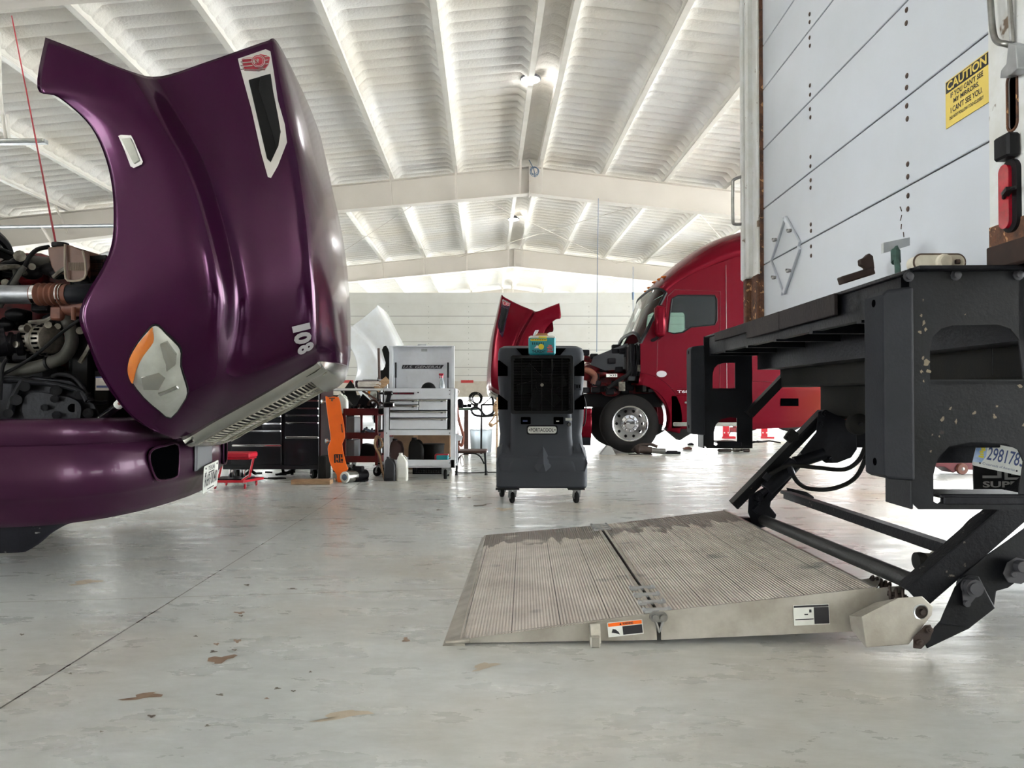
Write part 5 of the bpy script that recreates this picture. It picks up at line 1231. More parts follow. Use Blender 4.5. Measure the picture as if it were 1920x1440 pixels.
# near aluminium bracket
kn=lambda poly,d0,d1,b: b.prism([(x,y) for x,y in poly],[],lambda u,v,t:P(u,v,t),d0,d1)
hole=[(1726+14*cos(2*pi*i/18),1147+14*sin(2*pi*i/18)) for i in range(18)]
b=B(); b.prism([(1615,1156),(1684,1121),(1729,1118),(1749,1137),(1747,1153),(1704,1208),(1624,1214)],[hole],lambda u,v,t:P(u,v,t),2.56,2.575); 
b.add([P(1592,1154,2.64),P(1615,1157,2.57),P(1624,1214,2.57),P(1596,1180,2.64)],[(0,1,2,3)]); b.add([P(1592,1154,2.64),P(1615,1157,2.565),P(1684,1121,2.565),P(1640,1130,2.66)],[(0,1,2,3)])
br=g('pivot_bracket',b,'alu',pf,bev=.002)
b=B(); c_=P(1726,1147,2.57); b.ring(c_-V((0,.004,0)),(0,1,0),.027,.006,24,8); g('weld_ring',b,'galv',br,smooth=True)
b=B(); b.cyl(c_+V((0,-.003,0)),c_+V((0,.1,0)),.024,n=20); b.cyl(c_+V((.004,-.012,0)),c_+V((.004,0,0)),.010,n=10); g('pivot_pin',b,'grease',br,smooth=True)
b=B(); kn(smooth_poly([(1712,1196),(1733,1172),(1745,1171),(1749,1182),(1744,1200),(1727,1217),(1712,1215)],1),2.55,2.565,b)
for x,y in ((1741,1180),(1723,1204)): c_=P(x,y,2.55); b.cyl(c_-V((0,.012,0)),c_,.011,n=14); b.cyl(c_-V((0,.016,0)),c_,.006,n=8)
g('link_plate',b,'grease',br,bev=.002)
# springs
for (x0,y0,x1,y1,d,r_,n_) in ((1632,1088,1672,1104,2.85,.018,5),(1664,1112,1700,1120,2.66,.022,3)):
    a,c=P(x0,y0,d),P(x1,y1,d-.03); ax=(c-a); x_,y_,z_=basis(ax); m_=n_*14
    b=B(); b.tube([a+ax*(i/m_)+x_*(r_*cos(2*pi*i/14))+y_*(r_*sin(2*pi*i/14)) for i in range(m_+1)],.005,6,0); b.cyl(a,c,.009,n=8); g('torsion_spring',b,'grease',br,smooth=True)
b=B(); b.add([P(1606,1088,2.9),P(1650,1080,2.95),P(1652,1083,2.86),P(1640,1104,2.7)],[(0,1,2,3)]); g('flange_plate',b,'alu_bright',br,solid=.006)
# cross tubes
b=B(); b.cyl(P(1424,972,4.52),P(1725,1097,2.66),.031,n=24); tb=g('torsion_tube',b,'tube_grey',bt,smooth=True)
b=B(); b.beam(P(1470,922,4.5),P(1800,1030,2.75),.045,.018,(0,0,1)); b.beam(P(1470,922,4.5)+V((0,0,-.02)),P(1800,1030,2.75)+V((0,0,-.02)),.008,.04,(0,0,1)); g('cross_bar',b,'grime_steel',bt)
# arms: far one seen whole, near one leaves the frame
def arm(near):
    d=2.60 if near else 4.46
    if not near:
        up=[(1371,953),(1380,955),(1400,938),(1558,786),(1552,772),(1545,768),(1537,770),(1366,945)]
        b=B(); b.beam(P(1376,948,d),P(1546,776,d),.055,.035,(0,1,0)); b.beam(P(1372,942,d),P(1540,770,d),.012,.09,(0,1,0)); A_=g('lift_arm',b,'grime_steel',bt,label='far lift arm')
        b=B(); b.beam(P(1415,960,d-.03),P(1555,800,d-.03),.045,.06,(0,1,0)); kn([(1534,772),(1548,768),(1592,790),(1605,800),(1607,842),(1596,858),(1570,868),(1548,868),(1530,856),(1510,862),(1500,848),(1530,810)],d-.06,d+.02,b); g('arm_plate',b,'black_iron',A_,bev=.004)
        b=B()
        for x,y,r_ in ((1548,775,.02),(1543,795,.014),(1560,862,.018),(1425,933,.022),(1425,945,.014)): c_=P(x,y,d-.08); b.cyl(c_,c_+V((0,.06,0)),r_,n=14); b.cyl(c_-V((0,.008,0)),c_,r_*.5,n=8)
        g('pivot_pin',b,'black_iron',A_,smooth=True)
        b=B(); b.cyl(P(1437,918,d-.05),P(1490,868,d-.05),.042,n=20); b.cyl(P(1490,868,d-.05),P(1545,850,d-.05),.036,n=20); b.cyl(P(1428,926,d-.05),P(1440,915,d-.05),.018,n=12); g('hydraulic_cylinder',b,'black_iron',A_,smooth=True)
        b=B(); kn([(1404,930),(1430,915),(1448,925),(1444,950),(1456,965),(1450,985),(1425,990),(1412,985),(1402,960)],d-.02,d+.06,b); kn([(1474,914),(1512,922),(1527,932),(1524,938),(1480,934)],d-.0,d+.03,b); b.box(P(1340,0,d+.1).x,P(1404,0,d+.1).x,d+.05,d+.15,.10,.16,.02); g('pivot_bracket',b,'black_iron',A_,bev=.004)
        b=B(); b.beam(P(1476,826,d-.02),P(1490,808,d-.02),.05,.045,(0,1,0)); b.cyl(P(1476,822,d-.02),P(1494,816,d-.02),.03,n=14); g('rubber_stop',b,'rubber',A_,bev=.006)
        for pts in (((1438,896),(1450,886),(1480,873),(1534,877),(1583,880),(1611,862),(1624,832)),((1484,882),(1488,893),(1500,908),(1522,917),(1566,915),(1607,892),(1631,836))):
            b=B(); b.tube([P(x,y,d-.12) for x,y in pts],.0125,10,6); g('hydraulic_hose',b,'rubber',A_,smooth=True)
        b=B(); b.cyl(P(1434,899,d-.12),P(1442,889,d-.12),.018,n=10); b.cyl(P(1480,874,d-.12),P(1486,890,d-.12),.017,n=10); g('hose_fitting',b,'black_iron',A_,smooth=True)
    else:
        a,c=P(1716,1122,d),P(2150,745,d-.05)
        b=B(); b.beam(a,c,.085,.012,(0,1,0)); n_=(c-a).normalized(); s_=V((0,1,0)).cross(n_).normalized()
        k_=-1 if s_.z<0 else 1
        b.beam(a+s_*(k_*.04)+V((0,.03,0)),c+s_*(k_*.04)+V((0,.03,0)),.07,.010,s_); b.beam(a-s_*(k_*.04)+V((0,.03,0)),c-s_*(k_*.04)+V((0,.03,0)),.07,.010,s_)
        A_=g('lift_arm',b,'grime_steel',bt,label='near lift arm',bev=.002)
        b=B(); pl_=[(1738,1216),(1734,1208),(1751,1176),(1775,1150),(1800,1082),(1850,1040),(1890,1012),(1960,960),(2100,830),(2160,860),(1990,1030),(1890,1102),(1868,1108),(1864,1135),(1818,1178)]
        kn(pl_,d-.02,d-.005,b); kn([(1760,1170),(1768,1150),(1790,1100),(1812,1078),(1835,1080),(1850,1110),(1866,1140),(1820,1176)],d-.035,d-.018,b); g('arm_plate',b,'step_black',A_,bev=.003)
        b=B(); c_=P(1822,1101,d-.05); b.cyl(c_-V((0,.02,0)),c_+V((0,.04,0)),.029,n=24); b.cyl(c_-V((0,.026,0)),c_,.02,n=20); kn(smooth_poly([(1805,1090),(1822,1084),(1836,1094),(1836,1112),(1820,1132),(1812,1138),(1806,1132),(1804,1110)],1),d-.05,d-.035,b); c_=P(1811,1131,d-.05); b.cyl(c_-V((0,.012,0)),c_,.010,n=12); g('pivot_pin',b,'bolt',A_,smooth=True)
        b=B(); kn(smooth_poly([(1880,1075),(1888,1055),(1905,1045),(1935,1052),(1940,1080),(1915,1095),(1890,1092)],1),d-.06,d-.04,b); c_=P(1914,1062,d-.07); b.cyl(c_-V((0,.015,0)),c_+V((0,.03,0)),.02,n=14); c_=P(1900,1077,d-.065); b.cyl(c_-V((0,.006,0)),c_,.010,n=10); g('pivot_link',b,'bolt',A_,bev=.002)
        b=B(); b.cyl(P(1757,1052,d+.08),P(1733,1052,d+.08),.028,n=20); b.cyl(P(1775,1053,d+.08),P(1750,1052,d+.08),.034,n=20); b.tube([P(1738,1064,d+.08),P(1736,1080,d+.06)],.012,8,0); g('stop_arm',b,'cast_alu',A_,smooth=True)
        b=B(); b.lathe(P(1715,1052,d+.08),V((1,0,0)),[(.012,0),(.030,.004),(.032,.02),(.028,.035),(.0,.036)],20); g('rubber_stop',b,'rubber',A_,smooth=True)
        b=B(); b.tube([P(1812,1000,d+.1),P(1818,990,d+.1),P(1835,975,d+.1),P(1865,958,d+.1),P(1900,948,d+.1),P(1960,940,d+.1)],.02,10,4); b.lathe(P(1809,1003,d+.1),(P(1835,977,d+.1)-P(1809,1003,d+.1)),[(.014,0),(.024,.004),(.024,.018),(.02,.02),(.02,.03),(.023,.032),(.023,.045),(.018,.05)],14); g('hydraulic_hose',b,'grime_steel',A_,smooth=True)
    return A_
arm(False); arm(True)
b=B(); b.box(P(1556,0,4.5).x,P(1660,0,4.5).x+.6,4.42,4.6,P(0,838,4.5).z,P(0,792,4.5).z,.006); b.box(P(1628,0,4.4).x,P(1640,0,4.4).x,4.36,4.6,P(0,842,4.4).z,P(0,786,4.4).z,.004); g('mounting_tube',b,'black_iron',bt)
c_=P(1608,795,4.1)
b=B(); b.lathe(c_+V((0,-.03,0)),(0,1,0),[(.02,-.004),(.045,0),(.056,.008),(.058,.02),(.058,.05),(.05,.06),(.02,.062)],28); rl=g('guide_roller',b,'rubber',bt,smooth=True)
b=B(); b.cyl(c_+V((0,-.04,0)),c_+V((0,.04,0)),.014,n=12); b.beam(c_+V((.0,.02,-.005)),c_+V((.5,.02,.01)),.05,.03,(0,1,0)); g('roller_arm',b,'black',rl,bev=.004)
# licence plate hung under the chassis, mud flap
M=frm(P(1822,872,4.55),P(1895,888,4.36)-P(1822,872,4.55),P(1826,826,4.56)-P(1822,872,4.55)); W_,H_=.30,.15
b=B(M); b.prism(rr2(W_,H_,.012,4,W_/2,H_/2),[],lambda u,v,t:V((u,v,t)),-.002,.001); pl=g('license_plate',b,'plate_white',bt,label='white and blue licence plate 2981783')
b=text_b('2981783',M@Mx.Translation((.075,.05,0)),.205,.078,.012,.003); text_b('Crossroads of America',M@Mx.Translation((.06,.018,0)),.18,.014,.0,.003,b=b); g('plate_lettering',b,'ink_blue',pl)
b=B(M); b.prism([(.0,.02),(.05,.025),(.07,.07),(.06,.148),(.01,.148),(.002,.12)],[],lambda u,v,t:V((u,v,t)),.001,.0015); g('plate_wash',b,'blue_wash',pl)
b=B(M)
for k in range(6): b.box(.028+.006*(k%2),.058-.004*(k%3),.055+.014*k,.067+.014*k,.0015,.0025)
g('plate_seal',b,'yellow',pl)
b=B(M); b.cyl((.045,.022,0),(.045,.022,.004),.005,n=8); b.cyl((.25,.022,0),(.25,.022,.004),.005,n=8); g('plate_screw',b,'ink',pl)
b=B(); y_=4.85; X0,X1=P(1812,0,y_).x,P(1812,0,y_).x+.62
b.box(X0,X1,y_,y_+.012,P(0,945,y_).z,P(0,850,y_).z); mf=g('mud_flap',b,'black',bt,label='black mud flap with grey lettering')
M=frm(P(1842,914,y_),(1,0,0),(0,0,1)); b=text_b('SUPR',M,.24,.040,.03,.004); g('flap_lettering',b,'rubber_grey',mf)
b=B(M); b.box(0,.12,.06,.076,.002,.006); b.box(.095,.12,.06,.12,.002,.006); b.box(.14,.16,.05,.13,.002,.006); b.box(.16,.27,.05,.064,.002,.006); b.box(.185,.28,.08,.096,.002,.006); g('flap_emblem',b,'rubber_grey',mf)
b=B(); b.box(P(1730,0,4.6).x,P(1840,0,4.6).x+.5,4.6,4.64,P(0,868,4.6).z,P(0,800,4.6).z,.004); b.box(P(1700,0,4.2).x,3.4,4.2,4.5,.95,1.1); g('underride_plate',b,'black_iron',bt)
b=B(); b.prism([(1860,640),(1882,639),(1878,668),(1868,703),(1861,703)],[],lambda u,v,t:P(u,v,t),2.62,2.64); g('splash_guard',b,'galv',bt)
# ================================================================ TOOLS AND EQUIPMENT IN THE MIDDLE
def bp_(b,x0,y0,x1,y1,d0,d1,bev=0):
    p=P(x0,y0,d0); r_=P(x1,y1,d0); b.box(min(p.x,r_.x),max(p.x,r_.x),d0,d1,max(0,min(p.z,r_.z)),max(p.z,r_.z),bev); return b
def rt_(name,px,py,label,cat,group=None,dd=0):
    g_=G(px,py); g_.y+=dd; return root(name,g_,0,label,cat,group), g_.y
def caster(par,px,py,d,r=.05,w=.03,yaw=0,wm='rubber',fm='galv',h=None):
    """wheel touching the floor; px of centre at depth d"""
    x=P(px,py,d).x; ax=V((cos(yaw),sin(yaw),0)); c=V((x,d,r)); b=B(); b.lathe(c-ax*w/2,ax,[(r*.3,0),(r*.9,0),(r,w*.2),(r,w*.8),(r*.9,w),(r*.3,w)],20); wh=obj('caster',b,wm,par,smooth=True)
    b=B(); b.cyl(c-ax*(w*.7),c+ax*(w*.7),r*.28,n=10); hh=h or r*2.35; sd=V((-ax.y,ax.x,0))
    for s in (-1,1): b.beam(c+ax*(s*w*.72),c+ax*(s*w*.72)+sd*(-r*.45)+V((0,0,hh-r-.004)),.006,r*.6,ax)
    b.box(x-r*.7-.0,x+r*.7,d-r*.9,d+r*.5,hh-.006,hh); obj('caster_fork',b,fm,wh); return wh
# ---------------- evaporative cooler
ck,cd_=rt_('evaporative_cooler',1016,935,'tall dark grey evaporative cooler on wheels standing in mid floor','cooler')
cd_=6.72; KX=cd_/F
def cz(py): return P(1016,py,cd_-.30).z
cx_=P(1016,900,cd_-.30).x
def ring(hw,y0,y1,z,r=.05,n=5): return [V((cx_+u,(cd_+(y0+y1)/2)+v,z)) for u,v in rr2(2*hw,y1-y0,min(r,hw*.9,(y1-y0)*.45),n)]
b=B(); q_=[(cz(915),.375,-.31,.33,.04),(cz(912),.385,-.32,.34,.05),(cz(868),.388,-.32,.34,.06),(cz(858),.385,-.31,.34,.06),(cz(840),.365,-.20,.34,.06),(cz(815),.355,-.16,.34,.06),(cz(790),.37,-.155,.34,.05),(cz(765),.375,-.155,.34,.05),(cz(745),.36,-.155,.34,.05),(cz(712),.375,-.155,.34,.05),(cz(690),.375,-.155,.34,.05),(cz(660),.375,-.155,.33,.06),(cz(650),.365,-.14,.31,.07),(cz(645),.33,-.09,.27,.08)]
b.loft([ring(hw,y0,y1,z,r_) for z,hw,y0,y1,r_ in q_]); body=obj('housing',b,'cooler',ck,smooth=35)
b=B() # central tower that flares down to the tank
t=[(cz(884),.30,-.325,-.1,.03),(cz(868),.29,-.33,-.1,.05),(cz(845),.275,-.26,-.1,.05),(cz(820),.265,-.24,-.1,.05),(cz(790),.262,-.235,-.1,.05),(cz(772),.262,-.235,-.1,.05)]
b.loft([ring(hw,y0,y1,z,r_) for z,hw,y0,y1,r_ in t]); obj('front_tower',b,'cooler',ck,smooth=35)
b=B()
for s in (-1,1):  # raised shoulders on the tank
    a=lambda u,v,w: V((cx_+s*u,cd_+v,w))
    vs=[a(.385,-.32,cz(868)),a(.24,-.325,cz(884)),a(.385,-.1,cz(842)),a(.33,-.22,cz(832)),a(.29,-.24,cz(836)),a(.20,-.325,cz(884)),a(.36,-.323,cz(884))]
    b.add(vs,[(6,0,3),(6,3,4),(6,4,5),(0,2,3),(3,2,4),(5,4,2)])
ap=V((cx_+.012,cd_-.262,cz(836))); b.add([ap,V((cx_-.075,cd_-.322,cz(872))),V((cx_-.035,cd_-.345,cz(884))),V((cx_+.03,cd_-.345,cz(884))),V((cx_+.09,cd_-.322,cz(872))),V((cx_+.012,cd_-.36,cz(868)))],[(0,1,5),(1,2,5),(2,3,5),(3,4,5),(0,5,4)])
obj('tank_shoulder',b,'cooler',ck)
b=B(); b.box(cx_-.15,cx_+.06,cd_-.331,cd_-.2,cz(882),cz(881.0)); 
b=B()
for s in (-1,1):
    for y0,y1 in ((674,704),(740,768)):
        b.prism([(cx_+s*.375,cz(y0)),(cx_+s*.36,cz(y0)),(cx_+s*.29,cz(y0+12)),(cx_+s*.29,cz(y1)),(cx_+s*.375,cz(y1))],[],lambda u,v,t:V((u,cd_-.165+t,v)),0,.05)
b.prism([(cx_-.215,cz(651)),(cx_+.215,cz(651)),(cx_+.155,cz(667)),(cx_-.155,cz(667))],[],lambda u,v,t:V((u,cd_-.165+t,v)),0,.05)
obj('side_recess',b,'dark_hole',body)
b=B(); f3=lambda u,v,t:V((cx_+u,cd_+t,v)); zc=(cz(667)+cz(776))/2; hh=cz(667)-cz(776)
b.prism(rr2(.525,hh,.02,4,0,zc),[rr2(.475,hh-.05,.015,4,0,zc)],f3,-.36,-.15); gr=obj('fan_grille',b,'black',ck,bev=.006)
b=B(); b.box(cx_-.24,cx_+.24,cd_-.17,cd_-.16,cz(774),cz(669)); obj('fan_cavity',b,'dark_hole',gr)
nn=34
b=B()
for i in range(nn): z=cz(774)+.01+(hh-.05)*i/nn; b.box(cx_-.24,cx_+.24,cd_-.345,cd_-.325,z,z+.0035)
for u in (-.17,-.085,0,.085,.17): b.box(cx_+u-.003,cx_+u+.003,cd_-.352,cd_-.335,cz(774),cz(669))
obj('grille_louvers',b,'black',gr)
b=B(); c_=V((cx_,cd_-.26,cz(722))); b.lathe(c_,(0,-1,0),[(.05,0),(.05,.03),(.012,.04),(.012,.1),(0,.1)],18)
for k in range(6):
    a=2*pi*k/6; b.beam(c_+V((.04*cos(a),0,.04*sin(a))),c_+V((.21*cos(a+.2),0,.21*sin(a+.2))),.10,.008,(.5*sin(a),1,-.5*cos(a)))
obj('fan_blade',b,'black',gr,smooth=True)
b=B(); b.cyl(c_+V((0,-.1,0)),c_+V((0,-.108,0)),.014,n=14); obj('fan_hub',b,'cast_alu',gr)
zN=(cz(800)+cz(813))/2; hN=cz(800)-cz(813)
b=B(); b.prism(rr2(.265,hN+.022,.018,4,.005,zN),[],f3,-.247,-.235); npb=obj('badge_bezel',b,'black',ck)
b=B(); b.prism(rr2(.245,hN,.02,5,.005,zN),[],f3,-.252,-.247); npl=obj('nameplate',b,'plate_white',ck)
M=frm(V((cx_+.005,cd_-.252,zN-.016)),(1,0,0),(0,0,1)); b=text_b('PORTACOOL',M,.195,.032,.015,.001,'CENTER')
b.M=None
for s in (-1,1): b.cyl(V((cx_+.005+s*.109,cd_-.2535,zN)),V((cx_+.005+s*.109,cd_-.252,zN)),.006,n=8)
obj('plate_lettering',b,'ink',npl)
b=B()
for s,u in ((-1,-.135),(1,.145)):
    b.prism(rr2(.085,.062,.008,3,u,cz(789)),[],f3,-.243,-.23)
obj('control_window',b,'dark_hole',ck)
b=B(); b.box(cx_-.16,cx_-.12,cd_-.245,cd_-.243,cz(791),cz(788)); obj('window_mark',b,'ink_blue',ck)
b=B(); b.box(cx_+.125,cx_+.15,cd_-.245,cd_-.243,cz(791),cz(789)); b.box(cx_+.205,cx_+.26,cd_-.238,cd_-.236,cz(789),cz(784)); obj('warning_strip',b,'plate_white',ck)
b=B(); b.lathe(V((cx_+.235,cd_-.235,cz(796))),(0,-1,0),[(.02,0),(.018,.006),(.014,.02),(0,.02)],8); obj('control_knob',b,'black_gloss',ck)
b=B(); b.box(cx_+.29,cx_+.35,cd_-.17,cd_-.155,cz(731),cz(718),.004); sw_=obj('switch_plate',b,'cooler',ck)
b=B(); b.box(cx_+.305,cx_+.315,cd_-.18,cd_-.17,cz(727),cz(721)); b.box(cx_+.325,cx_+.335,cd_-.18,cd_-.17,cz(727),cz(721)); obj('rocker_switch',b,'dark_hole',ck)
b=B(); b.tube([V((cx_+.36,cd_-.12,cz(733))),V((cx_+.39,cd_-.13,cz(760))),V((cx_+.385,cd_-.12,cz(790))),V((cx_+.37,cd_-.1,cz(800)))],.006,8,4); obj('power_cord',b,'black',ck,smooth=True)
b=B(); b.box(cx_-.39,cx_-.19,cd_-.33,cd_+.3,.115,.13); b.box(cx_+.22,cx_+.36,cd_-.33,cd_+.3,.115,.13); obj('wheel_bracket',b,'black',ck)
for px_,d_ in ((960,6.44),(1080,6.44),(941,6.85),(1083,6.98)): caster(ck,px_,935,d_,.048,.03,R(15))
# carton on top
yb=cz(667)+.006; ct=root('drink_carton',(cx_+.0,cd_-.27,yb),0,'teal drink carton with yellow sun standing on the grey evaporative cooler','carton')
xa,xb=P(991,0,cd_-.33).x,P(1041,0,cd_-.33).x; zt=P(0,631,cd_-.33).z
b=B(); b.box(xa,xb,cd_-.33,cd_-.20,yb,zt,.012); obj('box',b,'teal',ct)
b=B(); b.box(xa+.01,xb-.01,cd_-.325,cd_-.205,zt-.004,zt+.008,.01); b.box(xa,xb,cd_-.332,cd_-.32,zt-.012,zt,.004); obj('box_lid',b,'plate_white',ct)
b=B(); b.prism([(xa+.05,zt+.006),(xa+.175,zt+.006),(xa+.155,zt+.034),(xa+.075,zt+.034)],[],lambda u,v,t:V((u,cd_-.27+t,v)),0,.012); obj('handle',b,'skin_tan',ct)
f4=lambda u,v,t:V((u,cd_-.331-t,v))
b=B(); b.prism([(xa+.105+.024*cos(2*pi*i/24),yb+.068+.024*sin(2*pi*i/24)) for i in range(24)],[],f4,0,.0015); b.prism(rr2(.14,.018,.005,3,xa+.085,zt-.028),[],f4,0,.0015); b.prism(rr2(.07,.014,.005,3,xa+.118,zt-.006),[],f4,.001,.003); obj('sun_print',b,'yellow',ct)
b=B(); b.prism([(xa+.045,yb+.055),(xa+.085,yb+.055),(xa+.085,yb+.07),(xa+.07,yb+.082),(xa+.055,yb+.064)],[],f4,.0,.001); obj('cloud_print',b,'plate_white',ct)
b=text_b('THURSDAY',frm(V((xa+.028,cd_-.332,yb+.016)),(1,0,0),(0,0,1)),.115,.024,.03,.001)
obj('carton_lettering',b,'hose_navy',ct); b=B()
for k in range(9): b.box(xa+.024+.0145*k,xa+.033+.0145*k,cd_-.3335,cd_-.332,zt-.032,zt-.024)
for k in range(7): b.box(xa+.03+.015*k,xa+.036+.015*k,cd_-.332,cd_-.331,yb+.085,yb+.105)
obj('carton_pattern',b,'hose_navy',ct)
b=B()
for k,(w__,) in enumerate(((.052,),(.036,),(.05,),(.03,))): b.box(xb-.048-w__/2,xb-.048+w__/2,cd_-.3325,cd_-.331,yb+.02+.017*k,yb+.033+.017*k)
obj('flavour_print',b,'badge_red',ct)
# ---------------- white tool cart
tc_,td=rt_('tool_cart',787,897,'white rolling tool cart with its lid up, between red cart and chair','tool cart')
td=8.42; dB=td+.42
b=B(); bp_(b,720,728,729,877,td,td+.04); bp_(b,845,728,854,877,td,td+.04)
for x in (720,846): p=P(x,728,td); b.box(p.x,p.x+.045,dB-.03,dB,.12,P(0,822,td).z)
bp_(b,721,728,853,748.5,td+.004,td+.02); bp_(b,729,806,845,816,td+.004,td+.02); 
p0,p1=P(721,728,td),P(853,816,td); b.box(p0.x,p0.x+.01,td,dB,p1.z,p0.z); b.box(p1.x-.01,p1.x,td,dB,p1.z,p0.z); b.box(p0.x,p1.x,dB-.01,dB,p1.z,p0.z); b.box(p0.x,p1.x,td+.01,dB,p1.z,p1.z+.01); b.box(p0.x,p1.x,td+.03,dB,p0.z-.10,p0.z-.09)
p2,p3=P(722,862,td),P(852,877,td); b.box(p2.x,p3.x,td,td+.012,p3.z,p2.z); b.box(p2.x,p3.x,dB-.012,dB,p3.z,p2.z); b.box(p2.x,p3.x,td,dB,p3.z+.01,p3.z+.02)
obj('frame',b,'cart_white',tc_,bev=.002)
for x0,y0,x1,y1 in ((731,749.5,784,758.5),(731,760,784,769),(785.5,749.5,838,769),(731,771,838,783),(731,784.5,838,805)):
    b=B(); bp_(b,x0,y0,x1,y1,td-.002,td+.3,.003); dw=obj('drawer',b,'cart_white',tc_)
    b=B(); bp_(b,x0,y0-.2,x1,y0+2.6,td-.022,td,.004); obj('drawer_pull',b,'chrome_dull',dw)
    b=B(); bp_(b,x1-12,y0+2.5,x1-8,y0+4,td-.024,td-.02); obj('drawer_label',b,'ink',dw)
b=B(); bp_(b,730,648,852,728,dB-.03,dB+.02,.004); bp_(b,731,649,735,727,dB-.12,dB-.03); bp_(b,847,649,851,727,dB-.12,dB-.03); bp_(b,731,648.5,851,650,dB-.1,dB); lid=obj('lid',b,'cart_white',tc_)
b=B(); bp_(b,783,645,800,649,dB-.01,dB+.01,.004); obj('lid_handle',b,'galv',lid)
b=B(); bp_(b,790,654,801,659,dB-.034,dB-.028); obj('lid_label',b,'galv',lid)
M=frm(P(753,691.5,dB-.032),(1,0,0),(0,0,1)); b=B(M); W_=P(831,0,dB).x-P(753,0,dB).x; b.prism([(0,0),(W_-.03,0),(W_,.045),(.012,.045)],[],lambda u,v,t:V((u,v,t)),0,.001); lb=obj('logo_panel',b,'ink',lid)
b=text_b('U.S. GENERAL',M@Mx.Translation((.02,.008,0)),W_-.05,.028,.01,.002,shear=.35); obj('logo_lettering',b,'silver_num',lb)
M=frm(P(735,739.5,td+.003),(1,0,0),(0,0,1)); b=B(M); W_=P(776,0,td).x-P(735,0,td).x; b.box(0,W_,0,.022,0,.002); lb=obj('logo_panel',b,'ink',tc_)
b=text_b('U.S. GENERAL',M@Mx.Translation((.01,.004,0)),W_-.02,.013,.01,.003,shear=.35); obj('logo_lettering',b,'badge_red',lb)
b=B(); c_=P(784,736,td); b.cyl(c_+V((0,-.006,0)),c_+V((0,.01,0)),.009,n=12); obj('lock',b,'bolt',tc_)
for x in (742,840): 
    b=B(); b.cyl(P(x,680,dB-.09),P(x,708,dB-.13),.011,n=10); b.cyl(P(x,708,dB-.13),P(x,730,dB-.16),.005,n=8); obj('gas_strut',b,'black',lid,smooth=True)
b=B()
for x,y in ((843,732),(843,739),(725,812),(843,812),(725,861),(843,860),(843,868)): c_=P(x,y,td-.001); b.cyl(c_,c_+V((0,-.003,0)),.006,n=8)
obj('frame_bolts',b,'ink',tc_)
b=B(); b.prism([(853,812),(868,818),(866,825),(853,828)],[],lambda u,v,t:P(u,v,td+t),.02,.3); obj('side_handle',b,'cart_white',tc_,bev=.004)
for x,d_ in ((835,td+.05),(735,td+.05),(735,dB-.05),(839,dB-.05)): caster(tc_,x,895,d_,.055,.035,R(5))
# things on / around the cart
def thing1(name,b,m,label,cat,smooth=True,group=None,**k): return obj(name,b,m,None,smooth=smooth,label=label,cat=cat,group=group,**k)
ztop=P(0,728,td).z
cpx=P(801,724,td+.16); ct_z=ztop-.088
r0=root('baseball_cap',(cpx.x,td+.2,ct_z),0,'black and white baseball cap lying inside the open white tool cart','cap')
b=B(); b.grid([[V((cpx.x+.01+.085*cos(t)*cos(u),td+.2+.085*sin(t)*cos(u),ct_z+.075+.085*sin(u))) for t in [2*pi*i/20 for i in range(21)]] for u in [R(a_) for a_ in (-25,0,15,30,45,60,75,90)]]); b.box(cpx.x-.06,cpx.x+.08,td+.12,td+.28,ct_z,ct_z+.06,.01); obj('crown',b,'mesh_black',r0,smooth=True)
b=B(); b.grid([[V((cpx.x-.05-.09*(k/3),td+.2+.07*s*(1-k*.12),ct_z+.05+.035*(1-s*s))) for s in (-1,-.5,0,.5,1)] for k in range(4)]); obj('brim',b,'plate_white',r0,smooth=True,solid=.006)
s_=P(828.5,728,td+.2); z_=ztop-.088
r0=root('spray_bottle',(s_.x,td+.2,z_),0,'clear spray bottle with a red trigger standing in the white tool cart','bottle')
b=B(); b.lathe((s_.x,td+.2,z_),(0,0,1),[(.03,0),(.034,.01),(.034,.12),(.028,.16),(.014,.2),(.014,.215)],18); obj('bottle',b,'clear_plastic',r0,smooth=True)
b=B(); b.cyl((s_.x,td+.2,z_+.21),(s_.x,td+.2,z_+.235),.016,n=14); b.box(s_.x-.035,s_.x+.02,td+.185,td+.215,z_+.235,z_+.262,.006); b.beam((s_.x-.02,td+.2,z_+.235),(s_.x-.028,td+.2,z_+.205),.01,.008); obj('trigger_head',b,'badge_red',r0,smooth=True)
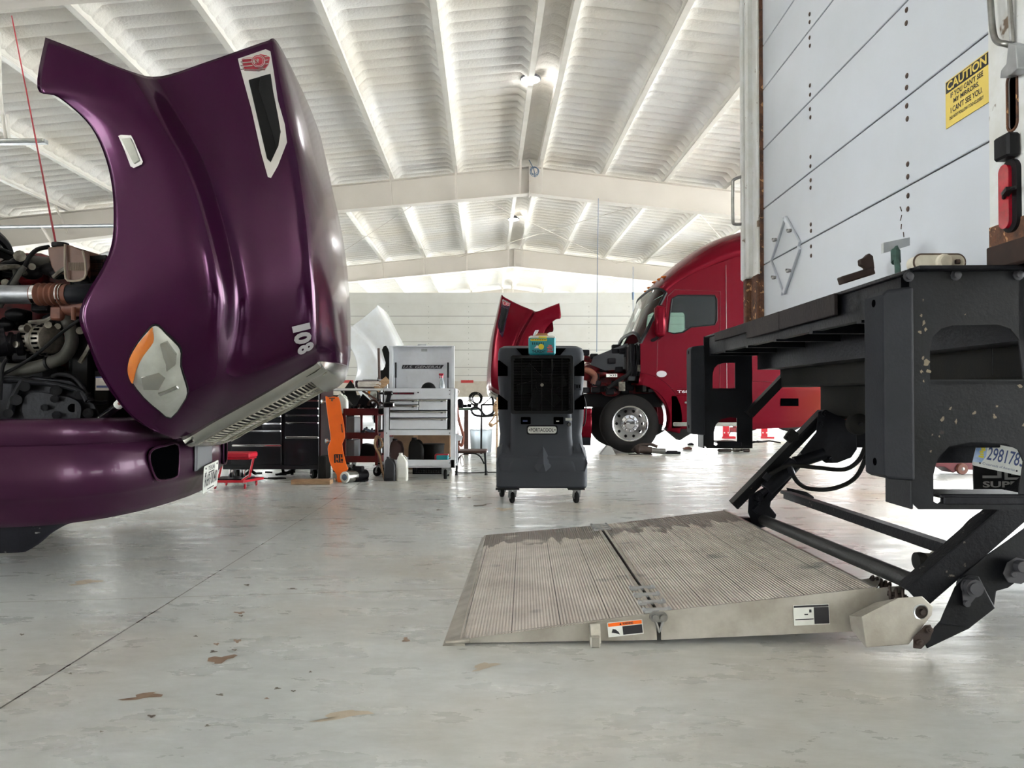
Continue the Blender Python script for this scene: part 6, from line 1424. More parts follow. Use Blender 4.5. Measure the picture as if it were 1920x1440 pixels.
# cordless drill hung on the left post
r0=root('cordless_drill',P(728,765,td-.07),0,'black cordless drill hanging on the left post of the white tool cart','drill')
b=B(); bp_(b,719,733,736,741,td-.09,td-.03,.012); b.cyl(P(719,737,td-.06),P(711,738,td-.06),.016,.010,n=12); obj('motor_body',b,'black_gloss',r0,smooth=True)
b=B(); b.beam(P(730,740,td-.06),P(726,756,td-.06),.045,.035,(0,1,0)); obj('grip',b,'black',r0,bev=.008)
b=B(); bp_(b,718,754,739,764,td-.10,td-.02,.012); obj('battery',b,'black_gloss',r0)
zs_=P(0,862,td).z-.075
def jug(name,x0,x1,y0,d,m,label,capm,zb=None,group=None,cat='jug',hollow=True):
    xa,xb=P(x0,0,d).x,P(x1,0,d).x; zt=P(0,y0,d).z; zb=0 if zb is None else zb; w=xb-xa; h=zt-zb; cx=(xa+xb)/2; dp=w*.75
    r0=root(name,(cx,d+dp/2,zb),0,label,cat,group)
    def rg(sx,sy,z,ox=0,r=.25): return [V((cx+ox+u,d+dp/2+v,zb+z*h)) for u,v in rr2(w*sx,dp*sy,min(w*sx,dp*sy)*r,4)]
    b=B(); b.loft([rg(.94,.94,0),rg(1,1,.03),rg(1,1,.5),rg(.98,1,.62),rg(.9,.9,.72,-w*.02),rg(.6,.6,.85,-w*.1),rg(.34,.42,.92,-w*.14,.45),rg(.32,.4,.955,-w*.14,.45)]); obj('jug_body',b,m,r0,smooth=True)
    b=B(); b.cyl(V((cx-w*.14,d+dp/2,zb+h*.945)),V((cx-w*.14,d+dp/2,zb+h)),w*.17,n=16); obj('cap',b,capm,r0,smooth=True)
    b=B(); b.tube([V((cx-w*.02,d+dp*.5,zb+h*.90)),V((cx+w*.22,d+dp*.5,zb+h*.88)),V((cx+w*.36,d+dp*.5,zb+h*.78)),V((cx+w*.38,d+dp*.5,zb+h*.62))],w*.075,8,4); b.box(cx-w*.3,cx+w*.3,d-.001,d+.004,zb+h*.12,zb+h*.5,.004); obj('handle',b,m,r0,smooth=True)
    return r0
jug('plastic_jug',746,767,850,8.26,'jug_white','white plastic jug standing on the floor in front of the white tool cart','jug_white')
jug('plastic_jug',723,744.5,857,8.24,'jug_black','black plastic jug standing on the floor, left of the white jug','jug_black')
jug('oil_jug',733,759,823,td+.1,'leather','dark red oil jug on the bottom shelf of the white cart, leftmost','black',zb=P(0,862,td).z-.07)
jug('oil_jug',768,796,821,td+.06,'rubber','dusty grey oil jug on the bottom shelf of the white cart, in the middle','black',zb=P(0,862,td).z-.07)
b=B(); bk=P(813,0,td+.2); zb=P(0,862,td).z-.07; b.lathe((bk.x,td+.26,zb),(0,0,1),[(.11,0),(.12,.02),(.13,.22),(.135,.225),(.135,.235),(.0,.235)],28); thing1('bucket',b,'rubber','dark round bucket on the bottom shelf of the white cart, behind the teal box','bucket')
zb=P(0,862,td).z-.075
r0=root('small_box',(P(829,0,td+.05).x,td+.08,zb),0,'small teal plastic box on the right end of the white cart bottom shelf','box')
b=B(); xa,xb=P(820,0,td).x,P(841,0,td).x; b.box(xa,xb,td+.03,td+.13,zb,zb+.13,.006); obj('box_body',b,'teal',r0)
b=B(); b.cyl((xa-.012,td+.07,zb+.02),(xa-.012,td+.07,zb+.12),.012,n=10); b.box(xa-.018,xb+.004,td+.028,td+.132,zb+.12,zb+.135,.004); obj('box_clip',b,'stool_red',r0)
r0=root('crate',P(805,892,td+.62),0,'black lattice crate on the floor under and behind the white tool cart','crate')
b=B(); xa,xb=P(777,0,9.05).x,P(836,0,9.05).x; z1=.20; b.box(xa,xb,9.06,9.4,.0,.02); b.box(xa,xb,9.4,9.42,0,z1); b.box(xa,xb,9.05,9.07,z1-.02,z1); b.box(xa,xb,9.05,9.07,0,.02); b.box(xa,xa+.02,9.05,9.4,0,z1); b.box(xb-.02,xb,9.05,9.4,0,z1)
obj('crate_body',b,'black',r0)
b=B()
for k in range(14): u=xa+(xb-xa)*k/13; b.box(u-.004,u+.004,9.052,9.062,0,z1)
for k in range(6): b.box(xa,xb,9.052,9.062,.03*k,.03*k+.008)
obj('crate_lattice',b,'rubber',r0)
b=B(); b.tube([P(707,818,8.5),P(703,835,8.45),P(712,855,8.45),P(716,880,8.4),V((P(721,897,8.35).x,8.35,.012))],.013,10,5); b.tube([P(707,818,8.5),P(713,822,8.52),P(717,835,8.5),P(710,842,8.47)],.012,10,5); b.tube([P(703,835,8.45),P(704,822,8.45),P(707,818,8.5)],.013,8,3); thing1('rubber_strap',b,'wood','beige strap looped over and hanging to the floor left of the white tool cart','strap')
r0=root('cardboard_box',(P(790,0,9.7).x,9.85,0),0,'brown cardboard box on the floor behind the white tool cart','box')
b=B(); b.box(P(733,0,9.7).x,P(846,0,9.7).x,9.7,10.0,0,P(0,806,9.7).z,.01); obj('carton',b,'cardboard',r0)
b=B(); b.box(P(778,0,9.7).x,P(786,0,9.7).x,9.698,9.7,.02,P(0,807,9.7).z); obj('tape',b,'wood',r0)
# ---------------- chair right of the cart
cr_,_=rt_('chair',888,884,'metal frame chair with brown wooden seat, right of the white tool cart','chair')
cdp=8.93
def ch(px,py,dd=0): return P(px,py,cdp+dd)
b=B(); sp=[(860,846),(912,845),(914,848),(913,850),(862,852)]; z=P(0,847,cdp).z; xa,xb=P(858,0,cdp).x,P(913,0,cdp).x; b.box(xa,xb,cdp,cdp+.4,z-.02,z+.012,.01); obj('seat',b,'wood_dark',cr_)
for x0,x1,d_ in ((909.5,911.5,0),(858,856,0),(909,911.5,.36),(858,856,.36)):
    a=ch(x0,850,d_); c_=ch(x1,850,d_); c_.z=0; b=B(); b.tube([a,c_],.012,10,0); b.cyl(c_,c_+V((0,0,.02)),.018,n=10); obj('leg',b,'black',cr_,smooth=True)
b=B()
for d_ in (0.01,.35): b.tube([ch(858,868,d_),ch(861,858,d_),ch(868,852,d_),ch(880,850,d_),ch(892,851,d_),ch(901,857,d_),ch(908,870,d_)],.008,8,4)
obj('brace_arch',b,'black',cr_,smooth=True)
b=B()
for d_ in (.03,.35): b.tube([ch(860,846,d_),ch(856,800,d_),ch(850,760,d_),ch(848,738,d_)],.016,10,4)
b.tube([ch(850,745,.03),ch(849,745,.35)],.02,10,0); b.tube([ch(857,800,.03),ch(857,800,.35)],.014,10,0); obj('backrest',b,'wood_red',cr_,smooth=True)
b=B(); b.tube([ch(852,738,-.06),ch(856,760,-.08),ch(861,790,-.08),ch(868,815,-.06),ch(866,835,-.05),ch(860,830,-.06)],.017,8,5); b.tube([ch(856,735,-.04),ch(851,765,-.06),ch(855,800,-.06),ch(862,828,-.04)],.014,8,5); thing1('ratchet_strap',b,'wood_red','reddish brown strap draped over the chair back beside the white cart','strap')
b=B(); b.tube([ch(866,852,-.02),ch(863,862,-.03),ch(866,874,-.03),ch(871,870,-.03),ch(868,858,-.03),ch(866,852,-.02)],.006,6,5); b.tube([ch(850,738,-.05),ch(855,731,-.07),ch(861,733,-.07),ch(858,740,-.07),ch(852,742,-.06)],.007,6,5); thing1('hanging_strap',b,'paper','thin looped white strap hanging from the chair seat edge','strap')
# ---------------- red cart
rc,_=rt_('service_cart',684,893,'dark red three-shelf service cart, left of the white tool cart','cart')
rd=8.75; re_=9.25; sh=.0
X0,X1=P(648,0,rd).x,P(712,0,rd).x
b=B()
for y0,y1 in ((766,779),(811,823),(855,867)):
    za,zb=P(0,y1,rd).z,P(0,y0,rd).z; b.box(X0,X1,rd,rd+.01,za,zb); b.box(X0+.10,X1+.10,re_-.01,re_,za,zb); b.add([(X0,rd,za),(X1,rd,za),(X1+.1,re_,za),(X0+.1,re_,za),(X0,rd,za+.01),(X1,rd,za+.01),(X1+.1,re_,za+.01),(X0+.1,re_,za+.01)],[(0,1,2,3),(7,6,5,4)]); b.add([(X1,rd,za),(X1+.1,re_,za),(X1+.1,re_,zb),(X1,rd,zb)],[(0,1,2,3)]); b.add([(X0,rd,za),(X0+.1,re_,za),(X0+.1,re_,zb),(X0,rd,zb)],[(0,1,2,3)])
obj('tray',b,'cart_red',rc,solid=.004)
z1=P(0,766,rd).z
for x,d_ in ((X0,rd),(X1-.03,rd),(X0+.1,re_-.03),(X1+.07,re_-.03)): b=B(); b.box(x,x+.03,d_-.004,d_+.03,.13,z1); obj('post',b,'cart_red',rc)
for px_,d_ in ((653,8.8),(707,8.8),(661,9.2),(716,9.2)): caster(rc,px_,890,d_,.055,.03,R(60),h=.135)
b=B(); b.box(X0+.03,X0+.12,rd+.05,rd+.4,P(0,823,rd).z+.01,P(0,782,rd).z,.005); zz=P(0,867,rd).z+.012; b.box(X0+.03,X0+.12,rd+.05,rd+.4,zz,P(0,826,rd).z,.005); thing1('parts_bin',b,'grey_plastic','pale grey bins on the left side of the dark red cart shelves','bin',smooth=False)
b=B(); za=P(0,823,rd).z+.012
for k in range(12): x=X0+.16+rnd.uniform(0,.2); y=rd+rnd.uniform(.1,.4); b.beam((x,y,za+.01+.012*k*.5),(x+rnd.uniform(-.08,.1),y+.05,za+.03+rnd.uniform(0,.09)),.02,.02)
thing1('tool_pile',b,'engine_dark','heap of dark metal tools on the middle shelf of the dark red cart','tools',kind='stuff',smooth=False)
b=B(); b.cyl((X1-.13,rd+.04,za+.09),(X1+.02,rd+.06,za+.03),.018,n=12); b.cyl((X1-.17,rd+.035,za+.105),(X1-.13,rd+.04,za+.09),.011,n=10); thing1('grease_gun',b,'blue_cord','blue grey hand tool lying at right of the dark red cart middle shelf','tool')
b=B(); za=P(0,867,rd).z+.012; b.prism([(X0+.16,za),(X1+.02,za),(X1-.04,za+.17),(X0+.2,za+.2)],[],lambda u,v,t:V((u,rd+.1+t,v)),0,.2); thing1('storage_case',b,'black','black case on the bottom shelf of the dark red cart','case',smooth=False,bev=.01)
# tall handle, black seat shells etc. piled on the red cart
zt=P(0,779,rd).z+.012
r0=root('tool_tray',(P(684,0,rd).x,rd+.25,zt),0,'dark tray heaped with tools on top of the dark red cart','tray')
b=B(); b.box(X0+.04,X1+.06,rd+.03,rd+.4,zt,zt+.07,.01); obj('tray_body',b,'rubber',r0)
b=B()
for k in range(7): x=X0+.08+.05*k; b.beam((x,rd+.1,zt+.08),(x+.05,rd+.2,zt+.09+.04*(k%3)),.03,.025); 
b.prism([(665,765),(680,738),(696,752),(700,765)],[],lambda u,v,t:P(u,v,rd+.12+t),0,.06); obj('tray_tools',b,'engine_dark',r0,bev=.003)
b=B(); b.ring(P(700,760,rd+.1),(0,1,.2),.06,.014,20,8,0,pi); b.cyl(P(672,764,rd+.05),P(674,758,rd+.05),.014,n=8); obj('hose_ring',b,'wood_dark',r0,smooth=True)
# ---------------- folding table with binder
tb_,_=rt_('folding_table',690,886,'thin white folding table with diagonal brace behind the red cart','table')
tdp=9.5
ztb=P(0,730,tdp).z; x0t,x1t=P(642,0,tdp).x,P(722,0,tdp).x
b=B(); b.box(x0t-.4,x1t+.0,tdp,tdp+.55,ztb-.014,ztb+.014,.004); obj('table_top',b,'wood_dark',tb_)
b=B(); b.box(x0t-.4,x1t,tdp-.01,tdp,ztb-.014,ztb+.012); obj('table_edge',b,'plate_white',tb_)
b=B(); b.beam(P(680,733,tdp+.02),P(726,762,tdp+.02),.025,.012,(0,1,0)); b.beam(P(640,733,tdp+.5),P(660,760,tdp+.5),.025,.012,(0,1,0)); obj('brace',b,'chrome_dull',tb_)
for x in (x0t-.36,x1t-.03):
    for y in (tdp+.03,tdp+.5): b=B(); b.cyl((x,y,0),(x,y,ztb-.014),.014,n=10); obj('leg',b,'galv',tb_,smooth=True)
zt=ztb+.014; xb0,xb1=P(672,0,tdp).x,P(722,0,tdp).x
r0=root('binder',((xb0+xb1)/2,tdp+.15,zt),0,'worn brown binder stuffed with white papers lying on the folding table','binder')
b=B(); b.box(xb0,xb1-.01,tdp+.02,tdp+.27,zt,zt+.012,.003); b.box(xb0-.01,xb1-.06,tdp+.02,tdp+.27,zt+.088,zt+.098,.003); b.box(xb0-.02,xb0-.005,tdp+.02,tdp+.27,zt+.01,zt+.09,.004); obj('cover',b,'leather',r0)
b=B()
for k in range(6): b.box(xb0+.01+rnd.uniform(0,.01),xb1-.05+rnd.uniform(-.02,.02),tdp+.0+rnd.uniform(0,.02),tdp+.26,zt+.013+.0125*k,zt+.0245+.0125*k,.003)
obj('papers',b,'paper',r0)
b=B(); b.beam(V((xb1-.05,tdp+.02,zt+.085)),V((xb1+.01,tdp+.03,zt+.015)),.01,.2,(0,0,1)); obj('flap',b,'wood',r0)
r0=root('clipboard',(xb1-.12,tdp+.3,zt),0,'grey metal clipboard propped upright behind the binder on the folding table','clipboard')
b=B(); b.box(xb1-.32,xb1+.01,tdp+.29,tdp+.30,zt,P(0,711,tdp+.3).z,.004); obj('board',b,'galv',r0)
b=B(); b.cyl((xb1-.12,tdp+.285,zt+.11),(xb1-.12,tdp+.29,zt+.11),.008,n=10); b.cyl((xb1-.07,tdp+.285,zt+.11),(xb1-.07,tdp+.29,zt+.11),.008,n=10); obj('hole',b,'ink',r0)
# things leaning behind: pole, black plastic part, black panels
b=B(); b.cyl(V((P(719,0,10.12).x,10.12,0)),P(710,653,10.12),.017,n=12); thing1('wooden_pole',b,'wood_dark','dark brown wooden pole standing upright between binder and white cart lid','pole')
b=B(); b.prism(smooth_poly([(716,656),(724,648),(731,664),(735,690),(734,712),(736,860),(735,894),(712,894),(708,860),(707,712),(718,694),(723,680)],2),[],lambda u,v,t:V((P(u,v,10.16+t).x,10.16+t,max(0,P(u,v,10.16+t).z if v<850 else 0))),0,.03); o=thing1('splash_shield',b,'rubber','black moulded plastic panel leaning beside the white cart lid','panel'); 
b=B(); b.prism([(657,713),(664,722),(672,750),(665,770),(655,900),(640,900),(646,728)],[],lambda u,v,t:V((P(u,v,10.1+t).x,10.1+t,max(0,P(u,v,10.1+t).z))),0,.02); thing1('mud_guard',b,'rubber','dark pointed mud guard panel leaning under the folding table','panel',smooth=False)
# white funnel jug behind creeper
jug('funnel_jug',634,655,738,9.32,'jug_white','white plastic jug behind the orange creeper, up high on a stand','jug_white',zb=P(0,775,9.4).z,cat='jug')
b=B(); xx=P(645,0,9.45).x; zz=P(0,775,9.4).z; b.box(xx-.08,xx+.06,9.33,9.47,0,zz-.001,.01); thing1('stand',b,'mesh_black','dark upright stand hidden behind the orange creeper','stand',smooth=False)
# ---------------- black tool chest
tcst,_=rt_('tool_chest',515,897,'long black rolling tool chest with chrome drawer pulls','tool chest')
hd_=8.45; hB=9.05; x0,x1=P(428,0,hd_).x,P(604,0,hd_).x; z0=P(0,880,hd_).z; z1=P(0,716,hd_).z
b=B(); b.box(x0,x1,hd_+.02,hB,z0,z1,.008); b.box(x0-.01,x1+.01,hd_-.0,hd_+.03,z0,z0+.05,.004); b.box(x0-.01,x1+.01,hd_,hB,z1-.02,z1+.012,.006); obj('cabinet',b,'chest',tcst)
b=B(); b.box(x1,x1+.012,hd_+.02,hB,z0,z1); obj('side_panel',b,'maroon',tcst)
LFT=(434,527); RGT=(534,597.5)
for (xa,xb),ys in ((LFT,(735,750,764.5,779,793,807,834,873)),(RGT,(735,750,764.5,778,791.5,819,873))):
    for ya,yb_ in zip(ys,ys[1:]):
        b=B(); bp_(b,xa,ya,xb,yb_-1.2,hd_-.004,hd_+.3,.003); dw=obj('drawer',b,'chest',tcst)
        b=B(); bp_(b,xa+.5,ya-.5,xb-.5,ya+3.4,hd_-.026,hd_-.004,.006); obj('drawer_pull',b,'chrome',dw)
for px_,d_ in ((588,hd_+.08),(445,hd_+.08),(588,hB-.1),(445,hB-.1)): caster(tcst,px_,895,d_,.055,.045,R(40),h=z0)
b=B(); z=z1+.012
b.box(P(590,0,8.6).x,P(607,0,8.6).x,8.5,8.8,z,z+.03,.008); b.cyl((P(604,0,8.6).x,8.6,z+.03),(P(604,0,8.6).x,8.6,z+.14),.02,n=12); thing1('spray_can',b,'rubber','dark can and block on top of the black tool chest right end','can')
# floor clutter under the chest
b=B()
for k in range(16): x=P(rnd.uniform(450,560),0,8.7).x; b.beam((x,8.62+rnd.uniform(0,.25),.02+rnd.uniform(0,.03)),(x+rnd.uniform(-.1,.12),8.65+rnd.uniform(0,.25),.02+rnd.uniform(0,.08)),.03,.02)
thing1('scrap_pile',b,'engine_dark','low heap of dark odds and ends under the black tool chest','scrap',kind='stuff',smooth=False)
b=B(); b.tube([V((P(x,0,8.3).x,8.3+dy,.02)) for x,dy in ((478,0),(500,.04),(520,-.02),(540,.05),(525,.1),(505,.09))],.008,6,4); thing1('cable',b,'rubber','dark cable lying on the floor in front of the black tool chest','cable')
# wood plank
p0,p1=P(546,908,7.9),P(620,908,7.9); b=B(); b.box(p0.x,p1.x,7.88,8.02,0,.05,.006); thing1('wood_plank',b,'wood','short worn wooden plank lying on the floor by the orange creeper','plank',smooth=False)
b=B(); xa,xb=P(608,0,8.5).x,P(622,0,8.5).x; b.box(xa,xb,8.35,8.6,0,P(0,855,8.4).z,.01); thing1('battery_box',b,'rubber','black upright case beside the foot of the orange creeper','case',smooth=False)
# ---------------- orange creeper leaning up
cl=root('mechanic_creeper',V((P(640,906,8.1).x,8.15,0)),0,'bright orange plastic creeper leaned upright against the black tool chest','creeper')
cp=[(610,743),(616,745),(635,744.5),(640,768),(645,795),(647,820),(642,832),(645,852),(650,872),(653,880),(644,886),(641,889),(641,904),(633,904),(631,890),(624,880),(618,866),(615,848),(615,836),(620,824),(617,800),(613,770)]
def lean(u,v,t): 
    d=8.35-.22*((v-743)/162); return P(u,v,d+t)
b=B(); b.prism(smooth_poly(cp,2),[],lean,0,.03); cb=obj('creeper_board',b,'orange',cl,bev=.009,smooth=True)
b=B()
for k in range(len(cp)):
    pass
b.prism([(617,748),(621,748),(621,752),(624,753),(624,748.5),(628,748),(628,745.5),(617,746)],[],lean,-.004,0); b.prism([(639,795),(641,795),(643,811),(641,811)],[],lean,-.004,0); obj('creeper_slot',b,'rust',cb)
b=B()
for k,(x,y,w,h) in enumerate(((626,852,3,16),(630.5,853,3,6),(630.5,862,3,4),(635,853,3,13),(639,853,3,5),(639,860,4,5),(628,851.5,14,1.5),(632,866,11,1.5))):
    b.prism([(x,y),(x+w,y),(x+w+.4,y+h),(x+.4,y+h)],[],lean,-.003,.001)
obj('stencil_print',b,'ink',cb)
for x,y in ((604,753),(612,827),(628,901)):
    p=lean(x,y,.03); b=B(); b.lathe(p,V((.8,.6,0)),[(.006,-.014),(.026,-.012),(.028,0),(.026,.012),(.006,.014)],16); wh=obj('caster',b,'chrome_dull',cl,smooth=True)
    b=B(); b.beam(p+V((.0,0,0)),lean(x+8,y,.03),.02,.018); obj('caster_fork',b,'galv',wh)
# silver cylinder lying on floor
c_=V((P(665,0,8.15).x,8.15,.062)); r0=root('electric_motor',(c_.x,8.2,0),0,'small silver electric motor with round white cap lying by the creeper','motor')
b=B(); ax=V((.45,.9,0)).normalized(); b.lathe(c_-ax*.12,ax,[(.058,0),(.062,.02),(.062,.16)],28); obj('motor_body',b,'chrome_dull',r0,smooth=True)
b=B(); b.lathe(c_-ax*.12,ax,[(.0,-.006),(.04,-.006),(.04,-.012),(.055,-.012),(.06,-.002),(.06,.012)],28); ob=obj('end_cap',b,'plate_white',r0,smooth=True)
b=B(); b.lathe(c_-ax*.12,-ax,[(.0,.012),(.028,.012),(.034,.008)],20); obj('cap_centre',b,'blue_cord',ob,smooth=True)
b=B(); b.cyl(c_+ax*.04,c_+ax*.22,.06,n=20); b.box(c_.x-.02,c_.x+.14,8.15,8.35,0,.02); b.box(c_.x+.0,c_.x+.1,8.2,8.32,.1,.16,.01); obj('motor_mount',b,'engine_dark',r0,smooth=True)
# ---------------- red mechanic seat
ms,_=rt_('mechanic_stool',440,915,'red rolling mechanic stool with padded seat by the purple bumper','stool')
sd=7.5; 
xa,xb=P(405,0,sd).x,P(476,0,sd).x; za,zb=P(0,859.5,sd).z,P(0,849,sd).z
b=B(); b.box(xa,xb,sd,sd+.24,za,zb,.012); obj('seat_pad',b,'stool_seat',ms,smooth=30)
b=B(); b.box(xa+.01,xb-.01,sd+.01,sd+.23,za-.012,za); 
for x,y0,y1,d_ in ((418,860,900,.12),(475,860,895,.02),(475,860,895,.2)): b.cyl(P(x,y0,sd+d_),V((P(x,0,sd+d_).x,sd+d_,P(0,y1,sd+d_).z)),.012,n=8)
obj('seat_post',b,'stool_red',ms)
zc0=.062
b=B(); b.box(P(396,0,sd).x,P(466,0,sd).x,sd-.02,sd+.0,zc0,zc0+.025); b.box(P(402,0,sd).x,P(480,0,sd).x,sd+.3,sd+.32,zc0,zc0+.025); b.beam(V((P(397,0,sd).x,sd-.01,zc0+.012)),V((P(404,0,sd).x,sd+.31,zc0+.012)),.02,.025); b.beam(V((P(465,0,sd).x,sd-.01,zc0+.012)),V((P(482,0,sd).x,sd+.31,zc0+.012)),.02,.025); b.beam(V((P(462,0,sd).x,sd,zc0+.02)),V((P(476,0,sd).x,sd+.04,.14)),.03,.02); obj('base_frame',b,'stool_red',ms,bev=.003)
b=B(); b.box(P(404,0,sd).x,P(468,0,sd).x,sd+.01,sd+.29,zc0+.02,zc0+.035,.004); obj('tray',b,'black',ms)
for x,d_ in ((403,-.01),(459,-.01),(424,.31),(480,.31)): caster(ms,x,912,sd+d_,.024,.018,R(35),wm='stool_red',h=.062)
for k,(x,gl) in enumerate(((442,'left'),(463,'right'))):
    b=B(); c_=V((P(x,0,sd+.2).x,sd+.2,zc0+.036)); b.lathe(c_,(0,0,1),[(.024,0),(.026,.004),(.026,.075),(.018,.078),(.018,.03),(0,.03)],20); thing1('socket',b,'chrome',f'chrome socket standing in the red stool tray, the {gl} one','socket',group='sockets in the stool tray')
# ---------------- behind: work bench with vise, bucket, cables
wb,_=rt_('work_bench',893,840,'small work bench with green top and wooden legs, seen between cart and cooler','bench')
wd=12.4; z=P(0,766,wd).z; xa,xb=P(858,0,wd).x,P(896,0,wd).x
b=B(); b.box(xa-.3,xb,wd,wd+.6,z-.03,z+.01,.006); obj('bench_top',b,'green_top',wb)
b=B(); b.box(P(871,0,wd).x,P(879,0,wd).x,wd+.02,wd+.1,0,z-.03); obj('leg',b,'wood_dark',wb); b=B(); b.box(P(871,0,wd).x-.55,P(879,0,wd).x-.55,wd+.45,wd+.53,0,z-.03); obj('leg',b,'wood_dark',wb)
r0=root('bench_vise',(P(866,0,wd).x,wd+.2,z+.01),0,'dark metal vise standing on the green topped work bench','vise')
b=B(); bp_(b,858,753,868,766,wd+.1,wd+.3,.02); bp_(b,866,758,876,764,wd+.12,wd+.28,.02); b.cyl(P(876,760,wd+.2),P(884,761,wd+.2),.03,n=10); b.ball(P(862,754,wd+.2),.06); obj('vise_body',b,'engine_dark',r0,smooth=True)
b=B(); b.tube([P(876,757,wd+.1),P(878,751,wd+.1),P(881,751,wd+.1),P(883,757,wd+.1)],.012,6,3); obj('vise_handle',b,'steel',r0,smooth=True)
b=B(); c_=P(902,802,13.2); 
b=B(); b.lathe((c_.x,13.2,0),(0,0,1),[(.17,0),(.18,.02),(.2,.38),(.21,.385),(.21,.4),(.19,.4),(.18,.03),(0,.03)],24); bu=thing1('bucket',b,'clear_plastic','large pale translucent bucket standing on the floor behind the bench','bucket')
b=B(); b.tube([P(884,772,12.2),P(885,766,12.2),P(892,764,12.2),P(900,768,12.2),P(908,778,12.2),P(916,780,12.2),P(935,777,12.2),P(950,776,12.2)],.02,8,5); b.tube([P(884,772,12.2),P(890,778,12.2),P(900,780,12.2),P(912,780,12.2),P(925,772,12.2),P(924,750,12.3),P(922,745,12.4)],.02,8,5); thing1('power_cable',b,'black','thick black cable looping in the air between work bench and cooler','cable')
b=B(); b.beam(P(905,759,12.75),P(921,745,12.75),.03,.02); b.beam(P(902,759,12.75),P(960,758,12.75),.03,.03); b.beam(P(903,759,12.75),V((P(903,0,12.75).x,12.75,0)),.03,.03); b.beam(P(960,759,12.75),V((P(960,0,12.75).x,12.75,0)),.03,.03); thing1('metal_rack',b,'rubber','thin dark metal rack frame behind the black cable, left of the cooler','rack',smooth=False)
b=B(); 
for k in range(7): b.ring(P(893+rnd.uniform(-3,3),752,wd+.3)+V((0,0,.04)),(rnd.uniform(-.3,.3),1,rnd.uniform(-.3,.3)),.075+.006*k,.008,18,5)
b.box(P(889,0,wd+.3).x,P(897,0,wd+.3).x,wd+.2,wd+.4,z+.01,z+.06); thing1('cable_reel',b,'rubber','tangled roll of dark cable on the right end of the work bench','cable')
b=B(); b.tube([P(x,y,11.8) for x,y in ((930,752),(926,764),(930,772),(924,785),(917,795),(922,798),(934,790),(938,780))],.014,6,4); b.ball(P(930,766,11.8),.045,1,1,1.3); b.ball(P(921,797,11.8),.035); b.tube([V((P(932,0,11.8).x,11.8,0)),P(932,745,11.8)],.012,6,0); thing1('extension_cord',b,'wood','tan extension cord with plugs hanging beside the cooler left edge','cord')
b=B(); b.tube([V((P(x,0,8.62+dy).x,8.62+dy,.006)) for x,dy in ((856,.6),(880,.55),(905,.6),(940,.65))],.006,6,4); thing1('floor_cable',b,'rubber','thin dark cable lying straight across the floor behind the chair legs','cable')
# ---------------- around the red truck
def dim_stand(px,label):
    g_=G(px,822); r0=root('jack_stand',g_,0,label,'jack stand','red jack stands'); x,y=g_.x,g_.y
    b=B(); b.box(x-.13,x+.2,y-.1,y+.1,0,.05,.005); obj('stand_foot',b,'stool_red',r0)
    b=B(); b.box(x-.1,x+.06,y-.05,y+.05,.05,.5,.006); obj('stand_post',b,'stool_red',r0)
    b=B(); b.cyl((x-.06,y-.055,.14),(x-.06,y-.05,.14),.018,n=10); b.cyl((x+.03,y-.055,.14),(x+.03,y-.05,.14),.018,n=10); obj('pin_hole',b,'plate_white',r0); return r0
dim_stand(1434,'red jack stand under the red truck skirt, rightmost'); dim_stand(1362,'red jack stand seen through the far step bracket opening')
g_=G(1380,815); b=B(); b.box(g_.x-.22,g_.x+.25,g_.y,g_.y+.3,.06,.2,.03); b.cyl((g_.x,g_.y+.1,.2),(g_.x,g_.y+.1,.26),.06,n=14)
for s in (-.2,.2): b.cyl((g_.x+s,g_.y-.02,.05),(g_.x+s,g_.y+.05,.05),.05,n=14)
thing1('bottle_jack',b,'engine_red','low red jack between the two red jack stands','jack',smooth=False)
g_=G(1136,850); g_.y=12.5; b=B(); b.prism([(-.13,0),(.12,0),(.05,.13),(-.02,.15)],[],lambda u,v,t:V((g_.x+u,g_.y+t,v)),0,.2); thing1('wheel_chock',b,'rubber_grey','grey rubber wheel chock in front of the red truck wheel','wheel chock',smooth=False)
g_=G(1210,852); r0=root('exhaust_pipe',g_,0,'rusty exhaust pipe section with shiny end lying by the truck wheel','pipe')
b=B(); b.cyl((g_.x-.1,g_.y,.085),(g_.x+.10,g_.y,.065),.07,.06,n=18); b.ball((g_.x-.12,g_.y,.085),.075); b.tube([V((g_.x-.2,g_.y+.1,.05)),V((g_.x-.1,g_.y+.12,.14)),V((g_.x+.1,g_.y+.12,.16)),V((g_.x+.22,g_.y+.1,.12))],.025,8,4); obj('pipe_body',b,'grease',r0,smooth=True)
b=B(); b.cyl((g_.x+.1,g_.y,.065),(g_.x+.33,g_.y,.05),.045,n=18); obj('pipe_end',b,'steel',r0,smooth=True)
b=B(); b.box(g_.x-.28,g_.x+.1,g_.y-.08,g_.y+.02,0,.012); obj('bracket',b,'engine_dark',r0)
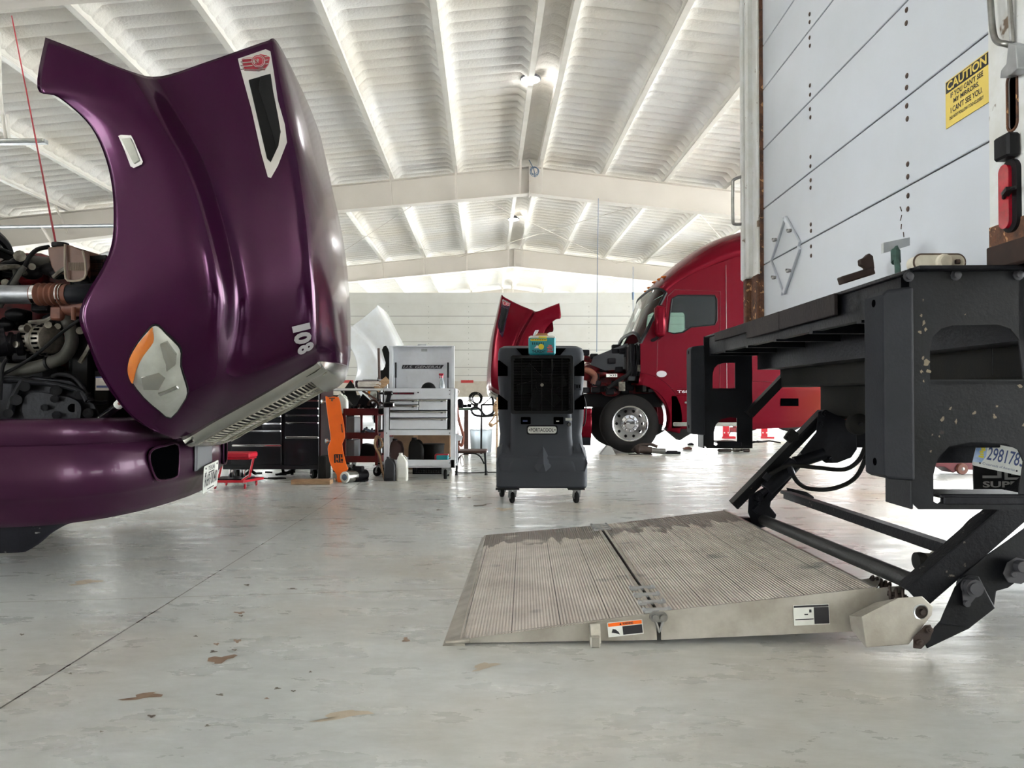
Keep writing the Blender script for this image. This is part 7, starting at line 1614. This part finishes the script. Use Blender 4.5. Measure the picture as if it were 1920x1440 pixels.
for x,y,l,m,lab in ((1260,851,.3,'engine_dark','flat dark metal scrap lying right of the exhaust pipe'),(1290,843,.16,'boot','small pinkish brown scrap piece on the floor near the far step bracket'),(1296,835,.12,'engine_dark','tiny dark scrap on the floor behind the pinkish one')):
    g_=G(x,y); b=B(); b.box(g_.x-l/2,g_.x+l/2,g_.y,g_.y+.1,0,.035,.01); b.box(g_.x-l/4,g_.x+l/3,g_.y+.02,g_.y+.08,.03,.05,.008); thing1('metal_scrap',b,m,lab,'scrap',smooth=False)
g_=G(1378,847); r0=root('exhaust_coupling',g_,0,'ribbed metal coupling with rusty end lying under the far bracket','pipe'); b=B(); b.lathe((g_.x-.05,g_.y,.05),(1,-.1,0),[(.035,0),(.045,.01)]+[(.048+.004*(i%2),.02+.012*i) for i in range(9)]+[(.04,.14),(.04,.18),(0,.18)],18); obj('pipe_body',b,'cast_alu',r0,smooth=True)
b=B(); b.box(g_.x-.3,g_.x-.05,g_.y-.02,g_.y+.05,0,.05,.02); b.cyl((g_.x+.12,g_.y-.1,.03),(g_.x+.22,g_.y-.1,.03),.03,n=12); obj('scrap_end',b,'grease',r0,smooth=True)
g_=G(1436,832); b=B()
for k in range(6): b.tube([V((g_.x-.25+rnd.uniform(-.05,.05),g_.y+rnd.uniform(-.1,.1),.02+.008*k)),V((g_.x-.05,g_.y+rnd.uniform(-.1,.1),.03+.02*rnd.random())),V((g_.x+.1,g_.y+rnd.uniform(-.1,.15),.05+.04*rnd.random())),V((g_.x+.3,g_.y+rnd.uniform(-.1,.1),.02))],.014,6,4)
thing1('cable_pile',b,'black','pile of black cables on the floor right of the far step bracket','cable')
# red floor jack at the right
g_=G(1806,890); fj=root('floor_jack',g_,0,'red floor jack seen through the near black step bracket','jack')
b=B(); b.prism([(-.62,.22),(-.3,.20),(.1,.165),(.6,.14),(.6,.05),(.2,.05),(.0,.06),(-.1,.02),(-.2,.09),(-.62,.09)],[],lambda u,v,t:V((g_.x+u,g_.y+t,v)),.03,.28); obj('jack_frame',b,'red_dark',fj,bev=.008)
b=B(); b.lathe((g_.x,g_.y,.066),(0,1,0),[(.02,0),(.06,0),(.066,.01),(.066,.04),(.06,.05),(.02,.05)],24); w_=obj('jack_wheel',b,'boot',fj,smooth=True)
b=B(); b.lathe((g_.x,g_.y+.005,.066),(0,-1,0),[(.035,0),(.03,.004),(.012,.006),(.0,.012)],16); obj('wheel_hub',b,'steel',w_,smooth=True)

split_parts()
